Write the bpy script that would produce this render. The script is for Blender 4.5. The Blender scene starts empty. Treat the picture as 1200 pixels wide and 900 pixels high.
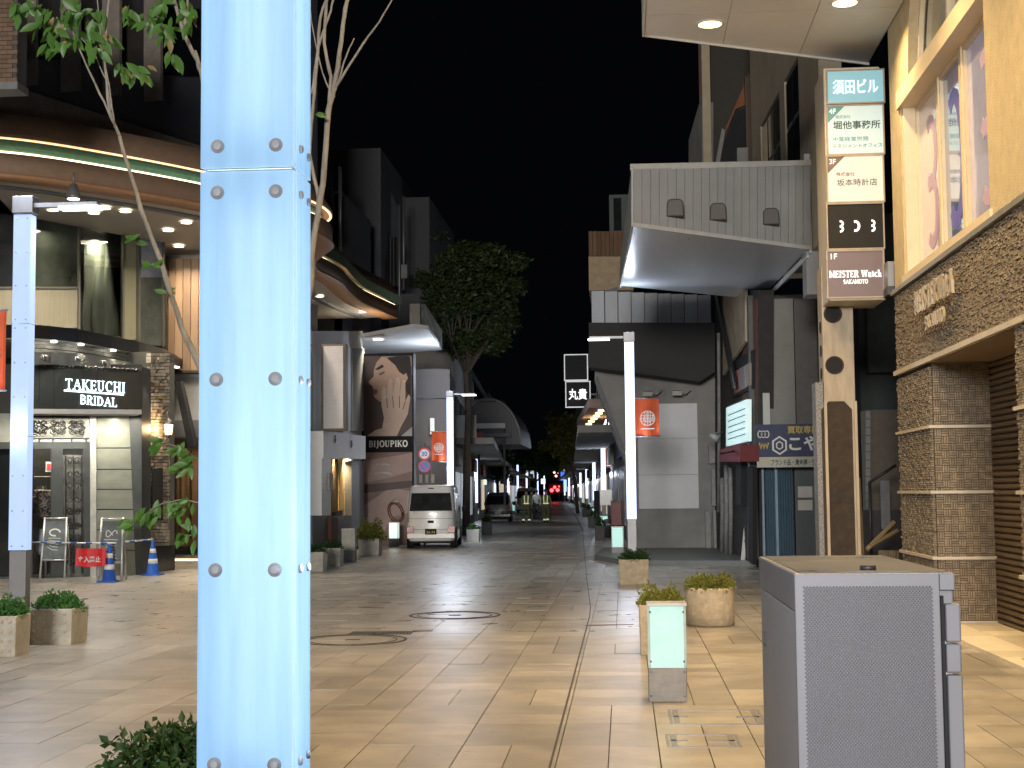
import bpy, math, random
from mathutils import Vector as V, Matrix, Euler
random.seed(7)
S = bpy.context.scene
COL = S.collection
PI = math.pi
# ------------------------------------------------------------------ camera
F, CX, CY, EYE = 1700.0, 600.0, 450.0, 1.65
cam_d = bpy.data.cameras.new('camera'); cam = bpy.data.objects.new('camera', cam_d); COL.objects.link(cam)
cam_d.sensor_width = 36; cam_d.lens = 36*F/1200; cam_d.clip_end = 2000; cam_d.clip_start = .05
ROT = (Matrix.Rotation(math.radians(4.37), 3, 'Z') @ Matrix.Rotation(math.radians(94.27), 3, 'X')
       @ Matrix.Rotation(math.radians(-.55), 3, 'Z'))
cam.matrix_world = Matrix.Translation((0, 0, EYE)) @ ROT.to_4x4()
S.camera = cam
# ------------------------------------------------------------------ night sky
w = bpy.data.worlds.new('World'); S.world = w; w.use_nodes = True
w.node_tree.nodes['Background'].inputs[0].default_value = (.55, .65, 1, 1)
w.node_tree.nodes['Background'].inputs[1].default_value = .0016
S.view_settings.view_transform = 'Standard'; S.view_settings.look = 'None'
S.view_settings.exposure = .22; S.view_settings.gamma = 1
try:
    S.cycles.use_denoising = True
    S.cycles.sample_clamp_indirect = 4; S.cycles.max_bounces = 6; S.cycles.transparent_max_bounces = 24
    S.cycles.caustics_reflective = False; S.cycles.caustics_refractive = False
except Exception: pass

def ray(px, py): return ROT @ V(((px-CX)/F, (CY-py)/F, -1))
def P(px, py, Y):
    d = ray(px, py); return V((d.x*Y/d.y, Y, EYE + d.z*Y/d.y))
def PX(px, py, X):
    d = ray(px, py); return V((X, d.y*X/d.x, EYE + d.z*X/d.x))
def PZ(px, py, Z):
    d = ray(px, py); t = (Z-EYE)/d.z; return V((d.x*t, d.y*t, Z))
def G(px, py): return PZ(px, py, 0)

# ------------------------------------------------------------------ materials
MATS = {}
def mat(name, c, r=.6, m=0., var=.18, sc=6., bump=0., bsc=None, em=None, es=0., stretch=(1,1,1), rand=0, coat=0, alpha=1, fine=0):
    if name in MATS: return MATS[name]
    M = bpy.data.materials.new(name); M.use_nodes = True; MATS[name] = M
    nt = M.node_tree; N = nt.nodes; L = nt.links; b = N['Principled BSDF']
    b.inputs['Roughness'].default_value = r; b.inputs['Metallic'].default_value = m
    b.inputs['Coat Weight'].default_value = coat
    tc = N.new('ShaderNodeTexCoord'); mp = N.new('ShaderNodeMapping'); mp.inputs['Scale'].default_value = stretch
    L.new(tc.outputs['Object'], mp.inputs['Vector'])
    n = N.new('ShaderNodeTexNoise'); n.inputs['Scale'].default_value = sc; n.inputs['Detail'].default_value = 6; n.inputs['Roughness'].default_value = .65
    L.new(mp.outputs[0], n.inputs['Vector'])
    rp = N.new('ShaderNodeMapRange'); rp.inputs[1].default_value = .3; rp.inputs[2].default_value = .7
    rp.inputs[3].default_value = 1-var; rp.inputs[4].default_value = 1+var
    L.new(n.outputs[0], rp.inputs[0])
    mul = N.new('ShaderNodeVectorMath'); mul.operation = 'SCALE'; mul.inputs[0].default_value = c
    L.new(rp.outputs[0], mul.inputs['Scale'])
    out = mul.outputs[0]
    if rand:
        src = N.new('ShaderNodeObjectInfo').outputs['Random'] if rand == 1 else N.new('ShaderNodeNewGeometry').outputs['Random Per Island']
        r2 = N.new('ShaderNodeMapRange'); r2.inputs[3].default_value = 1-.2; r2.inputs[4].default_value = 1+.15
        L.new(src, r2.inputs[0]); m2 = N.new('ShaderNodeVectorMath'); m2.operation = 'SCALE'
        L.new(out, m2.inputs[0]); L.new(r2.outputs[0], m2.inputs['Scale']); out = m2.outputs[0]
    if fine:                       # broad stains and small dark spots laid over the whole surface
        gp = N.new('ShaderNodeNewGeometry')
        for sc_, lo, hi, a_, b_ in ((.55,.35,.65,.82,1.08),(2.6,.42,.62,.86,1.06),(14,.30,.36,.72,1.0)):
            q = N.new('ShaderNodeTexNoise'); q.inputs['Scale'].default_value = sc_; q.inputs['Detail'].default_value = 5; L.new(gp.outputs['Position'], q.inputs['Vector'])
            mr = N.new('ShaderNodeMapRange'); mr.inputs[1].default_value = lo; mr.inputs[2].default_value = hi; mr.inputs[3].default_value = a_; mr.inputs[4].default_value = b_
            L.new(q.outputs[0], mr.inputs[0]); vm = N.new('ShaderNodeVectorMath'); vm.operation = 'SCALE'; L.new(out, vm.inputs[0]); L.new(mr.outputs[0], vm.inputs['Scale']); out = vm.outputs[0]
    L.new(out, b.inputs['Base Color'])
    r3 = N.new('ShaderNodeMapRange'); r3.inputs[3].default_value = max(.03, r-.1); r3.inputs[4].default_value = min(1, r+.12)
    L.new(n.outputs[0], r3.inputs[0]); L.new(r3.outputs[0], b.inputs['Roughness'])
    if bump:
        bn = N.new('ShaderNodeTexNoise'); bn.inputs['Scale'].default_value = bsc or sc*6; bn.inputs['Detail'].default_value = 4
        L.new(mp.outputs[0], bn.inputs['Vector'])
        bp = N.new('ShaderNodeBump'); bp.inputs['Strength'].default_value = bump; bp.inputs['Distance'].default_value = .02
        L.new(bn.outputs[0], bp.inputs['Height']); L.new(bp.outputs[0], b.inputs['Normal'])
    if em:
        b.inputs['Emission Color'].default_value = (*em, 1); b.inputs['Emission Strength'].default_value = es
    return M
def glow(name, c, s):
    return mat(name, (.8, .8, .8), r=.4, em=c, es=s)

def leafmat(name, c, tr=.35):
    M = mat(name, c, r=.5, var=.35, sc=3, rand=2)
    nt = M.node_tree; N = nt.nodes; L = nt.links
    t = N.new('ShaderNodeBsdfTranslucent'); t.inputs[0].default_value = (c[0]*1.5, c[1]*1.6, c[2], 1)
    mx = N.new('ShaderNodeMixShader'); mx.inputs[0].default_value = tr
    L.new(N['Principled BSDF'].outputs[0], mx.inputs[1]); L.new(t.outputs[0], mx.inputs[2])
    L.new(mx.outputs[0], N['Material Output'].inputs[0]); return M

def glassmat(name, tint=(.9, .95, 1), rough=.02, mixf=.85):
    M = bpy.data.materials.new(name); M.use_nodes = True; nt = M.node_tree; N = nt.nodes; L = nt.links
    N.remove(N['Principled BSDF'])
    t = N.new('ShaderNodeBsdfTransparent'); t.inputs[0].default_value = (*tint, 1)
    g = N.new('ShaderNodeBsdfGlossy'); g.inputs['Roughness'].default_value = rough
    fr = N.new('ShaderNodeFresnel'); fr.inputs[0].default_value = 1.5
    mx = N.new('ShaderNodeMixShader'); L.new(fr.outputs[0], mx.inputs[0])
    L.new(t.outputs[0], mx.inputs[1]); L.new(g.outputs[0], mx.inputs[2]); L.new(mx.outputs[0], N['Material Output'].inputs[0])
    MATS[name] = M; return M

# ------------------------------------------------------------------ mesh builder
class MB:
    def __init__(s): s.v = []; s.f = []; s.mi = []; s.smooth = []; s.cur = 0; s.sm = False
    def add(s, vs, fs):
        k = len(s.v); s.v += [tuple(x) for x in vs]
        for f in fs: s.f.append([k+i for i in f]); s.mi.append(s.cur); s.smooth.append(s.sm)
        return s
    def box(s, x0, x1, y0, y1, z0, z1):
        return s.add([(x0,y0,z0),(x1,y0,z0),(x1,y1,z0),(x0,y1,z0),(x0,y0,z1),(x1,y0,z1),(x1,y1,z1),(x0,y1,z1)],
                     [(3,2,1,0),(4,5,6,7),(0,1,5,4),(1,2,6,5),(2,3,7,6),(3,0,4,7)])
    def obox(s, o, ax, ay, az):          # corner + three edge vectors
        o, ax, ay, az = V(o), V(ax), V(ay), V(az)
        vs = [o, o+ax, o+ax+ay, o+ay, o+az, o+ax+az, o+ax+ay+az, o+ay+az]
        fs = [(3,2,1,0),(4,5,6,7),(0,1,5,4),(1,2,6,5),(2,3,7,6),(3,0,4,7)]
        if ax.cross(ay).dot(az) < 0: fs = [f[::-1] for f in fs]
        return s.add(vs, fs)
    def slab(s, pts, d):                 # polygon given thickness by vector d
        pts = [V(p) for p in pts]; d = V(d); n = len(pts)
        nr = V((0,0,0))
        for i in range(n): nr += pts[i].cross(pts[(i+1) % n])
        if nr.dot(d) > 0: pts = pts[::-1]
        fs = [tuple(range(n)), tuple(range(2*n-1, n-1, -1))]
        fs += [((i+1) % n, i, n+i, n+(i+1) % n) for i in range(n)]
        return s.add(pts+[p+d for p in pts], fs)
    def tube(s, path, r, n=8, cap=True):
        path = [V(p) for p in path]; rs = r if isinstance(r, (list, tuple)) else [r]*len(path)
        vs = []; up = None
        for i, p in enumerate(path):
            t = (path[min(i+1, len(path)-1)]-path[max(i-1, 0)])
            if t.length < 1e-9: t = V((0,0,1))
            t.normalize()
            if up is None: up = V((0,0,1)) if abs(t.z) < .9 else V((1,0,0))
            a = t.cross(up)
            if a.length < 1e-5: a = t.cross(V((0,1,0.01)))
            a.normalize(); b = t.cross(a); up = -b if True else up
            up = a.cross(t)
            for j in range(n):
                q = 2*PI*j/n; vs.append(p+a*math.cos(q)*rs[i]+b*math.sin(q)*rs[i])
        fs = [(i*n+j, (i)*n+(j+1) % n, (i+1)*n+(j+1) % n, (i+1)*n+j) for i in range(len(path)-1) for j in range(n)]
        if cap: fs += [tuple(range(n-1, -1, -1)), tuple((len(path)-1)*n+j for j in range(n))]
        sm = s.sm; s.sm = n > 5; s.add(vs, fs); s.sm = sm; return s
    def lathe(s, prof, c=(0,0,0), n=16, ax='Z', seg=None):
        c = V(c); vs = []
        for r, h in prof:
            for j in range(n):
                q = 2*PI*j/n+ (PI/n if n == 4 else 0); x, y = r*math.cos(q), r*math.sin(q)
                vs.append(c+V({'Z': (x, y, h), 'Y': (x, h, -y), 'X': (h, x, y)}[ax]))
        m = len(prof)
        fs = [(i*n+j, i*n+(j+1) % n, (i+1)*n+(j+1) % n, (i+1)*n+j) for i in range(m-1) for j in range(n)]
        fs += [tuple(range(n-1, -1, -1)), tuple((m-1)*n+j for j in range(n))]
        sm = s.sm; s.sm = n > 7; s.add(vs, fs); s.sm = sm; return s
    def ribbon(s, pts, wd, o, rt, up, d, closed=False):   # stroke in a plane, thickness d
        o, rt, up, d = V(o), V(rt), V(up), V(d); q = [V((a, b)) for a, b in pts]; n = len(q); Lf, Rt = [], []
        for i in range(n):
            if closed: t = q[(i+1) % n]-q[i-1]
            else: t = q[min(i+1, n-1)]-q[max(i-1, 0)]
            t.normalize(); nn = V((-t.y, t.x)); Lf.append(q[i]+nn*wd/2); Rt.append(q[i]-nn*wd/2)
        W = lambda a: o+rt*a.x+up*a.y
        for i in range(n if closed else n-1):
            j = (i+1) % n
            s.slab([W(Rt[i]), W(Rt[j]), W(Lf[j]), W(Lf[i])], d)
        return s
    def flat(s, pts, o, rt, up, d):                       # polygon in a plane, thickness d
        o, rt, up = V(o), V(rt), V(up)
        return s.slab([o+rt*a+up*b for a, b in pts], d)
    def disc(s, c, r, rt, up, d, n=20, r0=0):
        c, rt, up, d = V(c), V(rt), V(up), V(d)
        if not r0: return s.slab([c+rt*math.cos(2*PI*i/n)*r+up*math.sin(2*PI*i/n)*r for i in range(n)], d)
        for i in range(n):
            a, b = 2*PI*i/n, 2*PI*(i+1)/n
            s.slab([c+rt*math.cos(a)*r0+up*math.sin(a)*r0, c+rt*math.cos(a)*r+up*math.sin(a)*r,
                    c+rt*math.cos(b)*r+up*math.sin(b)*r, c+rt*math.cos(b)*r0+up*math.sin(b)*r0], d)
        return s
    def text(s, st, c, rt, up, h, wd=None, off=0, ext=.01, left=False):
        cu = bpy.data.curves.new('t', 'FONT'); cu.body = st; cu.size = 1; cu.offset = off; cu.resolution_u = 3
        cu.extrude = 0; ob = bpy.data.objects.new('t', cu); COL.objects.link(ob)
        dg = bpy.context.evaluated_depsgraph_get(); me = bpy.data.meshes.new_from_object(ob.evaluated_get(dg))
        vs = [v.co.copy() for v in me.vertices]; fs = [tuple(p.vertices) for p in me.polygons]
        bpy.data.objects.remove(ob); bpy.data.curves.remove(cu); bpy.data.meshes.remove(me)
        if not vs: return s
        x0, x1 = min(v.x for v in vs), max(v.x for v in vs); y0, y1 = min(v.y for v in vs), max(v.y for v in vs)
        ky = h/(y1-y0); kx = wd/(x1-x0) if wd else ky
        c, rt, up = V(c), V(rt), V(up); nr = rt.cross(up)*ext
        W = [c+rt*(v.x-(x0 if left else (x0+x1)/2))*kx+up*(v.y-(y0+y1)/2)*ky+nr for v in vs]
        from collections import Counter
        nv = len(W); B = [p-nr*1.0 for p in W]; ec = Counter(); fl = []
        for f in fs:
            a, b, cc = vs[f[0]], vs[f[1]], vs[f[2]]
            if (b-a).cross(cc-a).z < 0: f = f[::-1]
            fl.append(f)
            for i in range(len(f)): ec[(f[i], f[(i+1) % len(f)])] += 1
        side = [(a, a+nv, b+nv, b)[::-1] for (a, b) in ec if (b, a) not in ec]
        return s.add(W+B, fl+side)
    def build(s, name, mats, parent=None, label=None, loc=None, kind=None, bevel=0, sub=0):
        if not isinstance(mats, (list, tuple)): mats = [mats]
        me = bpy.data.meshes.new(name); off = V((0,0,0))
        if loc is not None: off = V(loc)
        elif parent is not None:
            q = parent
            while q: off += q.location; q = q.parent
        me.from_pydata([tuple(V(v)-off) for v in s.v], [], s.f)
        for mm in mats: me.materials.append(mm)
        me.polygons.foreach_set('material_index', s.mi)
        me.polygons.foreach_set('use_smooth', s.smooth)
        me.update()
        o = bpy.data.objects.new(name, me); COL.objects.link(o)
        if parent is not None: o.parent = parent
        elif loc is not None: o.location = off
        if label: o['label'] = label
        if kind: o['kind'] = kind
        if bevel:
            bm = o.modifiers.new('b', 'BEVEL'); bm.width = bevel; bm.segments = 2; bm.limit_method = 'ANGLE'
        return o
def new(): return MB()
def thing(name, label, cat, loc=(0,0,0), group=None, rz=0):
    o = bpy.data.objects.new(name, None); COL.objects.link(o); o.location = loc; o.rotation_euler = (0,0,rz)
    o.empty_display_size = .1; o['label'] = label; o['category'] = cat
    if group: o['group'] = group
    return o
def tag(o, label, cat, group=None):
    o['label'] = label; o['category'] = cat
    if group: o['group'] = group
    return o
def dup(o, loc=None, label=None, rz=None, parent=None, skip=()):
    c = o.copy(); COL.objects.link(c)
    if parent is not None: c.parent = parent
    if loc is not None: c.location = loc
    if rz is not None: c.rotation_euler = (0,0,rz)
    if label: c['label'] = label
    for ch in list(KIDS.get(o.name, o.children)):
        if ch.name.split('.')[0] in skip: continue
        dup(ch, parent=c, skip=skip)
    return c
KIDS = {}
def lamp(parent, loc, col, power, size=.15, kind='AREA', d=(0,0,-1), spot=120, blend=.5, name='lamp_light', spread=None, shape='DISK', sy=None):
    ld = bpy.data.lights.new(name, kind); ld.color = col; ld.energy = power
    if kind == 'AREA':
        ld.shape = shape; ld.size = size
        if sy: ld.size_y = sy
        if spread: ld.spread = math.radians(spread)
    elif kind == 'SPOT': ld.spot_size = math.radians(spot); ld.spot_blend = blend; ld.shadow_soft_size = size
    else: ld.shadow_soft_size = size
    o = bpy.data.objects.new(name, ld); COL.objects.link(o)
    o.rotation_euler = V(d).to_track_quat('-Z', 'Y').to_euler()
    off = V((0,0,0)); q = parent
    while q: off += q.location; q = q.parent
    o.parent = parent; o.location = V(loc)-off; return o

# ------------------------------------------------------------------ serif stroke letters
def arc(cx, cy, rx, ry, a0, a1, n=9):
    return [(cx+rx*math.cos(math.radians(a0+(a1-a0)*i/(n-1))), cy+ry*math.sin(math.radians(a0+(a1-a0)*i/(n-1)))) for i in range(n)]
GL = {  # width, [(points, weight)], serif feet
 'T': (.8, [([(.4,0),(.4,1)],1), ([(.02,.98),(.78,.98)],0), ([(.03,1),(.03,.8)],0), ([(.77,1),(.77,.8)],0)], [(.4,0)]),
 'A': (.9, [([(.08,0),(.45,1)],0), ([(.45,1),(.82,0)],1), ([(.2,.36),(.7,.36)],0)], [(.08,0),(.82,0)]),
 'K': (.85, [([(.15,0),(.15,1)],1), ([(.2,.42),(.72,1)],0), ([(.34,.55),(.75,0)],1)], [(.15,0),(.15,1),(.75,0),(.72,1)]),
 'E': (.72, [([(.15,0),(.15,1)],1), ([(.03,.98),(.62,.98)],0), ([(.03,.02),(.65,.02)],0), ([(.15,.52),(.5,.52)],0), ([(.62,1),(.62,.8)],0), ([(.65,0),(.65,.22)],0), ([(.5,.42),(.5,.62)],0)], []),
 'U': (.85, [([(.15,1),(.15,.35)]+arc(.42,.3,.27,.29,180,270,5),1), (arc(.42,.3,.25,.29,270,360,5)+[(.67,1)],0)], [(.15,1),(.67,1)]),
 'C': (.82, [(arc(.45,.5,.37,.49,48,312,15),1), ([(.7,.7),(.72,.98)],0)], []),
 'H': (.88, [([(.15,0),(.15,1)],1), ([(.7,0),(.7,1)],1), ([(.15,.52),(.7,.52)],0)], [(.15,0),(.15,1),(.7,0),(.7,1)]),
 'I': (.36, [([(.18,0),(.18,1)],1)], [(.18,0),(.18,1)]),
 'B': (.75, [([(.15,0),(.15,1)],1), ([(.05,.98)]+arc(.35,.76,.27,.22,90,-90,7)+[(.15,.54)],1), ([(.15,.52)]+arc(.38,.27,.3,.25,90,-90,7)+[(.05,.02)],1)], []),
 'R': (.8, [([(.15,0),(.15,1)],1), ([(.05,.98)]+arc(.38,.75,.28,.23,90,-90,7)+[(.15,.52)],1), ([(.38,.52),(.7,0)],1)], [(.15,0),(.7,0)]),
 'D': (.85, [([(.15,0),(.15,1)],1), ([(.05,.98)]+arc(.3,.5,.43,.48,90,-90,11)+[(.05,.02)],1)], []),
 'L': (.7, [([(.15,0),(.15,1)],1), ([(.03,.02),(.62,.02)],0), ([(.62,0),(.62,.24)],0)], [(.15,1)]),
 'J': (.5, [([(.3,1),(.3,.05),(.15,-.2),(0,-.15)],1)], [(.3,1)]),
 'O': (.9, [(arc(.45,.5,.38,.49,0,360,19),1)], []),
 'P': (.72, [([(.15,0),(.15,1)],1), ([(.05,.98)]+arc(.35,.72,.29,.25,90,-90,7)+[(.15,.47)],1)], [(.15,0)]),
 'M': (1.05, [([(.12,0),(.12,1)],1), ([(.12,1),(.5,.1)],1), ([(.5,.1),(.88,1)],0), ([(.88,1),(.88,0)],1)], [(.12,0),(.88,0),(.12,1),(.88,1)]),
 'S': (.65, [([(.55,.8)]+arc(.32,.75,.22,.23,40,270,9)+arc(.32,.26,.24,.25,90,-140,9),1)], []),
 'W': (1.15, [([(.05,1),(.3,0)],1), ([(.3,0),(.55,.95)],0), ([(.55,.95),(.8,0)],1), ([(.8,0),(1.08,1)],0)], [(.05,1),(.55,1),(1.08,1)]),
 'a': (.62, [([(.08,.55),(.3,.68),(.45,.55),(.45,0)],1), (arc(.28,.2,.2,.18,60,340,9),1)], [(.48,0)]),
 't': (.45, [([(.2,.9),(.2,.1),(.4,.02)],1), ([(.02,.64),(.42,.64)],0)], []),
 'c': (.58, [(arc(.32,.33,.24,.32,48,312,11),1)], []),
 'h': (.68, [([(.14,0),(.14,1)],1), ([(.14,.45),(.3,.66),(.5,.5),(.5,0)],1)], [(.14,0),(.5,0),(.14,1)]),
 ' ': (.45, [], [])}
def serif(mb, st, c, rt, up, h, ext=.02, wt=.16, thin=.07, sp=.14, wd=None, depth=None):
    c, rt, up = V(c), V(rt), V(up); tot = sum(GL[ch][0]+sp for ch in st)-sp
    kx = wd/tot if wd else h; d = rt.cross(up)*ext; x = -tot/2
    for ch in st:
        gw, strokes, feet = GL[ch]
        for si, (pts, k) in enumerate(strokes):
            mb.ribbon([((x+a)*kx/h, b) for a, b in pts], wt if k else thin, c-up*h/2, rt*h, up*h, d*(1+.07*si))
        for a, b in feet:
            xx = (x+a)*kx/h; mb.ribbon([(xx-.15, b), (xx+.15, b)], thin, c-up*h/2, rt*h, up*h, d*.9)
        x += gw+sp
    return mb
XR, ZU = V((1,0,0)), V((0,0,1))
# ------------------------------------------------------------------ palette
m_steel = mat('grey_painted_steel', (.22,.22,.23), r=.42, m=.5, var=.08)
m_dsteel = mat('dark_steel', (.05,.05,.055), r=.45, m=.4)
m_black = mat('black_paint', (.010,.010,.012), r=.8)
m_white = mat('white_paint', (.72,.72,.7), r=.5, var=.06)
m_offw = mat('off_white_wall', (.55,.54,.51), r=.7, var=.08)
m_conc = mat('grey_render', (.25,.245,.235), r=.85, var=.2, sc=1.5, bump=.2, bsc=30)
m_concd = mat('dark_render', (.07,.07,.075), r=.85, var=.25, sc=1.5)
m_stone = mat('granite_slab_piece', (.365,.33,.28), r=.36, var=.12, sc=2.2, bump=.12, bsc=60, rand=1, fine=1)
m_stone2 = mat('granite_slab_mass', (.35,.325,.285), r=.29, var=.12, sc=2.2, bump=.12, bsc=60, rand=2, fine=1)
m_joint = mat('paving_mortar', (.06,.052,.045), r=.9)
m_iron = mat('cast_iron', (.05,.045,.04), r=.55, m=.5, var=.3, sc=20)
m_glassd = mat('dark_window_glass', (.012,.014,.016), r=.06, var=.05, coat=.6)
m_rust = mat('rusty_brown_board', (.035,.022,.014), r=.75, var=.6, sc=9, bump=.4)
m_cream = mat('cream_plaster', (.42,.35,.24), r=.8, var=.12, sc=2.5, bump=.25, bsc=40)
m_yell = mat('yellow_roughcast', (.50,.41,.25), r=.85, var=.14, sc=5, bump=.5, bsc=60)
m_soff = mat('soffit_panel_white', (.8,.78,.74), r=.32, var=.05, sc=1.2)
m_planter = mat('sandstone_planter', (.42,.35,.25), r=.85, var=.22, sc=9, bump=.5, bsc=25)
m_plgrey = mat('concrete_planter', (.40,.38,.33), r=.85, var=.2, sc=7, bump=.3)
m_leafy = leafmat('yellow_green_leaf', (.16,.17,.03)); m_leafd = leafmat('dark_green_leaf', (.03,.075,.02)); m_leafg = leafmat('fresh_green_leaf', (.06,.17,.04))
m_leafa = leafmat('tree_leaf', (.045,.070,.02))
m_bark = mat('pale_bark', (.22,.2,.17), r=.85, var=.4, sc=14, bump=.6, stretch=(1,1,.3))
m_barkd = mat('dark_bark', (.07,.055,.045), r=.9, var=.4, sc=8, bump=.7)
m_teal = mat('teal_lit_glass', (.25,.3,.3), r=.3, em=(.42,.9,.80), es=.55)
m_led = glow('white_led', (1,.98,.95), 6)
m_warm = glow('warm_bulb', (1,.72,.36), 5)
m_lit = mat('lit_pillar_glass', (.08,.09,.1), r=.3, em=(.45,.60,1.0), es=.95); m_lit.node_tree.nodes['Principled BSDF'].inputs['Specular IOR Level'].default_value = .1
m_orange = mat('orange_banner_cloth', (.62,.10,.03), r=.7, var=.08, sc=4)
m_print = mat('white_print', (.75,.75,.72), r=.6, var=.03)
m_glass = glassmat('clear_glass')
WARM = (1.0, .70, .35); NEUT = (1.0, .86, .68); COOL = (.76, .85, 1.0)

# ------------------------------------------------------------------ ground
gb = new()
gx = [-400, -60, -20, 8, 60, 400]; gy = [-30, 5, 60, 250, 1500]
for i in range(5):
    for j in range(4): gb.add([(gx[i],gy[j],-.03),(gx[i+1],gy[j],-.03),(gx[i+1],gy[j+1],-.03),(gx[i],gy[j+1],-.03)], [(0,1,2,3)])
ground = gb.build('ground', m_joint, kind='structure', loc=(0,0,0))
rd = mat('far_paving', (.26,.24,.22), r=.38, var=.25, sc=.5)
nt = rd.node_tree; bt = nt.nodes.new('ShaderNodeTexBrick'); bt.inputs['Color1'].default_value = (.34,.31,.27,1); bt.inputs['Color2'].default_value = (.22,.205,.19,1)
bt.inputs['Mortar'].default_value = (.07,.06,.055,1); bt.inputs['Scale'].default_value = 1; bt.inputs['Brick Width'].default_value = .64; bt.inputs['Row Height'].default_value = .9; bt.inputs['Mortar Size'].default_value = .012
nt.links.new([n for n in nt.nodes if n.type == 'TEX_COORD'][0].outputs['Object'], bt.inputs['Vector']); nt.links.new(bt.outputs[0], nt.nodes['Principled BSDF'].inputs['Base Color'])
new().slab([(-30,58,-.012),(20,58,-.012),(10,420,-.012),(-60,420,-.012)], (0,0,.008)).build('far_street', rd, kind='structure', loc=(0,0,0))

paved = new(); pieces = []
def inframe(x, y):
    d = ROT.transposed() @ V((x, y, -EYE)); return -.37 < d.x/-d.z < .37 and d.y/-d.z > -.28
R = random.Random(3)
CW = .637; x00 = -.44-CW*26
for ci in range(38):
    xa = x00+ci*CW
    for ri in range(58):
        ya = 6.9+ri*.9
        if xa > 4.4 and ya < 20: continue
        if not (inframe(xa, ya+.9) or inframe(xa+CW, ya+.9) or inframe(xa+CW/2, ya)): continue
        k = R.random(); band = (ri // 2) % 3
        if band == 1: k = k*.5
        if k < .36: cells = [(0,.5,0,1),(.5,1,0,1)]
        elif k < .42: cells = [(0,1,0,1)]
        elif k < .74: cells = [(0,1,0,.5),(0,1,.5,1)]
        elif k < .92: cells = [(0,1,0,.33),(0,1,.33,.66),(0,1,.66,1)]
        else: cells = [(0,1,0,.66),(0,1,.66,1)]
        for a, b, c, d in cells:
            pieces.append((ya+c*.9, (xa+a*CW+.0035, xa+b*CW-.0035, ya+c*.9+.0035, ya+d*.9-.0035)))
vis = []; rest = []
for y, r in sorted(pieces):
    (vis if len(vis) < 295 and inframe((r[0]+r[1])/2, r[3]) else rest).append(r)
cache = {}
for r in vis:
    sx, sy = round(r[1]-r[0], 3), round(r[3]-r[2], 3)
    if (sx, sy) not in cache:
        o = new().add([(0,0,-.025),(sx,0,-.025),(sx,sy,-.025),(0,sy,-.025),(0,0,0),(sx,0,0),(sx,sy,0),(0,sy,0)],
            [(4,5,6,7),(0,1,5,4),(1,2,6,5),(2,3,7,6),(3,0,4,7)]).build('paving_slab', m_stone, ground); cache[(sx, sy)] = o
        o.location = (r[0], r[2], R.uniform(-.0025, .0015))
    else:
        c = cache[(sx, sy)].copy(); COL.objects.link(c); c.location = (r[0], r[2], R.uniform(-.0025, .0015))
for r in rest:
    z = R.uniform(-.003, .001)
    paved.add([(r[0],r[2],-.025),(r[1],r[2],-.025),(r[1],r[3],-.025),(r[0],r[3],-.025),(r[0],r[2],z),(r[1],r[2],z),(r[1],r[3],z),(r[0],r[3],z)],
              [(4,5,6,7),(0,1,5,4),(1,2,6,5),(2,3,7,6),(3,0,4,7)])
paved.build('paving', m_stone2, ground, kind='stuff')
# dark drain line along the right edge of the carriageway
def groundline(pts, wd, z, name, m):
    q = [G(*p) for p in pts]; b = new()
    for a, c in zip(q, q[1:]):
        t = (c-a).normalized(); n = V((-t.y, t.x, 0))*wd/2
        b.slab([a-n+V((0,0,z-.006)), a+n+V((0,0,z-.006)), c+n+V((0,0,z-.006)), c-n+V((0,0,z-.006))], (0,0,.006))
    return b.build(name, m, ground)
groundline([(644,900),(676,779),(691,722),(692,712),(688,682),(684,640),(683,622)], .014, .005, 'drain_channel', m_iron)
groundline([(683,622),(676,607),(664,592)], .06, .005, 'drain_channel', m_iron)
groundline([(686,733),(742,732)], .03, .005, 'drain_channel', m_iron)
groundline([(686,653),(722,651),(748,655),(884,661)], .06, .006, 'drain_channel', m_iron)
for (px, py, r) in ((533,721,.62),(413,750,.62)):
    c = G(px, py); b = new()
    b.disc(c+V((0,0,-.002)), r, XR, V((0,1,0)), (0,0,.008), 36, r0=r-.032)
    b.disc(c+V((0,0,-.002)), r*.82, XR, V((0,1,0)), (0,0,.007), 36, r0=r*.80)
    b.box(c.x-.08, c.x+.08, c.y-.03, c.y+.03, -.002, .006)
    b.build('manhole_cover', m_iron, ground)
for (px, py, sx, sy) in ((447,742,.75,.32),(540,768,.0,.0),(620,797,.0,0),(1010,790,.0,0)):
    if sx:
        c = G(px, py); b = new(); b.box(c.x-sx/2, c.x+sx/2, c.y-sy/2, c.y-sy/2+.02, -.001, .006); b.box(c.x-sx/2, c.x+sx/2, c.y+sy/2-.02, c.y+sy/2, -.001, .006)
        for k in range(18): b.box(c.x-sx/2+k*sx/18+.005, c.x-sx/2+k*sx/18+.03, c.y-sy/2+.02, c.y+sy/2-.02, -.004, .004)
        b.build('drain_grate', m_iron, ground)
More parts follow.
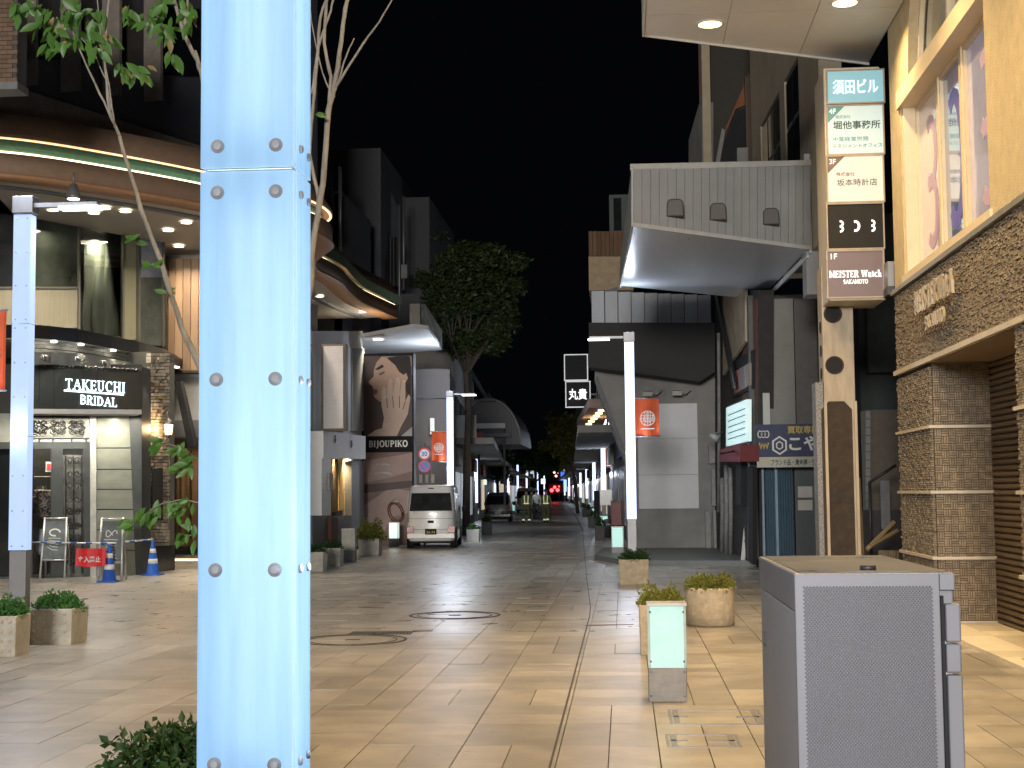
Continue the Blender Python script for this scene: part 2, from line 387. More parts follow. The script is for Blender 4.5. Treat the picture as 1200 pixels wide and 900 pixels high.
# steel framed covers near the glowing bollard
def framecover(x0, y0, x1, y1):
    a, b_, = G(x0, y1), G(x1, y1); c = G(x0, y0); b = new(); X0, X1, Y0, Y1 = a.x, b_.x, a.y, c.y
    for bx in ((X0,X1,Y0,Y0+.018),(X0,X1,Y1-.018,Y1),(X0,X0+.018,Y0+.018,Y1-.018),(X1-.018,X1,Y0+.018,Y1-.018),
               (X0+.018,X0+.14,(Y0+Y1)/2-.02,(Y0+Y1)/2+.02),(X1-.2,X1-.018,(Y0+Y1)/2-.02,(Y0+Y1)/2+.02),(X0+.03,X0+.07,Y0+.02,Y1-.02),(X1-.07,X1-.03,Y0+.02,Y1-.02)):
        b.box(*bx[:4], -.004, .005)
    b.build('access_cover_frame', m_steel, ground)
framecover(786,832,900,849); framecover(782,861,870,876)
for (x0, y0, x1, y1) in ((625,691,646,692),(624,696,645,697),(622,701,643,702),(620,706,642,707),(618,711,641,712),(484,739,507,740),(443,697,468,698),(430,706,458,707),(420,712,450,713)):
    groundline([(x0,(y0+y1)/2),(x1,(y0+y1)/2)], .06, .005, 'drain_slot', m_iron)
# stone kerb platform of the side lot in front of the rendered wall
sl = new(); a = G(752,663); b_ = G(888,664)
sl.slab([V((a.x-.3,a.y,0)), V((b_.x+1.2,b_.y,0)), V((b_.x+2,40,0)), V((-.6,40,0)), V((-.75,35.5,0))], (0,0,.12))
sl.build('side_lot', mat('damp_concrete', (.11,.12,.12), r=.45, var=.25, sc=2), kind='structure', loc=(0,0,0))

# ------------------------------------------------------------------ light pillars
FLOOD = 36000
def pillar(label, px, py_or_Y, near=False, bolts=True, side=1, arm=True, group='glowing street light pillars', loc=None, glassm=None, pw=170):
    root = thing('light_pillar', label, 'street light', loc, group); ox, oy = loc[0], loc[1]
    W2, D = .102, .14
    base = new(); base.box(ox-.095, ox+.095, oy, oy+D, 0, 1.05); base.box(ox-.12, ox+.12, oy-.02, oy+D+.02, 0, .02)
    base.build('base_post', m_steel, root, bevel=.006)
    z = [1.055, 2.33, 3.60, 4.85]; tops = 3
    for k in range(3):
        za, zb = z[k]+.004, z[k+1]-.004
        g = new(); g.box(ox-W2, ox+W2-.006, oy-.008, oy, za, zb); g.build('front_glass', glassm or m_lit, root, bevel=.001 if near else 0)
        g = new(); g.box(ox+W2-.010, ox+W2-.002, oy+.002, oy+D, za, zb); g.build('side_glass', glassm or m_lit, root)
        g = new(); g.box(ox-W2+.002, ox-W2+.010, oy+.002, oy+D, za, zb); g.build('side_glass', glassm or m_lit, root)
        if near:
            g = new(); g.box(ox-.018, ox+.018, oy+.050, oy+.058, za+.07, zb-.09); g.build('lamp_core', glow('pillar_lamp', (.86,.92,1), .47), root)
            g = new(); g.box(ox-.09, ox+.09, oy+D-.01, oy+D-.004, za, zb); g.build('reflector', m_white, root)
            g = new(); g.box(ox-W2+.012, ox+W2-.012, oy+.004, oy+D-.012, za-.003, za+.001); g.build('seam_plate', mat('seam_metal', (.3,.42,.42), r=.3, m=.3), root)
        if bolts:
            for zz in (za+.045, za+.045+(zb-za-.09)/3, zb-.045-(zb-za-.09)/3, zb-.045):
                for xx in (-.062, .062):
                    q = new(); q.lathe([(.0145,-.0105),(.0145,-.009)], (ox+xx-.003, oy, zz), 16, 'Y') if near else None
                    q.cur = 0; q.lathe([(.0,-.014),(.007,-.014),(.0095,-.0125),(.0095,-.008)], (ox+xx-.003, oy, zz), 14, 'Y')
                    q.build('bolt', mat('bolt_metal', (.25,.26,.29), r=.6, m=.0), root)
                    if near and xx > 0:
                        q = new(); q.lathe([(.009,-.002),(.009,.003),(.006,.005),(.0,.005)], (ox+W2, oy+.035, zz), 12, 'X'); q.build('bolt', mat('bolt_metal', (.25,.26,.29), r=.6, m=.0), root)
                        q = new(); q.lathe([(.009,-.002),(.009,.003),(.006,.005),(.0,.005)], (ox+W2, oy+.11, zz), 12, 'X'); q.build('bolt', mat('bolt_metal', (.25,.26,.29), r=.6, m=.0), root)
    cap = new(); cap.box(ox-.12, ox+.12, oy-.02, oy+D+.03, 4.86, 5.06); cap.build('cap_box', m_steel, root, bevel=.008)
    if arm:
        s = side; ar = new(); ar.box(min(ox+.12*s, ox+.85*s), max(ox+.12*s, ox+.85*s), oy+.02, oy+.1, 4.93, 4.98); ar.build('arm', m_steel, root)
        hd = new(); hd.box(min(ox+.42*s, ox+.88*s), max(ox+.42*s, ox+.88*s), oy-.02, oy+.14, 4.90, 4.93); hd.build('lamp_head', m_led if not near else m_steel, root)
        if not near: lamp(root, (ox+.65*s, oy+.06, 4.88), (.85,.95,1), 60, .3)
    if not near and pw:
        for zz, pw_ in ((2.4, 55 if oy > 20 else 25), (5.55, pw*1.4)): lamp(root, (ox, oy-.12, zz), COOL, pw_, .1, kind='POINT')  # point lights added before the glass and above the cap to lift facades
    return root
m_litf = mat('lit_pillar_glass_bright', (.08,.09,.1), r=.3, em=(.60,.70,1.0), es=1.9)
BIG = V((P(291,450,2.95).x, 2.95, 0))
m_frost = bpy.data.materials.new('frosted_pillar_glass'); m_frost.use_nodes = True
nt = m_frost.node_tree; N = nt.nodes; L = nt.links
tr = N.new('ShaderNodeBsdfTranslucent'); tr.inputs[0].default_value = (.82,.88,.95,1)
gl = N.new('ShaderNodeBsdfGlossy'); gl.inputs['Roughness'].default_value = .5; gl.inputs[0].default_value = (.8,.8,.8,1)
em = N.new('ShaderNodeEmission'); em.inputs[0].default_value = (.30,.60,.90,1); em.inputs[1].default_value = .24
ad = N.new('ShaderNodeAddShader'); mx = N.new('ShaderNodeMixShader'); mx.inputs[0].default_value = .02
gt = N.new('ShaderNodeTexCoord'); gm = N.new('ShaderNodeMapping'); gm.inputs['Scale'].default_value = (26,26,1.6); gn = N.new('ShaderNodeTexNoise'); gn.inputs['Scale'].default_value = 1; gn.inputs['Detail'].default_value = 8
gr = N.new('ShaderNodeMapRange'); gr.inputs[1].default_value = .35; gr.inputs[2].default_value = .75; gr.inputs[3].default_value = 1.0; gr.inputs[4].default_value = .80; gv_ = N.new('ShaderNodeVectorMath'); gv_.operation = 'SCALE'; gv_.inputs[0].default_value = (.82,.88,.95)
L.new(gt.outputs['Object'], gm.inputs[0]); L.new(gm.outputs[0], gn.inputs['Vector']); L.new(gn.outputs[0], gr.inputs[0]); L.new(gr.outputs[0], gv_.inputs['Scale']); L.new(gv_.outputs[0], tr.inputs[0])
L.new(tr.outputs[0], mx.inputs[1]); L.new(gl.outputs[0], mx.inputs[2]); L.new(mx.outputs[0], ad.inputs[0]); L.new(em.outputs[0], ad.inputs[1]); L.new(ad.outputs[0], N['Material Output'].inputs[0])
bigp = pillar('large frosted glass light pillar with bolted panels, beside the shrub in front', 0, 0, near=True, loc=BIG, arm=False, glassm=m_frost)
lamp(bigp, BIG+V((.32,.07,1.6)), COOL, 22, .1, kind='POINT')  # added point light, carries the pillar's light onto the cabinet side
PIL = {}
def pil(px, Y, label, **k):
    if Y > 30: k['glassm'] = m_litf
    PIL[px] = pillar(label, 0, 0, loc=V((P(px,550,Y).x, Y, 0)), **k); return PIL[px]
pil(22, 15.8, 'light pillar on a bare grey post in front of the bridal shop', side=1)
pil(739.5, 31.1, 'light pillar with an orange banner before the grey rendered wall', side=-1, pw=18)
pil(527.5, 48.3, 'light pillar behind the white van with an orange banner', bolts=False)
pil(557.5, 85, 'light pillar between the van and the dark parked car', bolts=False)
pil(707, 65.5, 'light pillar behind the red cabinet, second along the lamp row', bolts=False, side=-1)
pil(687.4, 128, 'light pillar beside the yellow-lit street tree', bolts=False, side=-1)
pil(673.5, 175, 'light pillar just past the yellow-lit street tree trunk', bolts=False, side=-1, arm=False)
pil(666.7, 205, 'light pillar next to the small blue sign down the street', bolts=False, side=-1, arm=False)
pil(580.5, 125, 'light pillar rising directly above the dark parked car', bolts=False, arm=False, pw=0)
pil(595.5, 150, 'light pillar just past the dark parked car', bolts=False, arm=False, pw=0)
pil(606.5, 170, 'light pillar seen behind the person in the vest', bolts=False, arm=False, pw=0)
pil(630, 230, 'distant light pillar between the two vested people', bolts=False, arm=False, pw=0)
pil(617, 195, 'far light pillar just behind the first vested person', bolts=False, arm=False, pw=0)
pil(637.5, 280, 'farthest thin light pillar above the second vested person', bolts=False, arm=False, pw=0)
pil(661.5, 245, 'thin light pillar directly beside the red stop lights', bolts=False, arm=False, pw=0)
pil(680, 150, 'light pillar behind the trunk of the yellow-lit tree', bolts=False, arm=False, pw=0)
pil(696, 98, 'light pillar between the red cabinet row and the yellow-lit tree', bolts=False, side=-1, pw=90)

# orange banners
def banner(x0, y0, x1, y1, Y, label):
    a, c = P(x0, y1, Y), P(x1, y0, Y); w_, h_ = c.x-a.x, c.z-a.z
    r = thing('orange_banner', label, 'banner', (a.x, Y, a.z), 'orange banners on the light pillars')
    b = new(); n = 8; vs = []
    for i in range(n+1):
        u = i/n; o = .02*math.sin(u*9)
        vs += [(a.x+w_*u, Y+o, a.z), (a.x+w_*u, Y+o, c.z)]
    k = len(vs); vs += [(x, y+.006, z) for x, y, z in vs]
    fs = [(2*i, 2*i+2, 2*i+3, 2*i+1) for i in range(n)]+[(k+2*i+1, k+2*i+3, k+2*i+2, k+2*i) for i in range(n)]
    b.add(vs, fs); b.build('cloth', m_orange, r)
    cc = V((a.x+w_*.5, Y-.03, a.z+h_*.47)); rr = w_*.33
    e = new(); e.disc(cc, rr, XR, ZU, (0,-.004,0), 24, r0=rr*.9)
    for k in range(-2, 3):
        z = k*rr/2.6; hw = math.sqrt(rr*rr-z*z)*.9; e.flat([(-hw,z-rr*.03),(hw,z-rr*.03),(hw,z+rr*.03),(-hw,z+rr*.03)], cc, XR, ZU, (0,-.003,0))
        e.flat([(z-rr*.03,-hw),(z+rr*.03,-hw),(z+rr*.03,hw),(z-rr*.03,hw)], cc, XR, ZU, (0,-.005,0))
        e.flat([(z*.7-rr*.04,-hw*.7),(z*.7+rr*.1,-hw*.7),(z*.7+rr*.16,hw*.8),(z*.7+rr*.08,hw*.8)], cc, XR, ZU, (0,-.006,0))
    e.build('round_emblem', m_print, r)
    t = new(); t.flat([(-rr*.9,-.02),(rr*.9,-.02),(rr*.9,.0),(-rr*.9,.0)], cc-V((0,0,rr*1.3)), XR, ZU, (0,-.003,0)); t.build('caption_line', m_print, r)
    for zr in (c.z+.01, a.z-.01): new().tube([(a.x-.12,Y,zr),(c.x+.02,Y,zr)], .012, 6).build('rod', m_steel, r)
banner(745.5, 467, 772, 511, 31.15, 'orange banner on the pillar before the grey rendered wall')
banner(506, 506, 523, 541, 48.35, 'orange banner on the pillar behind the white van')
banner(-22, 364, 7, 457, 15.85, 'orange banner cut off at the picture edge by the bridal shop')
banner(711, 521, 724, 547, 65.6, 'smaller orange banner above the red cabinet')
banner(692, 540, 697, 553, 128.1, 'tiny orange banner beside the yellow-lit street tree')
banner(542, 556, 553, 586, 85.1, 'orange banner on the pillar beside the dark parked car')

# ------------------------------------------------------------------ glowing bollards
def bollard(px, py, label, W=.30, H=.77, m=None, lit=True, rz=0):
    c = G(px, py); r = thing('glass_bollard', label, 'bollard', c, 'low light bollards along the street', rz)
    hb = H*.345; off = r.location.copy()
    def bb(*a): return new().box(a[0]+c.x, a[1]+c.x, a[2]+c.y, a[3]+c.y, a[4], a[5])
    D = W*.75
    bb(-W/2, W/2, 0, D, .0, hb).build('base_block', mat('bollard_steel', (.2,.19,.18), r=.5, m=.3, var=.25, sc=10), r, bevel=.006)
    bb(-W/2-.008, W/2+.008, -.012, D+.01, H-.025, H).build('cap', mat('bollard_cap', (.35,.34,.33), r=.4, m=.3), r, bevel=.003)
    bb(-W/2+.02, W/2-.02, .003, .012, hb, H-.025).build('front_pane', m or m_teal, r)
    for s in (-1, 1): new().box(c.x+s*(W/2-.009)-.009, c.x+s*(W/2-.009)+.009, c.y, c.y+.02, hb, H-.025).build('edge_strip', mat('bollard_glass_edge', (.35,.45,.42), r=.3), r)
    for s in (-1, 1): bb(s*(W/2-.008)-.006, s*(W/2-.008)+.006, .022, D, hb, H-.025).build('side_pane', m or m_teal, r)
    bb(-W/2+.02, W/2-.02, D-.012, D-.002, hb, H-.025).build('back_pane', m or m_teal, r)
    for sx in (-1, 1):
        for zz in (hb-.03, hb+.05, H-.07, .05):
            q = new(); q.lathe([(0,-.008),(.009,-.006),(.009,.0)], (c.x+sx*(W/2-.02), c.y+.002, zz), 10, 'Y'); q.build('screw', m_steel, r)
    return r
bollard(783, 823, 'teal glowing glass bollard in front of the sandstone planters')
bollard(724, 654, 'glowing bollard behind the square planter by the grey wall', H=.78)
bollard(708, 628, 'glowing bollard on the walkway below the red cabinet', H=.75)
bollard(461, 641, 'glowing white bollard between the van and the flowering planter', m=glow('pale_lit_glass', (.8,1,.9), .8))
bollard(408, 658, 'unlit white bollard between two concrete planters', m=m_plgrey, W=.32, H=.8)
bollard(697, 612, 'small glowing bollard farther along the walkway past the red cabinet', H=.75)
bollard(692, 600, 'tiny glowing bollard far along the walkway', H=.75)
bollard(558, 608, 'white glowing bollard under the pillar beside the dark parked car', H=.9, W=.3, m=glow('pale_lit_glass', (.8,1,.9), .8))

bollard(677, 598, 'tiny glowing bollard beyond the yellow-lit tree trunk', H=.8)
bollard(601, 603, 'tiny glowing bollard at the kerb just past the dark parked car', H=.8)
bollard(612, 597, 'tiny glowing bollard near the distant pale van', H=.8)
bollard(700, 606, 'tiny glowing bollard between the planter tubs on the walkway', H=.75)
# ------------------------------------------------------------------ planters
def leaves(mb, c, rx, ry, rz, n, size, R, flatb=True, up=.3):
    for _ in range(n):
        while True:
            a = V((R.uniform(-1,1), R.uniform(-1,1), R.uniform(-.1 if flatb else -1, 1)))
            if a.length < 1 and (a.length > .45 or R.random() < .3): break
        p = V(c)+V((a.x*rx, a.y*ry, a.z*rz)); t = V((R.uniform(-1,1), R.uniform(-1,1), R.uniform(-.4,.8)+up)).normalized()
        s = V((R.uniform(-1,1), R.uniform(-1,1), R.uniform(-.6,.6))); s = (s-t*s.dot(t)).normalized(); l = size*R.uniform(.6,1.3)
        nr = t.cross(s)*l*.12
        mb.add([p, p+t*l*.5+s*l*.28-nr, p+t*l, p+t*l*.5-s*l*.28-nr], [(0,1,2,3)])
def planter(px, py, wpx, label, round_=False, m=None, H=None, leaf=None, lh=.16, n=700, ls=.05, D=None, spill=1.12, dots=False):
    c = G(px, py); Y = c.y; W = wpx*Y/F; H = H or W*.85; D = D or W
    r = thing('planter', label, 'planter', (c.x, c.y, 0), 'planters along the paving'); b = new()
    cy = c.y+D/2
    if round_:
        b.lathe([(W*.47,0),(W*.5,.02),(W*.5,H*.3),(W*.495,H-.03),(W*.48,H),(W*.42,H),(W*.40,H-.06)], (c.x, cy, 0), 28)
    else:
        e = .035
        b.add([(c.x+sx*W/2*t, cy+sy*D/2*t, z) for (z, t) in ((0,.94),(H,1),(H,.88),(H-.07,.88)) for sx, sy in ((-1,-1),(1,-1),(1,1),(-1,1))],
              [(i*4+j, i*4+(j+1) % 4, (i+1)*4+(j+1) % 4, (i+1)*4+j) for i in range(3) for j in range(4)])
    pm = m or m_planter
    po = b.build('pot', pm, r, bevel=.012 if not round_ else 0)
    if dots:
        for i in range(4):
            for j in range(4):
                q = new(); q.lathe([(.022,-.012),(.014,-.02),(0,-.02)], (c.x+(i-1.5)*W*.23, c.y+.0+.02*(1-j/3), H*(.14+j*.24)), 4, 'Y'); q.build('stud', m_planter, r)
    s = new(); s.lathe([(W*.41,H-.09),(W*.41,H-.05),(0,H-.05)], (c.x,cy,0), 20) if round_ else s.box(c.x-W*.42, c.x+W*.42, cy-D*.42, cy+D*.42, H-.09, H-.05); s.build('soil', mat('soil', (.03,.02,.015), r=1), r)
    l = new(); RR = random.Random(px); leaves(l, (c.x, cy, H-.03), W*.5*spill, D*.5*spill, lh, n, ls, RR)
    for k in range(5):
        leaves(l, (c.x+RR.uniform(-.35,.35)*W, cy+RR.uniform(-.4,.4)*D, H), W*.22, D*.22, lh*RR.uniform(.9,1.35), n//7, ls, RR)
    l.build('foliage', leaf or m_leafy, r)
    return r
planter(834, 735, 57, 'round sandstone planter with yellow-green shrubs near the cabinet', True, H=.46)
planter(775, 768, 50, 'planter half hidden behind the teal glowing bollard', False, H=.5, n=600)
planter(743, 685, 35, 'square sandstone planter with dark greenery by the grey wall', False, H=.44, leaf=m_leafd, n=600)
planter(57, 756, 56, 'studded concrete planter beside the grey pillar post', False, m=m_plgrey, H=.40, leaf=m_leafg, n=900, dots=True)
planter(-4, 770, 46, 'studded concrete planter cut off at the picture edge', False, m=m_plgrey, H=.42, leaf=m_leafg, n=700, dots=True)
planter(366, 670, 26, 'concrete planter partly behind the large frosted pillar', False, m=m_plgrey, H=.42, leaf=m_leafd, n=400, ls=.06)
planter(388, 664, 22, 'concrete planter next to the unlit white bollard', False, m=m_plgrey, H=.42, leaf=m_leafd, n=400, ls=.06)
planter(432, 651, 25, 'concrete planter with tall flowering shrub before the jewellery poster', False, m=m_plgrey, H=.45, leaf=m_leafy, n=900, lh=.42, ls=.09, spill=1.5)
planter(554, 635, 15, 'white planter box beside the rear of the van', False, m=m_white, H=.42, leaf=m_leafg, n=250, ls=.07)
planter(475, 632, 20, 'low shrub planter behind the glowing bollard by the van', False, m=m_plgrey, H=.45, leaf=m_leafd, n=500, lh=.5, ls=.09, spill=1.4)
for i, (px, py, t) in enumerate(((695,618,'dark planter tub beside the walkway under the second pillar'),(688,606,'planter tub at the foot of the yellow-lit tree'),(703,634,'dark planter tub on the walkway near the red cabinet'),(570,627,'shrub planter in front of the dark parked car'))):
    planter(px, py, 12, t, False, m=mat('dark_tub', (.05,.05,.05)), H=.5, leaf=m_leafd, n=200, ls=.09, lh=.3)
# low dark shrub at the foot of the large pillar
def shrub(px, py, rx, h, label):
    c = G(px, py); r = thing('low_shrub', label, 'shrub', c); RR = random.Random(5)
    st = new()
    for k in range(14):
        a = RR.uniform(0, 2*PI); q = RR.uniform(.3,.9)*rx
        st.tube([c, c+V((math.cos(a)*q*.5, math.sin(a)*q*.5, h*.5)), c+V((math.cos(a)*q, math.sin(a)*q, h*RR.uniform(.6,1)))], [.01,.007,.003], 5)
    st.build('stems', m_barkd, r); l = new(); leaves(l, c+V((0,0,.05)), rx, rx, h, 2600, .06, RR)
    for k in range(10):
        leaves(l, c+V((RR.uniform(-.7,.7)*rx, RR.uniform(-.7,.7)*rx, h*.5)), rx*.3, rx*.3, h*.6, 150, .06, RR)
    l.build('foliage', m_leafd, r)
    tm = new(); tm.lathe([(rx*.9,0),(rx*.85,.06),(0,.06)], c, 20); tm.build('root_mound', mat('soil', (.03,.02,.015)), r); return r
shrub(222, 955, .42, .42, 'low dark green shrub growing at the foot of the frosted pillar')
def vplane(px, py, A, B):               # the point a pixel's ray meets on the upright plane through A and B
    n = V((B[1]-A[1], -(B[0]-A[0]), 0)); d = ray(px, py); o = V((0,0,EYE)); t = n.dot(V((A[0],A[1],0))-V((0,0,0)))/n.dot(d)
    return o+d*t
def sm(name, m, parent, pts, d, **k): return new().slab(pts, d).build(name, m, parent, **k)
# ================================================================== watch shop building
XF = 3.75
wb = thing('shop_building', 'cream and brown stone watch shop building with shuttered entrance', 'building', (XF, 14, 0))
m_basket = mat('brown_split_stone', (.23,.185,.13), r=.65, var=.35, sc=11, bump=.5, bsc=70, rand=2)
m_ledge = mat('pale_ledge', (.5,.45,.36), r=.5, var=.1)
m_back = mat('brown_stone_backing', (.07,.045,.025), r=.9)
# masses
new().box(XF+.02, 9, 8, 14.1, 0, 4.3).build('near_pier', m_back, wb)
new().box(XF+.02, 9, 18.0, 20.1, 0, 3.2).build('far_pier', m_back, wb)
new().box(XF+.02, 9, 14.102, 20.1, 3.2, 4.3).build('stone_band', m_back, wb)
R = random.Random(11)
rel = new()
def relief_yz(x, y0, y1, z0, z1, sgn=-1):         # street face: small upright split stones
    z = z0
    while z < z1-.02:
        h = R.uniform(.02,.034); y = y0+R.uniform(-.1,0)
        while y < y1:
            l = R.uniform(.035,.09); a, b = max(y, y0)+.003, min(y+l, y1)-.003
            if b-a > .015: rel.box(x-R.uniform(.004,.026), x+.021, a, b, z+.003, min(z+h, z1)-.002)
            y += l
        z += h
relief_yz(XF, 14.1, 20.1, 3.26, 4.28); relief_yz(XF, 18.03, 20.1, .06, 3.15); relief_yz(XF, 11.6, 14.09, .06, 3.18); relief_yz(XF, 11.6, 14.09, 3.26, 4.28)
c = .09
def relief_xz(y, x0, x1, z0, z1):                  # faces turned to the camera: basket weave of three bars
    nx, nz = round((x1-x0)/c), round((z1-z0)/c); cx_, cz = (x1-x0)/nx, (z1-z0)/nz
    for i in range(nx):
        for j in range(nz):
            xa, za = x0+i*cx_, z0+j*cz
            for k in range(3):
                t = R.uniform(.008,.022)
                if (i+j) % 2: rel.box(xa+k*cx_/3+.004, xa+(k+1)*cx_/3-.004, y-t, y+.01, za+.003, za+cz-.003)
                else: rel.box(xa+.003, xa+cx_-.003, y-t, y+.01, za+k*cz/3+.004, za+(k+1)*cz/3-.004)
relief_xz(18.0, XF+.02, 4.45, .06, 3.17)
rel.build('split_stone', m_basket, wb, kind='stuff')
for z in (.02, .79, 1.585, 2.38):
    new().box(XF-.05, XF+.02, 18.0, 20.12, z, z+.035).build('ledge', m_ledge, wb)
    new().box(XF-.05, 4.46, 17.955, 17.998, z, z+.035).build('ledge', m_ledge, wb)
    new().box(XF-.05, XF+.02, 11, 14.12, z, z+.035).build('ledge', m_ledge, wb)
new().box(XF-.055, XF+.0, 8, 20.13, 3.185, 3.245).build('ledge', m_ledge, wb)
new().box(XF-.06, XF+.03, 8, 20.13, 4.29, 4.35).build('ledge', mat('metal_ledge', (.3,.29,.27), r=.4, m=.4), wb)
new().box(XF+.0, 4.6, 14.1, 18.0, 3.17, 3.196).build('entrance_soffit', mat('entrance_ceiling', (.16,.11,.06), r=.7), wb)
sh = new(); sh.box(4.49, 4.55, 13.3, 18.0, 0, 3.17); sh.build('shutter_back', mat('shutter_brown_dark', (.04,.03,.022), r=.6), wb)
m_sh = mat('brown_shutter_slat', (.17,.12,.075), r=.45, m=.3, var=.12)
s0 = None
for k in range(43):
    z = .02+k*.0733
    if s0 is None:
        b = new(); b.add([(4.47,13.3,z),(4.445,13.3,z+.02),(4.445,13.3,z+.05),(4.487,13.3,z+.07),(4.47,17.99,z),(4.445,17.99,z+.02),(4.445,17.99,z+.05),(4.487,17.99,z+.07)],
              [(0,1,5,4),(1,2,6,5),(2,3,7,6),(3,0,4,7),(0,3,2,1),(4,5,6,7)])
        s0 = b.build('shutter_slat', m_sh, wb)
    else:
        q = s0.copy(); COL.objects.link(q); q.location.z = k*.0733
# entrance step tiles
m_tile = mat('pale_entrance_tile', (.62,.55,.42), r=.5, var=.08, rand=1)
for i in range(9):
    for j in range(2):
        new().box(3.56+j*.44, 3.995+j*.44, 13.36+i*.51, 13.86+i*.51, .0, .035).build('entrance_tile', m_tile, wb)
# upper wall with window and arch
def yz(pts, x, d, name, m): return sm(name, m, wb, [(x, y, z) for y, z in pts], (d, 0, 0))
yz([(19.4,4.35),(20.1,4.35),(20.1,6.95),(19.4,6.95)], XF, .3, 'wall', m_yell)
yz([(8,4.35),(14.9,4.35),(14.9,6.95),(8,6.95)], XF, .3, 'wall', m_yell)
ar = [(17+1.8*math.cos(a*PI/20), 6.95+1.8*math.sin(a*PI/20)) for a in range(0, 21)]
yz([(20.1,6.952),(20.1,10),(8,10),(8,6.952)]+[(15.2,6.952)]+[(17-1.8*math.cos(a*PI/20), 6.952+1.8*math.sin(a*PI/20)) for a in range(1, 20)]+[(18.8,6.952)], XF, .3, 'wall', m_yell)
new().box(XF+.3, 9, 8, 20.1, 4.36, 10).build('interior', mat('interior_dark', (.05,.045,.04)), wb)
m_frame = mat('cream_window_frame', (.66,.55,.38), r=.5, var=.05)
fr = new().box(XF-.04, XF+.31, 14.86, 19.46, 6.70, 6.94).build('window_lintel', m_frame, wb)
new().box(XF-.03, XF+.3, 14.8, 19.46, 4.352, 4.46).build('window_sill', m_frame, wb)
new().box(XF+.02, XF+.24, 19.30, 19.42, 4.462, 6.698).build('window_jamb', m_frame, wb)
new().box(XF+.02, XF+.24, 14.86, 14.98, 4.462, 6.698).build('window_jamb', m_frame, wb)
decal = mat('lilac_print', (.44,.33,.52), r=.4, var=.05); decal2 = mat('blue_print', (.12,.12,.5), r=.4, var=.05)
cols = [mat('pane_pink_reflection', (.48,.44,.5), r=.12, var=.04, coat=.8, em=(.6,.55,.6), es=.08), mat('pane_blue_dark', (.10,.16,.30), r=.05, var=.1, coat=1, em=(.1,.2,.5), es=.1), mat('pane_lavender_reflection', (.42,.42,.55), r=.08, var=.1, coat=1, em=(.4,.45,.8), es=.14)]  # pane tints and faint glow painted in for reflections of the sign
ys = [(17.95,19.3),(16.75,17.85),(14.98,16.62)]
arc3 = lambda cx_, cz, r_, up: [(cx_+r_*math.cos(math.radians(a))*up, cz+r_*math.sin(math.radians(a))) for a in range(-130, 140, 18)]
for k, (a, b) in enumerate(ys):
    wn = new(); wn.box(XF+.18, XF+.25, a, a+.05, 4.462, 6.698); wn.box(XF+.18, XF+.25, b-.05, b, 4.462, 6.698); wn.box(XF+.18, XF+.25, a+.05, b-.05, 4.462, 4.53); wn.box(XF+.18, XF+.25, a+.05, b-.05, 6.63, 6.698)
    wn = wn.build('window_frame', m_frame, wb)
    new().box(XF+.22, XF+.232, a+.05, b-.05, 4.53, 6.63).build('pane', cols[k], wn)
    d = new(); o = V((XF+.219, (a+b)/2, 5.55)); rt = V((0,-1,0)); dm = decal if k != 1 else decal2
    if k == 0: 
        d.ribbon([(x*.3, .38+y*.4) for x, y in arc3(0,0,1,1)], .17, o, rt, ZU, (-.003,0,0)); d.ribbon([(x*.3, -.38+y*.4) for x, y in arc3(0,0,1,1)], .17, o, rt, ZU, (-.005,0,0))
    elif k == 1: d.ribbon([(x*.38, y*.75) for x, y in arc3(0,0,1,1)], .2, o, rt, ZU, (-.003,0,0))
    else:
        d.ribbon([(x*.3, .38+y*.4) for x, y in arc3(0,0,1,1)], .17, o, rt, ZU, (-.003,0,0)); d.ribbon([(x*.3, -.38+y*.4) for x, y in arc3(0,0,1,1)], .17, o, rt, ZU, (-.005,0,0))
    d.build('printed_numeral', dm, wn)
new().box(XF+.16, XF+.27, 16.62, 16.75, 4.462, 6.698).build('mullion', m_frame, wb)
new().box(XF+.16, XF+.27, 17.85, 17.95, 4.462, 6.698).build('mullion', m_frame, wb)
af = new()
q = [(17+1.78*math.cos(a*PI/20), 6.95+1.78*math.sin(a*PI/20)) for a in range(0, 21)]
af.slab([(XF+.2, y, z) for y, z in q], (.03,0,0)); aw = af.build('arch_window', mat('arch_glass', (.10,.12,.12), r=.06, coat=1), wb)
e = new(); e.ribbon([(-(y-17), z-6.95) for y, z in q], .09, (XF+.12,17,6.95), (0,-1,0), ZU, (.06,0,0)); e.build('arch_frame', m_frame, aw)
new().box(XF+.1, XF+.2, 16.96, 17.04, 6.95, 8.7).build('arch_mullion', m_frame, aw)
# raised metal lettering on the band
m_let = mat('bronze_letters', (.45,.36,.22), r=.35, m=.5, var=.1)
pa, pb = PX(1082, 350, XF), PX(1134, 340, XF)
lt = new(); serif(lt, 'MEISTER', (XF-.10, (pa.y+pb.y)/2+.44, 3.93), (0,-1,0), ZU, .26, ext=-.0-.0+.03, wd=1.3, wt=.2, thin=.1); lt.build('lettering', m_let, wb)
lt = new(); serif(lt, 'Watch', (XF-.10, (pa.y+pb.y)/2-.62, 3.93), (0,-1,0), ZU, .26, ext=.03, wd=.72, wt=.2, thin=.1); lt.build('lettering', m_let, wb)
lt = new(); serif(lt, 'SAKAMOTO', (XF-.10, (pa.y+pb.y)/2, 3.62), (0,-1,0), ZU, .15, ext=.03, wd=1.0, wt=.2, thin=.1); lt.build('lettering', m_let, wb)
for yy in ((pa.y+pb.y)/2+.4, (pa.y+pb.y)/2-.6): new().tube([(XF-.10,yy,3.93),(XF,yy,3.93)], .012, 6).build('letter_pin', m_let, wb)
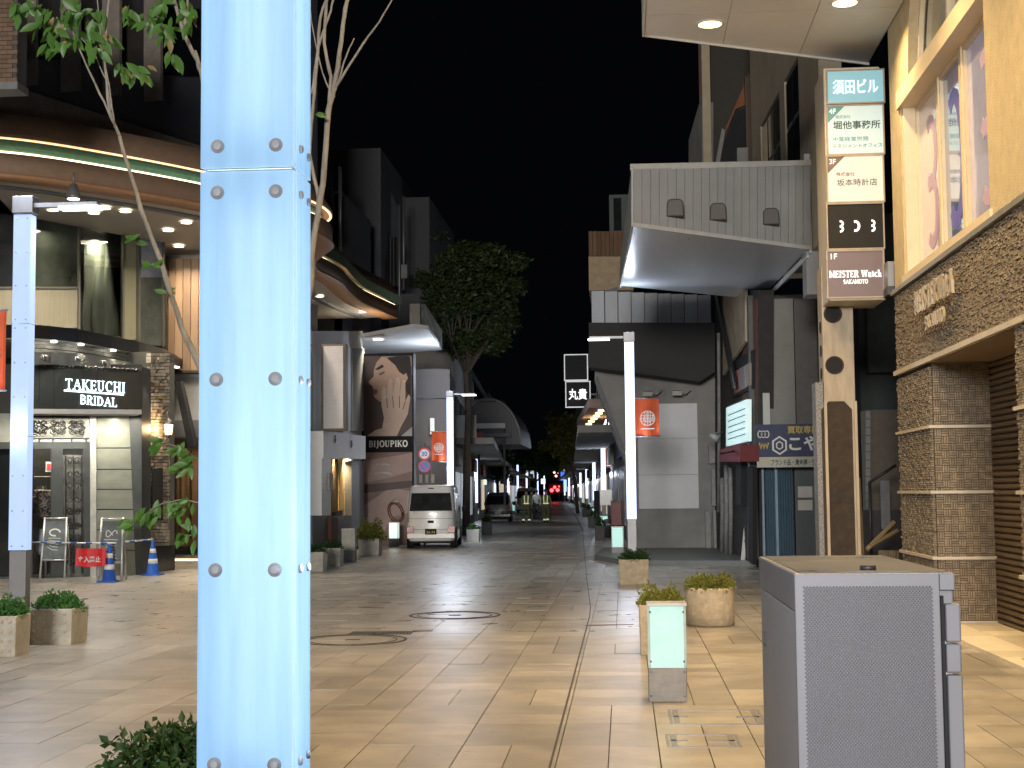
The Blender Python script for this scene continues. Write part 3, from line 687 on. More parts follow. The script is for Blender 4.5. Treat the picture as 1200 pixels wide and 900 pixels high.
# canopy
cp = thing('canopy', 'white panelled canopy with round downlights above the shop sign', 'canopy', (2, 14, 8.0))
Zc = 8.0; fa, fb = PZ(755, 40, Zc), PZ(1041, 73, Zc)
cb = new(); cb.slab([(fa.x+.0,4,Zc+.02),(XF,4,Zc+.02),(XF,fb.y,Zc+.02),(fa.x,fa.y,Zc+.02)], (0,0,.55)); cb.build('canopy_deck', m_offw, cp)
new().slab([(fa.x-.03,4,Zc-.04),(fa.x,4,Zc-.04),(fa.x,fa.y,Zc-.04),(fa.x-.03,fa.y,Zc-.04)], (0,0,.62)).build('edge_trim', m_white, cp)
new().slab([(fa.x,fa.y,Zc-.03),(XF,fb.y,Zc-.03),(XF,fb.y+.03,Zc-.03),(fa.x,fa.y+.03,Zc-.03)], (0,0,.6)).build('edge_trim', m_white, cp)
ysp = [4, 7.4, 10.8, 14.2, 17.4, 19.1]; xs = [fa.x+.01, 1.5, 2.65, XF-.02]
for i in range(3):
    for j in range(6):
        y0 = ysp[j]; y1 = ysp[j+1] if j < 5 else None
        fy = lambda x: fa.y+(fb.y-fa.y)*(x-fa.x)/(XF-fa.x)-.01
        new().slab([(xs[i]+.006,y0+.006,Zc),(xs[i+1]-.006,y0+.006,Zc),(xs[i+1]-.006,(y1-.006) if y1 else fy(xs[i+1]),Zc),(xs[i]+.006,(y1-.006) if y1 else fy(xs[i]),Zc)], (0,0,.015)).build('soffit_panel', m_soff, cp)
def downlight(parent, c, r=.16, power=0, col=WARM, m=None, sz=.25, sp_=132):
    b = new(); b.disc(c+V((0,0,-.012)), r*1.25, XR, V((0,1,0)), (0,0,.012), 20, r0=r); f = b.build('downlight_ring', m_white, parent)
    g = new(); g.disc(c+V((0,0,-.006)), r, XR, V((0,1,0)), (0,0,.004), 20); g.build('downlight_lens', m or m_warm, f)
    if power: lamp(parent, c+V((0,0,-.03)), col, power, sz, spread=sp_)
DP = 92
for c_ in (PZ(832, 28, Zc), PZ(990, 3, Zc)): downlight(cp, c_, power=DP*(1 if c_.x < 2 else .9))
for yy in (15.8, 12.4, 9.0, 5.6):
    for xx, pw in ((.95, 1.0), (2.5, 1.05)): downlight(cp, V((xx, yy, Zc)), power=DP*pw)
# ================================================================== stacked tenant sign on its column
st = thing('sign_tower', 'tall cream tenant signboard with five stacked panels', 'sign', (3.3, 20.6, 4.3))
Ys = 20.6; TL, BR = P(965, 79, Ys), P(1039, 351, Ys)
m_cas = mat('cream_sign_case', (.6,.52,.4), r=.45, var=.05)
new().box(TL.x, BR.x, Ys+.03, Ys+1.0, BR.z, TL.z).build('casing', m_cas, st, bevel=.02)
def sgpanel(y0, y1, m, name='sign_panel'):
    a, b = P(969.5, y0, Ys), P(1035.5, y1, Ys); W_, H_ = b.x-a.x, a.z-b.z; cc = V(((a.x+b.x)/2, Ys, (a.z+b.z)/2))
    o = new().box(a.x, b.x, Ys+.0, Ys+.029, b.z, a.z).build(name, m, st)
    f = new(); t = .02
    f.box(a.x-t, a.x, Ys-.012, Ys+.029, b.z-t, a.z+t); f.box(b.x, b.x+t, Ys-.012, Ys+.029, b.z-t, a.z+t); f.box(a.x, b.x, Ys-.012, Ys+.029, a.z, a.z+t); f.box(a.x, b.x, Ys-.012, Ys+.029, b.z-t, b.z)
    f.build('panel_frame', mat('bronze_frame', (.3,.24,.17), r=.4, m=.4), o)
    return o, cc, W_, H_
def word(par, s, cc, dx, dz, h, m, wd=None, off=.0, serf=False, sp=None):
    t = new(); c3 = cc+V((dx, -.003, dz))
    if serf: serif(t, s, c3, XR, ZU, h, ext=.003, wd=wd, wt=.2, thin=.11, sp=.1)
    else: t.text(s, c3, XR, ZU, h, wd=wd, off=off, ext=.004)
    return t.build('lettering', m, par)
ink_d = mat('dark_ink', (.03,.06,.06), r=.6); ink_t = mat('teal_ink', (.12,.3,.3), r=.6); ink_b = mat('brown_ink', (.14,.1,.09)); wh = glow('white_sign_print', (.9,.95,1), .75)
o, cc, W_, H_ = sgpanel(84, 119, mat('sign_blue', (.22,.42,.48), r=.35, var=.04, em=(.3,.62,.72), es=.34)); word(o, '須田ビル', cc, 0, 0, .21, wh, wd=W_*.82, off=.012)
o, cc, W_, H_ = sgpanel(125, 179, mat('sign_aqua_white', (.4,.47,.45), r=.35, var=.04, em=(.72,.95,.92), es=.34))
new().flat([(-W_/2,H_/2),(-W_/2+.24,H_/2),(-W_/2,H_/2-.24)], cc+V((0,-.002,0)), XR, ZU, (0,-.002,0)).build('corner_mark', ink_t, o)
word(o, '4F', cc+V((0,-.003,0)), -W_/2+.07, H_/2-.07, .07, wh)
word(o, '株式会社', cc, -.17, .19, .05, ink_t); word(o, '堀他事務所', cc, .02, .07, .12, ink_d, wd=.66, off=.015); word(o, '中宮経営労務', cc, -.07, -.13, .065, ink_t, wd=.5); word(o, 'マネジメントオフィス', cc, .02, -.23, .06, ink_t, wd=.7)
o, cc, W_, H_ = sgpanel(184, 235, mat('sign_cream', (.48,.44,.37), r=.35, var=.04, em=(1,.92,.76), es=.34))
new().flat([(-W_/2,H_/2),(-W_/2+.24,H_/2),(-W_/2,H_/2-.24)], cc+V((0,-.002,0)), XR, ZU, (0,-.002,0)).build('corner_mark', ink_b, o)
word(o, '3F', cc+V((0,-.003,0)), -W_/2+.07, H_/2-.07, .07, wh); word(o, '株式会社', cc, -.14, .07, .06, ink_b); word(o, '坂本時計店', cc, .02, -.05, .1, ink_d, wd=.56)
o, cc, W_, H_ = sgpanel(240, 290, mat('sign_black', (.008,.008,.008), r=.8, var=.04))
for dx, kind in ((-.21, 3), (0.0, 1), (.23, 3)):
    g = new()
    if kind == 3:
        for s_ in (.038, -.038): g.ribbon([(dx+.035*math.cos(math.radians(a)), s_+.035*math.sin(math.radians(a))) for a in range(-100, 110, 20)], .028, cc+V((0,-.001,0)), XR, ZU, (0,-.003,0))
    else: g.ribbon([(dx+.05*math.cos(math.radians(a)), .065*math.sin(math.radians(a))) for a in range(-110, 120, 20)], .034, cc+V((0,-.001,0)), XR, ZU, (0,-.003,0))
    g.build('emblem', wh, o)
o, cc, W_, H_ = sgpanel(295, 347, mat('sign_mauve', (.10,.07,.07), r=.35, var=.04, em=(.5,.3,.28), es=.10))
word(o, '1F', cc, -W_/2+.09, H_/2-.07, .08, wh); word(o, 'MEISTER Watch', cc, 0, 0, .09, wh, wd=.72, serf=True); word(o, 'SAKAMOTO', cc, 0, -.11, .055, wh, wd=.34, serf=True)
new().box(BR.x, 3.748, Ys+.3, Ys+.5, 4.5, 4.9).build('bracket', m_dsteel, st); new().box(BR.x, 3.748, Ys+.3, Ys+.5, 6.4, 6.75).build('bracket', m_dsteel, st)
# column
co = thing('steel_column', 'cream steel column with round holes and a rusty brown board', 'column', (P(980,640,21.3).x, 21.3, 0))
a, b = P(963, 360, 21.3), P(999.5, 360, 21.3); m_col = mat('cream_column_paint', (.42,.35,.26), r=.6, var=.25, sc=3, stretch=(3,3,.6))
new().box(a.x, b.x, 21.3, 21.75, 0, BR.z+.6).build('shaft', m_col, co, bevel=.01)
for (px, py) in ((976,368),(978,428)):
    p = P(px, py, 21.3); q = new(); q.disc(p+V((0,-.004,0)), .115, XR, ZU, (0,.01,0), 20); q.build('hole', m_black, co)
    q = new(); q.disc(p+V((0,-.006,0)), .135, XR, ZU, (0,.006,0), 20, r0=.116); q.build('hole_rim', m_rust, co)
for py in (382, 410, 437, 475):
    p = P(960, py, 21.3); q = new(); q.disc(V((a.x-.006, 21.5, p.z)), .09, V((0,1,0)), ZU, (.008,0,0), 16); q.build('hole', m_black, co)
p0, p1 = P(966.5, 640, 21.28), P(998, 470, 21.28); w_ = p1.x-p0.x
sm('old_board', m_rust, co, [p0+V((0,0,-.8)), V((p1.x,21.27,p0.z-.8)), V((p1.x,21.27,p1.z-.12)), V((p1.x-w_*.25,21.27,p1.z)), V((p0.x+w_*.25,21.27,p1.z)), V((p0.x,21.27,p1.z-.12))], (0,.028,0))
new().box(a.x-.01, a.x+.03, 21.24, 21.27, .4, p1.z).build('board_strip', m_col, co); new().box(b.x-.03, b.x+.01, 21.24, 21.27, .4, p1.z).build('board_strip', m_col, co)
new().box(a.x-.12, a.x-.01, 21.3, 21.7, .3, 3.2).build('cable_duct', mat('speckled_duct', (.2,.2,.21), var=.8, sc=40), co)
# ================================================================== utility cabinet
Yc = 3.93; A = P(932, 672, Yc); B = P(1117, 674, Yc); Hc = A.z; Lc = 1.0
uc = thing('utility_cabinet', 'tall grey steel utility cabinet with dimpled front panel', 'cabinet', (A.x+.2, Yc, 0))
m_cab = mat('grey_cabinet_paint', (.19,.19,.21), r=.42, var=.04, sc=4); m_cab2 = mat('grey_cabinet_lit_side', (.36,.35,.36), r=.5, var=.06, sc=3)  # side colour made paler in place of pillar light falling on it
new().box(A.x, B.x-.005, Yc+.006, Yc+Lc, 0, Hc-.105).build('body', m_cab2, uc, bevel=.004)
new().box(A.x-.004, B.x+.0, Yc+.008, Yc+Lc+.01, Hc-.10, Hc).build('lid', m_cab, uc, bevel=.004)
new().box(A.x-.002, A.x+.004, Yc+.05, Yc+Lc, Hc-.098, Hc-.012).build('lid_band', mat('weathered_band', (.16,.16,.14), r=.7, var=.5, sc=8), uc)
lt_ = new(); lt_.box(A.x+.012, B.x-.012, Yc+.012, Yc+Lc-.01, Hc, Hc+.0025); lt_.build('lid_top', mat('dirty_lid_top', (.085,.09,.10), r=.3, var=.5, sc=6), uc)
new().lathe([(.022,0),(.022,.012),(.0,.012)], (A.x+.21, Yc+.12, Hc+.002), 16).build('lid_cap', m_dsteel, uc)
d0, d1 = P(941, 700, Yc), P(1092, 690, Yc)
bz1 = P(945, 688, Yc).z; bx0, bx1 = P(941.5, 690, Yc).x, P(1092, 690, Yc).x
new().box(bx1+.0185, B.x+.0, Yc-.012, Yc+.0075, Hc-.045, Hc-.001).build('corner_plate', m_cab, uc, bevel=.002); new().box(A.x-.004, bx1+.018, Yc-.012, Yc+.0075, 0, Hc-.001).build('front_door', m_cab, uc, bevel=.003)
bm_ = new(); ph = .0086; j = 0; z = bz1
while z > .55:
    i = 0; x = bx0+(ph/2 if j % 2 else 0)
    while x < bx1-.002:
        r_ = .0040; bm_.add([(x-r_,Yc-.012,z),(x,Yc-.012,z-r_),(x+r_,Yc-.012,z),(x,Yc-.012,z+r_),(x-.0012,Yc-.0175,z+.0012),(x+.0012,Yc-.0175,z+.0012),(x,Yc-.0175,z-.001)],
            [(0,1,6,4),(1,2,5,6),(2,3,5),(3,0,4,5),(4,6,5)]); x += ph
    z -= ph*.62; j += 1
bm_.build('dimples', m_cab, uc, kind='stuff')
gz = Hc-.06
new().box(bx1+.020, bx1+.028, Yc-.008, Yc+.005, 0, gz).build('door_gap', m_black, uc)
zz = [gz-.02, gz-.12, gz-.125, gz-.2, gz-.205, gz-.5, gz-.505, gz-.62, gz-.625, gz-1.1]
for k in range(5):
    new().box(bx1+.030, B.x+.012, Yc-.022 if k % 2 == 0 else Yc-.016, Yc+.02, zz[2*k+1], zz[2*k]).build('hinge_leaf', m_cab, uc, bevel=.005)
for k, zc_ in enumerate((gz-.1, gz-.14, gz-.16)): new().text('東電', V((A.x-.002, Yc+.88, gz-.2)), (0,-1,0), ZU, .05, wd=.06, ext=.002).build('lettering', m_dsteel, uc) if k == 0 else None
new().box(A.x-.003, A.x+.0, Yc+.06, Yc+.1, Hc-.09, Hc-.03).build('sticker', mat('pale_sticker', (.45,.5,.48)), uc)
# ================================================================== alley between column and watch shop
al = thing('alley_house', 'dark green-grey house wall with stair rail in the gap beside the stone pier', 'building', (4.4, 27, 0))
m_dg = mat('dark_green_wall', (.05,.065,.065), r=.7, var=.15)
def bxp(x0, y0, x1, y1, Y, dep, name, m, parent, **k):     # box whose front face fills the given picture rectangle at distance Y
    a, b = P((x0+x1)/2, y0, Y), P((x0+x1)/2, y1, Y); l, r_ = P(x0, (y0+y1)/2, Y), P(x1, (y0+y1)/2, Y)
    return new().box(l.x, r_.x, Y, Y+dep, b.z, a.z).build(name, m, parent, **k)
bxp(996, 250, 1080, 655, 29, .5, 'wall', m_dg, al)
bxp(1018, 350, 1075, 436, 28.6, .39, 'upper_wall', mat('grey_green_render', (.06,.075,.072), r=.8), al)
bxp(1003, 352, 1009, 620, 28.7, .29, 'drain_pipe', m_black, al)
bxp(1016, 480, 1075, 598, 28, .6, 'lower_wall', mat('pale_brown_render', (.17,.15,.13), r=.9, var=.15), al)
for k in range(12): bxp(1015, 482+k*9.6, 1020, 490.5+k*9.6, 27.95, .06, 'block', mat('white_block', (.3,.31,.32), var=.1), al)
bxp(1002, 598, 1070, 660, 27.6, .3, 'step_wall', m_concd, al)
h = new(); h.tube([P(1018,566,26), P(1050,545,26)], .03, 6); h.build('handrail', m_dsteel, al)
h = new(); h.tube([P(1019,566,26), P(1021,655,26)], .03, 6); h.build('rail_post', m_dsteel, al)
bxp(1033, 563, 1043, 620, 26.3, .1, 'gate_panel', mat('mesh_panel', (.2,.2,.22)), al)
for k in range(8): bxp(1030+k*3, 645, 1032.4+k*3, 672, 25, .03, 'timber_slat', mat('timber', (.3,.22,.12), var=.2, rand=1), al)
for i, (x0, y0, x1, y1, t) in enumerate(((1016,644,1048,612,'long pale timber leaning low behind the stair rail post'),(1020,640,1052,622,'shorter pale timber leaning beside the stone pier'),(1005,560,1010,655,'upright pale timber standing behind the cream column'),)):
    q = new(); q.tube([P(x0,y0,24.6), P(x1,y1,24.9)], .045, 4); q = q.build('timber_plank', mat('timber', (.3,.22,.12)), loc=P(x0,y0,24.6)); tag(q, t, 'timber')
q = new(); q.box(0,0,0,0,0,0)
g_ = thing('electric_meter', 'old grey metal box fixed to the wall under the tenant sign', 'meter box', P(1042,325,20.35)); bxp(1040, 306, 1050, 336, 20.3, .3, 'box', m_steel, g_, bevel=.01); bxp(1040, 336, 1052, 345, 20.25, .3, 'bracket', m_dsteel, g_)

# ================================================================== gold buyer's shop behind the column
gs = thing('gold_shop', 'grey shop front with blue shutter under the gold buying banner', 'building', (3.6, 31, 0))
m_gc = mat('grey_column_cladding', (.24,.235,.22), r=.7, var=.12, sc=2); m_gd = mat('grey_upper_wall', (.12,.12,.12), r=.8, var=.12)
bxp(880, 345, 1000, 655, 31.6, .4, 'wall', m_gd, gs)
bxp(893, 348, 901, 505, 31.0, .6, 'white_strip', m_offw, gs); bxp(901, 350, 931, 505, 31.05, .5, 'column', m_gc, gs); bxp(932, 350, 958, 505, 31.3, .29, 'wall_bay', mat('darker_grey_bay', (.13,.125,.12)), gs)  # bay in a darker grey than the column
m_blue = mat('blue_corrugated_shutter', (.14,.22,.29), r=.5, m=.2, var=.1)
bs = new(); a, b = P(896, 548, 31.2), P(931, 660, 31.2); n = 22
vs = []; fs = []
for i in range(n+1):
    x = a.x+(b.x-a.x)*i/n; y = 31.2+(.05 if i % 2 else 0)
    vs += [(x,y,.12),(x,y,a.z),(x,y+.02,.12),(x,y+.02,a.z)]
for i in range(n): fs += [(4*i,4*i+4,4*i+5,4*i+1),(4*i+3,4*i+7,4*i+6,4*i+2)]
bs.add(vs, fs); bs.build('corrugated_shutter', m_blue, gs)
bxp(893.5, 548, 896, 655, 31.1, .2, 'shutter_rail', mat('blue_rail', (.22,.33,.42)), gs); bxp(909, 548, 912, 655, 31.12, .07, 'shutter_rail', mat('blue_rail', (.22,.33,.42)), gs)
bxp(932, 548, 958, 655, 31.3, .2, 'dark_door', mat('navy_door', (.02,.035,.045), r=.4), gs)
bxp(935, 570, 952, 583, 31.25, .04, 'notice', m_offw, gs); bxp(935, 586, 952, 598, 31.25, .04, 'notice', m_offw, gs)
bn = thing('shop_banner', 'navy banner with white kana and hexagon crest above the blue shutter', 'shop sign', P(924,522,30.6))
m_navy = mat('navy_banner', (.035,.045,.11), r=.6, var=.08); m_gold = mat('gold_print', (.55,.4,.08), r=.5)
bxp(887, 497, 962, 535, 30.6, .06, 'banner_field', m_navy, bn); bxp(887, 535.3, 962, 547.5, 30.6, .06, 'banner_strip', mat('pale_yellow_strip', (.5,.5,.42), var=.06), bn)
bxp(999, 488, 1014, 543, 30.6, .06, 'side_field', m_navy, bn); bxp(1000, 530, 1013, 543, 30.58, .015, 'side_strip', m_offw, bn)
u = 30.6/F
t = new(); t.text('こやま', P(930,519,30.6)+V((.0,-.002,0)), XR, ZU, 17*u, wd=50*u, off=.03, ext=.006, left=False); 
t = new(); t.text('こや', P(942,519.5,30.6), XR, ZU, 17*u, wd=34*u, off=.03, ext=.006); t.build('lettering', m_print, bn)
t = new(); t.text('買取専門', P(941,503.5,30.6), XR, ZU, 9*u, wd=36*u, off=.02, ext=.006); t.build('lettering', m_gold, bn)
t = new(); t.text('ブランド品・貴金属・宝石', P(932,541.5,30.6), XR, ZU, 7*u, wd=56*u, off=.02, ext=.006); t.build('lettering', ink_d, bn)
t = new(); t.text('金・プラ', P(895,541.5,30.6), XR, ZU, 5*u, wd=12*u, ext=.006); t.build('lettering', m_gold, bn)
hx = lambda r_: [(r_*.86*math.cos(math.radians(30+60*i)), r_*math.sin(math.radians(30+60*i))) for i in range(6)]
t = new(); t.ribbon(hx(10*u), 2.2*u, P(913.5,522,30.59), XR, ZU, (0,-.008,0), closed=True); t.ribbon(hx(4.5*u), 1.5*u, P(913.5,522,30.588), XR, ZU, (0,-.008,0), closed=True); t.build('hexagon_crest', m_print, bn)
t = new()
for k in range(3): t.ribbon([(3*math.cos(a_/10*2*PI)*u*.8+k*4*u, 4*math.sin(a_/10*2*PI)*u) for a_ in range(10)], 1.1*u, P(890.5,509,30.59), XR, ZU, (0,-.006,0), closed=True)
t.build('ring_print', m_print, bn)
t = new()
for k in range(3): t.ribbon([(-2*u+k*3.5*u,3*u),(k*3.5*u-.5*u,-4*u),(1.5*u+k*3.5*u,3*u)], 1.6*u, P(892,522,30.59), XR, ZU, (0,-.006,0))
t.build('jewellery_print', m_gold, bn)

# ================================================================== grey building with the long white canopy box
gbld = thing('canopy_building', 'cream building with tall dark windows above a white cladded canopy box', 'building', (3.4, 27, 0))
m_clad = mat('white_cladding', (.38,.385,.385), r=.6, var=.08, sc=2); m_sof = mat('pale_metal_soffit', (.58,.62,.68), r=.3, var=.12, sc=1.5, stretch=(1,.15,1))
N1, N2 = P(742,262,24.0), P(950,290,26.5); F1, F2 = P(728,335,31.2), P(890,351,33.9); T1, T2 = P(742,198,24.0), P(950,193,26.5)
E1 = V((N1.x-.02, 31.1, T1.z)); E2 = V((N2.x, 33.5, T2.z))
# soffit sheet, front face planks, far side
sm('canopy_soffit', m_sof, gbld, [N1+V((.02,.04,0)), N2+V((0,.04,0)), F2, F1], (0,0,.06))
npl = 22
for k in range(npl):
    u0, u1 = k/npl, (k+1)/npl; a0, a1 = N1.lerp(N2, u0), N1.lerp(N2, u1); b0, b1 = T1.lerp(T2, u0), T1.lerp(T2, u1); g = (a1-a0)*.02
    sm('cladding_panel', m_clad, gbld, [a0+g, a1-g, b1-g, b0+g], (.01,.05,0))
sm('canopy_end', m_clad, gbld, [N1+V((-.03,-.02,-.03)), F1+V((-.03,0,-.03)), V((F1.x-.03, F1.y, T1.z-.5)), T1+V((-.03,-.02,0))], (.03,0,0))
sm('canopy_core', m_gd, gbld, [N1+V((.05,.12,.1)), N2+V((0,.12,.1)), F2+V((0,-.05,.1)), F1+V((.1,-.05,.1))], (0,0,.75))
sm('bottom_trim', m_offw, gbld, [N1+V((-.03,-.03,-.05)), N2+V((0,-.03,-.05)), N2+V((0,.02,-.05)), N1+V((-.03,.02,-.05))], (0,0,.07))
sm('top_trim', m_offw, gbld, [T1+V((-.05,-.03,-.02)), T2+V((0,-.03,-.02)), T2+V((0,.2,-.02)), T1+V((-.05,.2,-.02))], (0,0,.1))
for k, z in enumerate((0, .09)): sm('edge_pipe', m_white, gbld, [N2+V((-.02-k*.05,0,-.1-z)), F2+V((0-k*.05,0,-.1-z)), F2+V((.03-k*.05,0,-.1-z)), N2+V((.01-k*.05,0,-.1-z))], (0,0,.05))
for (px, py) in ((791,244),(841,248.5),(903,254)):
    t_ = (px-742)/208; Yv = 24+2.5*t_-.06; c_ = P(px, py, Yv); b = new()
    b.slab([c_+V((-.15,0,-.16)), c_+V((.15,0,-.16)), c_+V((.14,0,.08)), c_+V((.09,0,.14)), c_+V((-.09,0,.14)), c_+V((-.14,0,.08))], (0,-.12,0)); b.build('vent_hood', mat('brown_vent', (.06,.05,.045), r=.5), gbld, bevel=.02)
for (px, py) in ((843,290),(829,311),(817,331)):
    c_ = PZ(px, py, N1.z); downlight(gbld, c_+V((0,0,-.01)), r=.07, m=mat('unlit_lens', (.5,.35,.3)))
# street-side walls behind, following the bend
A2 = P(950, 190, 26.5); dd = ray(664, 575); B2 = A2+V((dd.x, dd.y, 0))*10
vp = lambda px, py, off=0: vplane(px, py, (A2.x-off, A2.y), (B2.x-off, B2.y))
m_cw = mat('aged_cream_wall', (.42,.36,.27), r=.85, var=.16, sc=1.2, bump=.1)
w0, w1 = vp(881.5, 190), vp(960, 190); zt = 11.5
def fw(x0, x1, z0, z1): a, b = vp(x0, 190), vp(x1, 190); return [V((a.x,a.y,z0)), V((b.x,b.y,z0)), V((b.x,b.y,z1)), V((a.x,a.y,z1))]
p1, p2 = vp(892, 148), vp(915, 148); p3, p4 = vp(921, 90), vp(938, 90); ztop1, ztop2 = vp(892,148).z, vp(921,90).z; zb = 7.0
ztw = (ztop1+ztop2)/2
for a_, b_ in ((881.5,892),(915,921),(938,962)): sm('wall', m_cw, gbld, fw(a_, b_, 6.0, ztw), (.4,0,0))
sm('wall', m_cw, gbld, fw(881.5, 962, ztw, 13), (.4,0,0))
for a_, b_, n_ in ((892,915,3),(921,938,2)):
    w_ = sm('window', m_dsteel, gbld, [p+V((.05,0,0)) for p in fw(a_, b_, 6.0, ztw)], (.1,0,0))
    for k in range(n_):
        x0, x1 = a_+(b_-a_)*k/n_+.6, a_+(b_-a_)*(k+1)/n_-.6
        sm('pane', m_glassd, w_, [p+V((.02,0,0)) for p in fw(x0, x1, 6.1, ztw-1.1)], (.03,0,0)); sm('pane', m_glassd, w_, [p+V((.02,0,0)) for p in fw(x0, x1, ztw-1.0, ztw-.1)], (.03,0,0))
bxp(944, 180, 960, 345, 26.6, .6, 'end_wall', m_clad, gbld)
# far buildings' upper parts over the canopy box
ub = thing('tall_dark_house', 'dark panelled upper house with an orange gable and cream pillars', 'building', P(850,190,38))
bxp(833, 20, 882, 200, 38, 1, 'dark_wall', mat('brown_black_panel', (.045,.038,.032), r=.8, var=.15), ub)
bxp(823, 20, 832.5, 200, 37.6, 1.4, 'cream_pillar', m_cream, ub)
sm('slanted_wall', m_conc, ub, [P(807,205,40), P(823,205,37.6), P(823,118,37.6), P(819,122,38), P(807,164,40)], (.3,.2,0))
sm('orange_gable', mat('orange_gable_tile', (.22,.085,.035), r=.8, var=.25), ub, [P(849,153,37.9), P(878,85,37.9), P(880,120,37.9), P(862,128,37.9), P(850,156,37.9)], (0,.08,0))
sm('gable_opening', m_black, ub, [P(840,194,37.95), P(861,129,37.95), P(876,126,37.95), P(876,194,37.95)], (0,.04,0))
sm('gable_slope', m_conc, ub, [P(838,194,37.9), P(846,150,37.9), P(850,153,37.9), P(843,194,37.9)], (0,.06,0))
bxp(874, 90, 881, 195, 37.7, .25, 'brown_pillar', mat('brown_wood', (.10,.06,.04)), ub); bxp(864, 173, 877, 195, 37.4, .4, 'small_box', m_conc, ub)
# ================================================================== dark facade with the lit sign
A3, B3 = P(889, 600, 31.5), P(838, 600, 39.4)
fp = lambda px, py, o=0: vplane(px, py, (A3.x-o, A3.y), (B3.x-o, B3.y))
df = thing('old_shop_facade', 'narrow dark old shop facade with brick strips, pipes and posters', 'building', (A3.x, 35, 0))
def fq(x0, yt0, yb0, x1, yt1, yb1, name, m, o=0, d=.06, par=None): return sm(name, m, par or df, [fp(x0,yb0,o), fp(x1,yb1,o), fp(x1,yt1,o), fp(x0,yt0,o)], (d,0,0))
m_brick = mat('old_red_brick', (.12,.05,.035), r=.9, var=.4, sc=12, bump=.5)
fq(838, 340, 644, 890, 340, 668, 'wall', mat('sooty_wall', (.035,.032,.032), r=.9, var=.3), 0, .3)
fq(870, 350, 480, 887, 350, 500, 'brick_strip', m_brick, .02)
fq(847, 340, 440, 873, 340, 400, 'beige_board', mat('weathered_beige_board', (.36,.3,.22), r=.8, var=.3, sc=2), .12)
sm('sloped_beam', m_dsteel, df, [fp(836,340,.2), fp(839,340,.2), fp(862,455,.2), fp(858,455,.2)], (.06,0,0))
fq(858, 424, 466, 882, 410, 455, 'window', m_black, .08)
for k, c_ in enumerate(((.25,.08,.04),(.2,.18,.2),(.3,.25,.2))): fq(860+k*6.5, 436-k*4, 462-k*4, 865.5+k*6.5, 433-k*4, 459-k*4, 'poster', mat(f'poster_tone_{"abc"[k]}', c_), .12)
sg = fq(851, 478, 523, 875, 468, 517, 'lit_sign', glow('aqua_white_sign', (.55,.9,.88), .5), .35, .1)
for k in range(5): fq(853, 487+k*7-.7, 488.2+k*7-.7, 873, 478+k*7.5, 479.2+k*7.5, 'sign_text_row', ink_t, .36, .005, par=sg)
fq(843, 527, 541, 867, 521, 541, 'red_awning', mat('dark_red_awning', (.15,.015,.02), r=.6), .5, .4)
sm('sign_frame', m_dsteel, df, [fp(850,477,.3), fp(876,466,.3), fp(876,519,.3), fp(850,525,.3)], (.04,0,0))
for (px, y0, y1, r_) in ((842,390,600,.045),(846,560,650,.06),(851,545,655,.06),(856,548,655,.05),(878,480,655,.04)):
    t = new(); t.tube([fp(px,y1,.15), fp(px+.8,(y0+y1)/2,.14), fp(px,y0,.15)], r_, 8); t.build('pipe', mat('grey_pipe', (.22,.22,.22), var=.3), df)
fq(871, 545, 655, 882, 548, 660, 'doorway', m_black, .18, .1); fq(862, 540, 590, 868, 540, 592, 'hanging_lantern', m_black, .3, .2)
sm('lamp_bracket', m_dsteel, df, [fp(843,533,.9), fp(876,527,.1), fp(876,525,.1), fp(843,531,.9)], (0,.03,0))
t = new(); c_ = P(832, 509, 36.5); t.tube([c_, c_+V((.2,.0,-.12))], [.05,.1], 10); t.tube([c_, c_+V((.45,.6,.1))], .015, 6); t.build('spot_lamp', mat('pale_lamp', (.45,.5,.5)), df)
q = sm('sandwich_board', m_offw, None, [P(868,658,32.3), P(872.5,659,32.3), P(883,562,32.8), P(877,562,32.8)], (.03,.06,0), loc=P(870,658,32.3)); tag(q, 'tall narrow white sign board leaning against the dark old facade', 'sign')
q = new(); q.text('書画買入', P(876,606,32.25), V((0,0,-1))*1+V((-.09,0,0)), XR, .1, wd=1.1, ext=.01); q.build('lettering', ink_d, bpy.data.objects['sandwich_board'])
# ================================================================== rendered wall house with the white panel
rh = thing('rendered_house', 'grey rendered house end with a big blank white panel', 'building', P(780,645,39.5))
Yw = 39.5
sm('wall', m_conc, rh, [P(x, y, Yw) for x, y in ((735,648),(840,648),(840,436),(697,428),(697,447),(733,540))], (0,1.5,0))
bxp(748, 473, 818, 596, Yw-.05, .049, 'white_panel', mat('blank_white_panel', (.47,.48,.5), r=.4, var=.12, sc=1.5), rh)
bxp(747, 513.6, 819, 514.1, Yw-.056, .005, 'panel_joint', m_conc, rh); bxp(747, 556, 819, 556.5, Yw-.056, .005, 'panel_joint', m_conc, rh)
sm('black_upper_storey', mat('black_cladding', (.018,.018,.019), r=.7, var=.2, stretch=(20,1,1)), rh, [P(x, y, 38.4) for x, y in ((690,430),(820,447),(838,436),(838,378),(690,378))], (0,1.05,0))
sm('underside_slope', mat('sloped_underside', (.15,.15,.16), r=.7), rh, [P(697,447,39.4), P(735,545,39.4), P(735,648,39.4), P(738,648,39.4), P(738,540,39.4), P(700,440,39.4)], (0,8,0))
for k in range(9):
    x0 = 693+k*15.6; bxp(x0+.4, 341+k*.6, x0+15, 379, 38.8-.03*k, .1, 'corrugated_panel', mat('blue_white_corrugated', (.34,.37,.42), r=.45, var=.2, sc=1, stretch=(3,1,.4), rand=1), rh); bxp(x0+15, 341+k*.6, x0+16, 379, 38.7, .2, 'panel_rib', m_concd, rh)
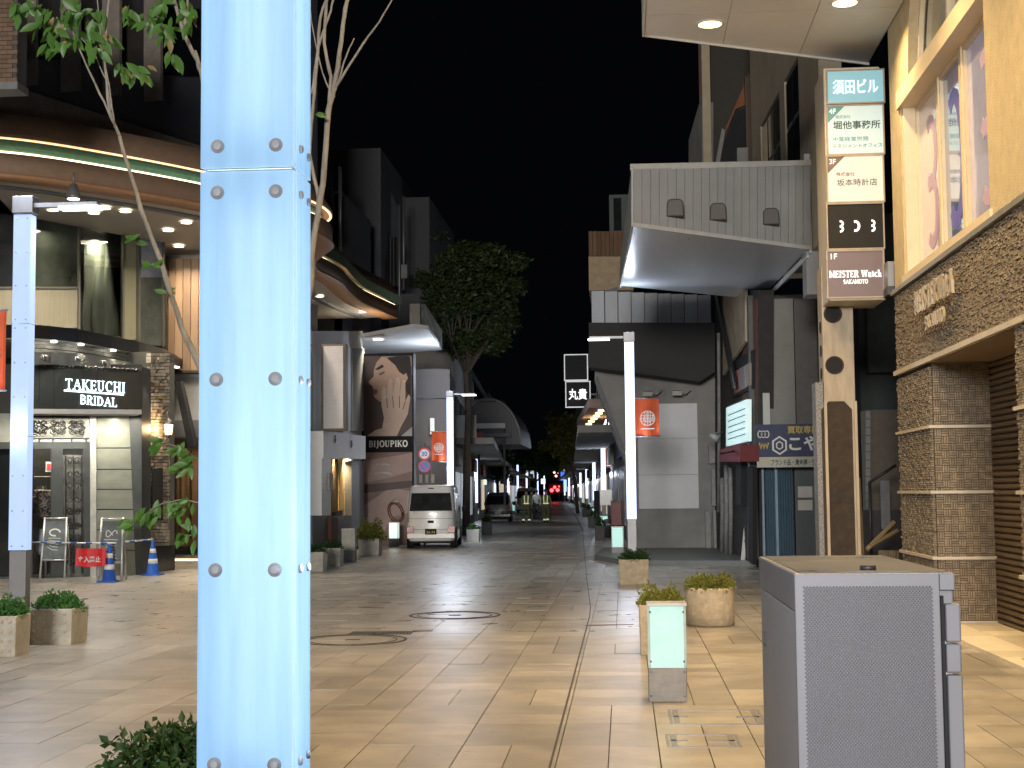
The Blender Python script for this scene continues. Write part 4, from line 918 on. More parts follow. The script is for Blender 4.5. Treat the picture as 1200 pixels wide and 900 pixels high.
for (px, py) in ((759,462),(793.5,461)):
    c_ = P(px, py, Yw-.5); t = new(); t.obox(c_+V((-.13,-.1,-.06)), (.26,0,0), (0,.2,.03), (0,0,.12)); f_ = t.build('flood_lamp', mat('pale_grey_fitting', (.35,.35,.33)), rh)
    t = new(); t.tube([c_, c_+V((.25,.3,-.02)), c_+V((.4,.48,.1))], .012, 6); t.build('lamp_arm', m_dsteel, f_)
t = new(); t.disc(P(776,460,Yw-.06), .1, XR, ZU, (0,.05,0), 16, r0=.07); t.build('cable_ring', m_dsteel, rh)
for (x0, y0, x1, y1) in ((831,523,838,543),(834,550,842,593),(827,600,833,646),(836,598,842,648)): bxp(x0, y0, x1, y1, Yw-.3, .28, 'service_box', mat('service_box_grey', (.25,.26,.25), var=.2), rh)
bh = thing('beige_balcony_house', 'house with beige balcony and brown cladding peeping past the white canopy', 'building', P(712,300,44))
bxp(690, 300, 742, 340, 43, 3, 'balcony', mat('beige_balcony', (.40,.31,.2), r=.8), bh); 
for k in range(9): bxp(690+k*4.9, 271, 694.4+k*4.9, 300, 42.9+.02*(k % 2), .1, 'cladding_slat', mat('brown_slat', (.16,.09,.05), r=.8, rand=1), bh)
bxp(690, 272, 735, 300, 43.1, 3, 'upper_box', m_concd, bh); bxp(714, 228, 742, 272, 44.5, 2, 'roof_room', mat('green_grey_room', (.06,.08,.075)), bh); bxp(719, 232, 728, 270, 44.4, .09, 'window', m_glassd, bh)
t = new(); c_ = P(719, 343, 42.5); t.obox(c_+V((-.2,0,-.1)), (.35,0,.1), (0,.2,0), (-.03,0,.18)); t.build('flood_lamp', m_dsteel, bh)
# hanging black signs
def framesign(x0, y0, x1, y1, Y, label, txt=None):
    r = thing('hanging_sign', label, 'sign', P((x0+x1)/2, y1, Y)); bxp(x0+1, y0+1, x1-1, y1-1, Y, .15, 'sign_face', m_black, r)
    mm = glow('white_sign_frame', (.8,.82,.85), .32)
    bxp(x0, y0, x1, y0+1.1, Y-.02, .18, 'frame_rail', mm, r); bxp(x0, y1-1.1, x1, y1, Y-.02, .18, 'frame_rail', mm, r); bxp(x0, y0+1.1, x0+1.1, y1-1.1, Y-.02, .18, 'frame_rail', mm, r); bxp(x1-1.1, y0+1.1, x1, y1-1.1, Y-.02, .18, 'frame_rail', mm, r)
    bxp(x1, (y0+y1)/2-1, x1+8, (y0+y1)/2+1, Y+.05, .06, 'bracket', m_dsteel, r)
    if txt: t = new(); t.text(txt, P((x0+x1)/2, (y0+y1)/2, Y-.01), XR, ZU, 13*Y/F, wd=22*Y/F, off=.02, ext=.02); t.build('lettering', glow('white_sign_text', (.95,.97,1), .8), r)
framesign(661, 415, 689, 446, 55, 'empty black sign frame hanging above the sign with two characters')
framesign(662.5, 446.5, 692, 477.5, 54.8, 'black hanging sign with two white kanji and white frame', '丸貴')
# ================================================================== bridal shop
br = thing('bridal_shop', 'curved bridal shop front with lit white name sign and brick walls', 'building', P(110,680,29))
KA, KB, KC = V((P(-40,680,28.3).x, 28.3, 0)), V((P(166,680,29.9).x, 29.9, 0)), V((P(205,670,32.1).x, 32.1, 0))
m_marb = mat('grey_green_marble', (.22,.23,.19), r=.3, var=.18, sc=1.5, stretch=(1,1,3))
m_fram = mat('charcoal_door_frame', (.045,.05,.05), r=.4)
m_bri = mat('white_glazed_brick', (.42,.41,.35), r=.35, var=.15, sc=5, rand=1); m_grout = mat('dark_grout', (.06,.06,.05), r=.9)
def on(px, py, A, B, o=0):
    n = V((A.y-B.y, B.x-A.x, 0)).normalized()
    if n.dot(V((0,0,0))-A) < 0: n = -n
    return vplane(px, py, A+n*o, B+n*o), n
def q4(x0, y0, x1, y1, A, B, name, m, o=0, d=.05, par=None, y2=None, y3=None, **k):
    pts = []
    for (x, y) in ((x0,y1),(x1,y3 if y3 is not None else y1),(x1,y2 if y2 is not None else y0),(x0,y0)):
        p, n = on(x, y, A, B, o); pts.append(p)
    return sm(name, m, par or br, pts, -n*d, **k)
# marble wall with joints
RM = [(483,525),(525.6,550),(550.6,573.5),(574,597),(597.6,621),(621.6,645),(645.6,679)]
for i, (a, b) in enumerate(RM):
    for (x0, x1) in (((113.4,166)),): q4(x0, a+.0, x1, b-.6, KA, KB, 'marble_panel', m_marb, .0, .2)
q4(106, 484, 113, 679, KA, KB, 'door_surround', mat('pale_surround', (.42,.42,.38), r=.5), .05, .3)
q4(-60, 427, 113.2, 484, KA, KB, 'lintel_wall', m_grout, -.05, .3); q4(113.2, 427, 167, 484, KA, KB, 'lintel_wall', m_grout, -.05, .3)
# recessed entrance
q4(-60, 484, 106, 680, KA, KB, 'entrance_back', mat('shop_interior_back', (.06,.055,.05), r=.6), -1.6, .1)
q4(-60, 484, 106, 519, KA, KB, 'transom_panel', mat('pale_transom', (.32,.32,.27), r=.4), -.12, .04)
fr_ = q4(-60, 518, 106, 526, KA, KB, 'door_head', m_fram, -.02, .2)
for x0, x1 in ((35,38),(60,74),(98,106)): q4(x0, 526, x1, 678, KA, KB, 'door_post', m_fram, -.02, .12)
q4(38, 526, 60, 676, KA, KB, 'door_glass', m_glass, -.08, .01); q4(74, 526, 98, 676, KA, KB, 'side_glass', mat('grey_side_glass', (.16,.16,.15), r=.12, coat=1), -.1, .02)
q4(-60, 526, 35, 676, KA, KB, 'shop_glass', m_glassd, -.1, .02)
q4(-60, 676, 107, 682, KA, KB, 'threshold', m_fram, .0, .2)
for y in (558, 574): q4(40, y, 60, y+.8, KA, KB, 'glazing_bar', m_ledge, -.05, .02)
q4(53.5, 541, 61, 553, KA, KB, 'no_smoking_notice', m_offw, -.03, .01); q4(55, 543.5, 59.5, 550, KA, KB, 'notice_print', mat('red_print', (.6,.05,.05)), -.015, .005)
m_iw = mat('wrought_iron', (.02,.02,.02), r=.5)
def scroll(cx_, cy_, r_, sx, sy, turns=1.3, o=-.05, w_=.9):
    p = []
    for i in range(16):
        t = i/15; a = t*turns*2*PI; rr = r_*(1-.75*t); p.append(on(cx_+sx*rr*math.cos(a), cy_+sy*rr*math.sin(a), KA, KB, o)[0])
    return p
def iron(paths, name, rr=.012):
    t = new(); 
    for p in paths: t.tube(p, rr, 4)
    return t.build(name, m_iw, br, kind='stuff')
on3 = lambda x, y, o=-.04: on(x, y, KA, KB, o)[0]
pth = [[on3(34,488),on3(105,489)],[on3(34,514),on3(105,514)]]
for x in (46, 62, 84, 101): pth += [[on3(x,484),on3(x,490)],[on3(x,513),on3(x,518)]]
for k in range(3):
    cx_ = 46+k*22
    for sx in (-1, 1):
        for sy in (-1, 1): pth += [scroll(cx_+sx*4.5, 501+sy*4.5, 4.2, sx, sy, 1.2), scroll(cx_+sx*3, 501+sy*2, 2.2, -sx, sy, 1)]
    pth.append([on3(cx_-10,501), on3(cx_-5,498), on3(cx_,494), on3(cx_+5,498), on3(cx_+10,501)]); pth.append([on3(cx_-10,501), on3(cx_-5,504), on3(cx_,508), on3(cx_+5,504), on3(cx_+10,501)])
iron(pth, 'iron_transom_scrolls', .016)
pth = []
for k in range(9):
    cy_ = 540+k*15
    for sx in (-1, 1): pth += [scroll(86+sx*4.5, cy_, 4.3, sx, 1 if k % 2 else -1, 1.2)]
pth += [[on3(86,534),on3(86,672)],[on3(77,534),on3(77,672)],[on3(96,534),on3(96,672)]]
if True:
    for k in range(4):
        for sx in (-1, 1): pth += [scroll(86+sx*4, 600+k*17, 5, sx, -1, 1.5)]
iron(pth, 'iron_door_scrolls', .014)
# sign box
sb = q4(30, 427, 167, 482, KA, KB, 'sign_board', mat('black_green_sign', (.02,.024,.022), r=.3, coat=.4), .75, .6, y2=434, y3=483)
q4(31, 479, 166, 484.5, KA, KB, 'sign_lip', m_offw, .8, .7, y2=480, y3=485.5)
for x in (46, 63, 97, 114): q4(x, 430, x+.6, 478, KA, KB, 'board_joint', m_black, .76, .02)
LW = glow('white_neon', (.75,.95,1), 2.4)
def onsign(px, py, o=.79): return on(px, py, KA, KB, o)[0]
L0, L1 = onsign(76, 451), onsign(147, 456); rt = (L1-L0).normalized(); up_ = (onsign(80,443)-onsign(80,459)).normalized(); up_ = (ZU+V((0,0,0))).normalized()
s_ = 30/F
t = new(); serif(t, 'TAKEUCHI', (L0+L1)/2+V((0,0,.025)), rt, ZU, 11.5*s_, ext=.03, wd=(L1-L0).length*.98, wt=.12, thin=.06); t.build('neon_lettering', LW, sb)
L2, L3 = onsign(94, 468), onsign(137, 472); t = new(); serif(t, 'BRIDAL', (L2+L3)/2, (L3-L2).normalized(), ZU, 10*s_, ext=.03, wd=(L3-L2).length, wt=.13, thin=.07); t.build('neon_lettering', LW, sb)
a_, b_ = onsign(75, 457.5), onsign(145, 462.5); t = new(); t.tube([a_, b_], .018, 6); t.build('neon_underline', LW, sb)
# scroll frieze on the sign box top
pth = []
for k in range(24):
    cx_ = 36+k*5.4; cy_ = 427.5+k*.30
    p = []
    for i in range(10):
        tt = i/9; aa = tt*8; rr = 2.2*(1-.7*tt); p.append(onsign(cx_+rr*math.cos(aa), cy_+rr*math.sin(aa)*(1 if k % 2 else -1), .8))
    pth.append(p)
t = new(); 
for p in pth: t.tube(p, .02, 4)
t.build('frieze_scrolls', m_iw, br, kind='stuff')
# steel band with spot lamps, bricks above
PBND = [(28,413),(60,412.5),(90,414),(120,418),(150,424),(172,431)]
def curvepts(pts, Ys_, z=None): return [P(px, py, Y) for (px, py), Y in zip(pts, Ys_)]
Yb = [28.2,28.6,29.0,29.4,29.9,30.6]
m_bst = mat('brushed_band', (.3,.3,.28), r=.42, m=.5, var=.2, sc=2, stretch=(6,1,1))
def strip(px0, py0, px1, py1, H_, Y0, Y1, name, m, par=br, d=.2, of=0):
    a, b = P(px0, py0, Y0-of), P(px1, py1, Y1-of); return sm(name, m, par, [a-V((0,0,H_)), b-V((0,0,H_)), b, a], (0, d, 0))
_bot = [(-60,398),(28,395.5),(60,397.5),(92,401),(130,408),(163,414.5),(190,421.5)]
def edgeY(px):
    Z_ = P(60,397.5,27.7).z
    for (x0, y0), (x1, y1) in zip(_bot, _bot[1:]):
        if x0 <= px <= x1: return PZ(px, y0+(y1-y0)*(px-x0)/(x1-x0), Z_).y
    return 30
for i in range(5): strip(*PBND[i], *PBND[i+1], .24, edgeY(PBND[i][0]), edgeY(PBND[i+1][0]), 'steel_band', m_bst, of=-.02)
for (px, py) in ((53,419.5),(90.5,422),(122,426),(147,430)):
    Y = edgeY(px)-.08; c_ = P(px, py, Y); t = new(); t.lathe([(0,-.12),(.05,-.12),(.07,.0),(.05,.03),(0,.03)], c_, 12, 'Y'); t.tube([c_, c_+V((0,-.14,.04)), c_+V((.05,-.2,-.06))], .022, 6); t.build('gooseneck_lamp', m_steel, br)
# brick courses of the curved top band
Rb = random.Random(4); yb0 = [395,399,403.3,408]  # course tops at x=30
cnt = 0
def bandY(px): return edgeY(px)+.68
def bandy(px, y): return y+ (px-30)**2*.00098 + (px-30)*.02
for c_ in range(4):
    x = 22+(5 if c_ % 2 else 0)
    while x < 173:
        x2 = x+10; ya = bandy(x, yb0[c_]); yb_ = bandy(x2, yb0[c_]); h_ = 3.9
        if x2 < 176:
            o_ = Rb.uniform(0,.015); a = P(x+.3, ya, bandY(x)-.35); b = P(x2-.3, yb_, bandY(x2)-.35); zz = V((0,0,h_*29/F))
            if cnt < 90: sm('brick', m_bri, br, [a-zz, b-zz, b, a], (0,.06+o_,0)); cnt += 1
        x = x2
for i in range(8):
    x0, x1 = 22+i*19.2, 22+(i+1)*19.2
    a = P(x0, bandy(x0,393), bandY(x0)-.3); b = P(x1, bandy(x1,393), bandY(x1)-.3); sm('band_backing', m_grout, br, [a-V((0,0,.42)), b-V((0,0,.42)), b, a], (0,.5,0))
# brick column on the right
q4(166.5, 425, 176, 670, KA, V((KC.x,KC.y,0)), 'dark_pier', m_fram, .35, .3) if False else None
K1 = V((P(166,675,30.1).x,30.1,0))
q4(166, 430, 176.5, 676, K1, KC, 'dark_pier', m_fram, .1, .4, y2=432, y3=674)
q4(176.5, 412, 204.5, 670, K1, KC, 'column_core', m_grout, -.02, 1.5, y2=418, y3=668)
bk = new(); y = 414
while y < 640:
    x = 176.7+Rb.uniform(-3,0)
    while x < 198:
        x2 = x+Rb.uniform(3.5,7); xa, xb = max(x,176.7)+.15, min(x2,199)-.15; h_ = Rb.uniform(3.0,3.9)
        if xb-xa > 1:
            o_ = Rb.uniform(.0,.05); pts = []
            for (px, py) in ((xa,y+h_-.25),(xb,y+h_-.25),(xb,y),(xa,y)): p, n = on(px, py, K1, KC, o_); pts.append(p)
            bk.slab(pts, -n*(.06+o_))
        x = x2
    y += 3.9
bk.build('split_brick_facing', mat('pale_split_brick', (.38,.34,.28), r=.7, var=.2, sc=8, bump=.3, rand=2), br, kind='stuff')
q4(199, 425, 204.5, 660, K1, KC, 'column_edge', mat('grey_tile_edge', (.13,.13,.12), r=.5), .02, .5)
q4(176.3, 640, 205, 670, K1, KC, 'black_plinth', mat('black_granite', (.015,.015,.015), r=.2), .09, 1.5, y2=639, y3=668)
q4(181, 549, 191, 610, K1, KC, 'menu_board', m_black, .12, .05, y2=548)
ln = thing('wall_lantern', 'black wall lantern with warm light on the pale brick column', 'lantern', P(197,507,31.0))
c_ = P(197.5, 503, 31.0); t = new(); t.tube([c_+V((-.22,.5,.12)), c_+V((-.2,.2,.34)), c_+V((-.06,.05,.4)), c_+V((.0,0,.26))], .018, 6); t.build('bracket', m_iw, ln)
t = new(); t.lathe([(0,.26),(.04,.22),(.14,.13),(.14,.11)], c_, 8); t.build('roof', m_iw, ln); t = new(); t.lathe([(.10,.1),(.075,-.12)], c_, 8); t.build('glass_shade', glow('lantern_glow', (1,.66,.3), 4), ln); t = new(); t.lathe([(.08,-.12),(.05,-.17),(0,-.2)], c_, 8); t.build('base', m_iw, ln)
lamp(ln, c_+V((0,-.3,0)), (1,.62,.3), 22, .08, kind='POINT')
# flat curved canopy roof
top = [(-60,384),(28,381.5),(60,383),(92,386),(130,392.5),(163,400.5),(190,408),(205,414),(213,421)]
bot = [(-60,398),(28,395.5),(60,397.5),(92,401),(130,408),(163,414.5),(190,421.5),(205,428),(214,434)]
Zk = P(60,397.5,27.7).z
ep = [PZ(px, py, Zk) for px, py in bot]; ep += [V((ep[-1].x+.1, ep[-1].y+1.2, Zk)), V((ep[-1].x-.4, ep[-1].y+2.6, Zk))]
th = .26; t = new()
inner = [V((p.x-.3 if i > 6 else p.x, 36, Zk)) for i, p in enumerate(ep)]
for i in range(len(ep)-1): t.slab([ep[i], ep[i+1], ep[i+1]+V((0,0,th)), ep[i]+V((0,0,th))], (0,.05,0))
t.build('canopy_edge', mat('black_canopy_edge', (.012,.013,.016), r=.35, coat=.2), br)
t = new(); t.slab([p+V((0,.05,.01)) for p in ep]+[V((-9.5,38,Zk+.01)), V((-15,38,Zk+.01))], (0,0,.2)); t.build('canopy_roof', m_dsteel, br)
t = new(); t.slab([p+V((0,.06,-.012)) for p in ep[:-2]]+[V((ep[-3].x-.05,33.6,Zk-.012)), V((-15,33.6,Zk-.012))], (0,0,.02)); t.build('canopy_soffit', m_offw, br)
for i in range(1, 9):
    p = ep[i]; c_ = V((p.x, p.y+.14, Zk-.05)); t = new(); t.disc(c_, .06, XR, V((0,1,0)), (0,0,.03), 10); t.build('soffit_lamp', m_led, br); lamp(br, c_+V((0,0,-.04)), (1,.93,.75), 42, .1, kind='SPOT', spot=110)
for px in (50, 78, 106, 140): c_ = onsign(px, 481.5, .4); lamp(br, c_+V((0,0,-.12)), (1,.93,.78), 20, .12)
for px in (182, 194): c_ = on(px, 424, K1, KC, .32)[0]; lamp(br, c_+V((0,0,-.02)), (1,.95,.82), 80, .04, kind='SPOT', spot=50, blend=.6)
lamp(br, on(48, 500, KA, KB, -.9)[0], (1,.85,.6), 18, .3)
fl = thing('dried_flowers', 'dried beige flower arrangement inside the glass shop door', 'flowers', on(50,620,KA,KB,-.7)[0])
t = new(); Rf = random.Random(9); leaves(t, on(50,590,KA,KB,-.6)[0], .28, .15, .32, 300, .09, Rf, flatb=False); t.build('flower_heads', mat('dried_flower', (.4,.3,.22), rand=2), fl); t = new(); a = on(50,650,KA,KB,-.6)[0]; b = on(50,600,KA,KB,-.6)[0]; t.lathe([(.1,0),(.14,.1),(.07,(b-a).z*.6)], a, 10); t.build('vase', m_offw, fl)
# ================================================================== upper glazed storey with drapes
ug = thing('glazed_storey', 'upper storey with dark glass and draped green-grey fabric over the bridal shop', 'building', P(110,380,31))
UA, UB = V((P(-40,300,29.0).x,29.0,0)), V((P(192,300,33.8).x,33.8,0))
def uq(x0, y0, x1, y1, name, m, o=0, d=.06, y2=None, par=None): return q4(x0, y0, x1, y1, UA, UB, name, m, o, d, par or ug, y2=y2)
m_drape = mat('drape_green_grey', (.30,.29,.20), r=.6, var=.5, sc=1.1, stretch=(1.6,1.6,.35)); m_mul = mat('bronze_mullion', (.07,.065,.05), r=.5)
uq(-60, 236, 38, 336, 'dark_pane', m_glassd, 0, .05); uq(38, 236, 92, 336, 'dark_pane', mat('reflecting_pane', (.03,.034,.028), r=.1, var=.6, sc=1), 0, .05)
uq(-60, 337, 92, 384, 'lower_pane', mat('frosted_lower_pane', (.16,.15,.11), r=.3, var=.15, stretch=(4,4,.2)), 0, .05)
t = new(); n = 40; vs = []; a0, a1 = on(95.5,384,UA,UB,-.3)[0], on(143,392,UA,UB,-.3)[0]; z0, z1 = Zk+.2, 7.6; Rd = random.Random(2); off = [Rd.uniform(-.05,.05) for _ in range(n+1)]
for j in range(13):
    for i in range(n+1):
        u, v = i/n, j/12; p = a0.lerp(a1, u); w_ = .08*math.sin(u*26+3*v+2*math.sin(4*v+u*3))*(1-.4*v)+off[i]*.6+.06*math.sin(u*7-v*9)
        vs.append((p.x, p.y+w_, z0+(z1-z0)*v))
t.sm = True; t.add(vs, [(j*(n+1)+i, j*(n+1)+i+1, (j+1)*(n+1)+i+1, (j+1)*(n+1)+i) for j in range(12) for i in range(n)]); t.build('drape', m_drape, ug)
lamp(ug, V((on(118,262,UA,UB,-.10)[0].x, on(118,262,UA,UB,-.10)[0].y, 7.5)), (1,.95,.7), 22, .3, d=(-.2,.3,-1)); lamp(ug, on(60,262,UA,UB,.3)[0]+V((0,0,-.1)), (1,.95,.7), 14, .3); uq(95, 238, 144, 394, 'drape_glass', m_glass, .0, .01, y2=252); uq(144, 252, 162, 398, 'side_drape', mat('olive_panel', (.15,.145,.09), r=.6, var=.1, stretch=(5,5,.2)), -.05, .05, y2=262)
uq(164, 262, 192, 405, 'dark_pane', mat('dim_pane', (.06,.065,.055), r=.15, var=.5, sc=1), -.02, .05, y2=280); uq(165,262,190,325,'painted_blue_reflection', mat('pale_pane', (.16,.17,.2), r=.2, var=.3), .0, .02, y2=280)  # bluish sheet painted as a reflection in the pane
for x, y in ((92,236),(144,252),(162.5,262),(191,278),(38,236)): uq(x, y, x+2.2, 405, 'mullion', m_mul, .04, .1)
uq(-60, 336, 95, 338.2, 'transom_bar', m_mul, .03, .08); 
bxp(-60, 225, 200, 410, 36, .4, 'inner_wall', mat('dark_inner', (.03,.03,.025)), ug)
# warm lit recess and timber shutters right of it
rc = thing('passage_house', 'warm lit timber shutters and cream wall above the passage past the bridal shop', 'building', P(215,420,35))
bxp(190, 290, 300, 500, 35.6, .4, 'cream_wall', mat('cream_recess_wall', (.45,.38,.3), r=.8), rc)
for k in range(5): bxp(196+k*9.2, 303, 204.6+k*9.2, 434, 35.0+.04*(k % 2), .25, 'timber_panel', mat('honey_timber', (.22,.14,.08), r=.6, var=.15, stretch=(8,1,.5), rand=1), rc)
bxp(194, 300, 196, 436, 34.9, .4, 'timber_frame', m_rust, rc); bxp(194, 434, 245, 437, 34.9, .4, 'timber_frame', m_rust, rc)
bxp(204, 438, 300, 492, 35.2, .3, 'white_lower_wall', m_offw, rc); bxp(200, 492, 300, 512, 34.6, .8, 'passage_beam', m_steel, rc)
bxp(203, 512, 300, 640, 37, .2, 'passage_back', mat('brown_passage', (.16,.11,.07), r=.6, var=.3, stretch=(6,1,.3)), rc)
for x in (207, 219, 231): bxp(x, 525, x+3, 632, 36.7, .2, 'passage_post', mat('brown_post', (.07,.05,.035)), rc)
sm('sloping_beam', m_black, rc, [P(204,446,33.5), P(211,446,33.5), P(228,523,33.5), P(220,523,33.5)], (0,.3,0))
lamp(rc, P(216,296,34.2), WARM, 60, .2, kind='SPOT', d=(0,.3,-1), spot=80); lamp(rc, P(222,522,35.8), WARM, 30, .4)
t = new()
for k in range(14): t.lathe([(.02,0),(.02,.05)], G(203+k*2.3, 657), 5)
t.build('floor_lights', glow('tiny_floor_light', (1,.8,.5), 2), rc, kind='stuff')
# ================================================================== serpentine arcade canopy
ac = thing('arcade_canopy', 'serpentine brown arcade canopy with glowing light strip along its rim', 'canopy', (-9, 34, 7.7))
ctrl = [(-19.5,22.6),(-15.5,24.2),(-13,25.5),(-11.3,26.3),(-9.94,27.7),(-8.6,29.5),(-7.45,31.6),(-7.0,33.2),(-7.02,34.6),(-7.45,35.7),(-7.95,36.9),(-8.2,38.2),(-8.1,39.6),(-8.05,41),(-8.15,42.6),(-8.2,45),(-8.0,47.2),(-7.75,49.4),(-7.6,51)]
def cr(c, n=7):
    o = []
    for i in range(1, len(c)-2):
        p0, p1, p2, p3 = [V(c[k]) for k in (i-1, i, i+1, i+2)]
        for j in range(n):
            t = j/n; o.append(.5*((2*p1)+(-p0+p2)*t+(2*p0-5*p1+4*p2-p3)*t*t+(-p0+3*p1-3*p2+p3)*t**3))
    o.append(V(c[-2])); return o
cp_ = cr(ctrl)
def sweep(prof, name, m, par=ac, i0=0, i1=None, closed=True):   # profile of (outward offset, z)
    pts = cp_[i0:i1]; vs = []; k = len(prof)
    for i, p in enumerate(pts):
        t = (pts[min(i+1,len(pts)-1)]-pts[max(i-1,0)]).normalized(); n = V((t.y, -t.x))
        for a, z in prof: vs.append((p.x+n.x*a, p.y+n.y*a, z))
    b = new(); b.sm = True
    b.add(vs, [(i*k+j, i*k+(j+1) % k, (i+1)*k+(j+1) % k, (i+1)*k+j)[::-1] for i in range(len(pts)-1) for j in range(k if closed else k-1)])
    return b.build(name, m, par)
m_or = mat('orange_brown_fascia', (.38,.2,.10), r=.6, var=.1); m_brn = mat('brown_fascia', (.24,.155,.10), r=.65, var=.12)
sweep([(-.5,7.70),(-.02,7.70),(.02,7.74),(.02,8.12),(-.3,8.14),(-.3,7.9)], 'lower_fascia', m_brn)
sweep([(-.48,7.66),(.04,7.66),(.06,7.70),(.04,7.735),(-.48,7.735)], 'rim_trim', m_or)
sweep([(-.26,8.12),(-.22,8.12),(-.22,8.44),(-.26,8.44)], 'green_glass_strip', mat('green_glow_glass', (.05,.14,.10), r=.2, em=(.12,.4,.28), es=.05))  # faint glow given to the strip in place of LED light
sweep([(-.14,8.13),(-.06,8.13),(-.06,8.17),(-.14,8.17)], 'light_strip', glow('warm_white_strip', (1,.68,.42), 5))
sweep([(-.05,8.40),(.0,8.40),(.0,8.425),(-.05,8.425)], 'upper_light_strip', glow('amber_strip', (1,.55,.25), 1.6))
sweep([(-.3,8.43),(.02,8.43),(.03,8.5),(-.25,8.95),(-.4,8.95)], 'upper_fascia', m_brn)
m_sf = mat('beige_arcade_soffit', (.46,.42,.36), r=.45, var=.06)
b = new(); n = len(cp_)
vs = []
for p in cp_: vs += [(p.x-.3, p.y+.0, 7.72), (-13.5 if p.y < 36 else -10.5, max(p.y, 27) if p.y > 26 else p.y+6, 7.72)]
vs += [(x, y, 8.0) for x, y, z in vs]; k = 2*n
b.add(vs, [(2*i,2*i+1,2*i+3,2*i+2) for i in range(n-1)]+[(k+2*i+2,k+2*i+3,k+2*i+1,k+2*i) for i in range(n-1)]); b.build('soffit', m_sf, ac)
sweep([(-1.35,7.70),(-1.05,7.70),(-1.05,7.73),(-1.35,7.73)], 'soffit_groove', mat('grey_groove', (.14,.15,.17), r=.5))
b = new(); b.slab([V((p.x-.35,p.y,8.8)) for p in cp_]+[V((-13,50,8.8)), V((-20,30,8.8))], (0,0,.06)); b.build('roof', m_dsteel, ac)
# green fins in the second lobe's strip
fi = new()
for i in range(66, len(cp_)-1):
    p = cp_[i]; q = cp_[i+1]
    for u in (0, .5):
        c_ = p.lerp(q, u); fi.box(c_.x+.14, c_.x+.2, c_.y, c_.y+.03, 8.13, 8.42)
fi.build('glass_fins', mat('green_fin', (.03,.07,.06), r=.3), ac, kind='stuff')
for (px, py) in ((110,249.5),(147,247.5),(197,270),(209.5,288.5),(62,246)):
    downlight(ac, PZ(px, py, 7.69), r=.12, power=75, col=NEUT, m=glow('neutral_bulb', (1,.85,.65), 6))
for (x, y) in ((-13.2,27.4),(-10.8,29.4),(-9.6,31.2),(-8.4,34),(-8.9,36.5),(-9,40),(-9.2,43.5),(-8.6,47.5)): downlight(ac, V((x, y, 7.69)), r=.12, power=85, col=NEUT, m=glow('neutral_bulb', (1,.85,.65), 6))  # the last downlight is added to brighten the van and posters
c_ = PZ(86, 233, 7.2); t = new(); t.lathe([(0,.3),(.06,.28),(.14,.05),(.15,0)], c_, 12); t.tube([c_+V((0,0,.28)), V((c_.x,c_.y,7.7))], .02, 6); t.build('pendant_spot', m_steel, ac); t = new(); t.disc(c_+V((0,0,-.01)), .11, XR, V((0,1,0)), (0,0,.01), 14); t.build('pendant_lens', m_led, ac)
# ================================================================== dark upper building over the arcade
db = thing('dark_office_block', 'dark office block with vertical fins rising behind the arcade canopy', 'building', (-13, 34, 9))
m_of = mat('dark_office_panel', (.10,.105,.125), r=.5, var=.15); m_par = mat('grey_brown_parapet', (.25,.22,.19), r=.8)
DA, DB = V((P(-60,100,27.5).x,27.5,0)), V((P(420,100,46).x,46,0))
q4(-80, -120, 372, 560, DA, DB, 'wall', m_of, -1.2, .4, db)
q4(-80, 70, 372, 132, DA, DB, 'parapet', m_par, -.2, .8, db, y2=215, y3=250)
for x in (42, 92, 140, 188): q4(x, -100, x+3, 95+ (x*.12), DA, DB, 'vertical_fin', m_par, -.6, .5, db)
for k in range(4): q4(48+k*48, 10, 90+k*48, 70+k*6, DA, DB, 'window', m_glassd, -1.1, .08, db)
tb = thing('tiled_corner_block', 'brown tiled building corner jutting in above the arcade canopy', 'building', P(5,90,22))
a = P(20, 96, 22); z1 = a.z+3.5
new().box(a.x-4, a.x-.02, 22.02, 22.4, a.z, z1).build('block', m_concd, tb); m_tl = mat('brown_wall_tile', (.15,.09,.055), r=.5, var=.1, rand=1)
k = 0
for j in range(24):
    for i in range(7):
        x1 = a.x-i*.17-(0.08 if j % 2 else 0); new().box(x1-.165, x1, 21.99, 22.03, a.z+j*.075+.004, a.z+j*.075+.071).build('tile', m_tl, tb)
new().box(a.x-4, a.x+.02, 21.97, 22.4, a.z-.12, a.z-.002).build('soffit_edge', m_steel, tb)
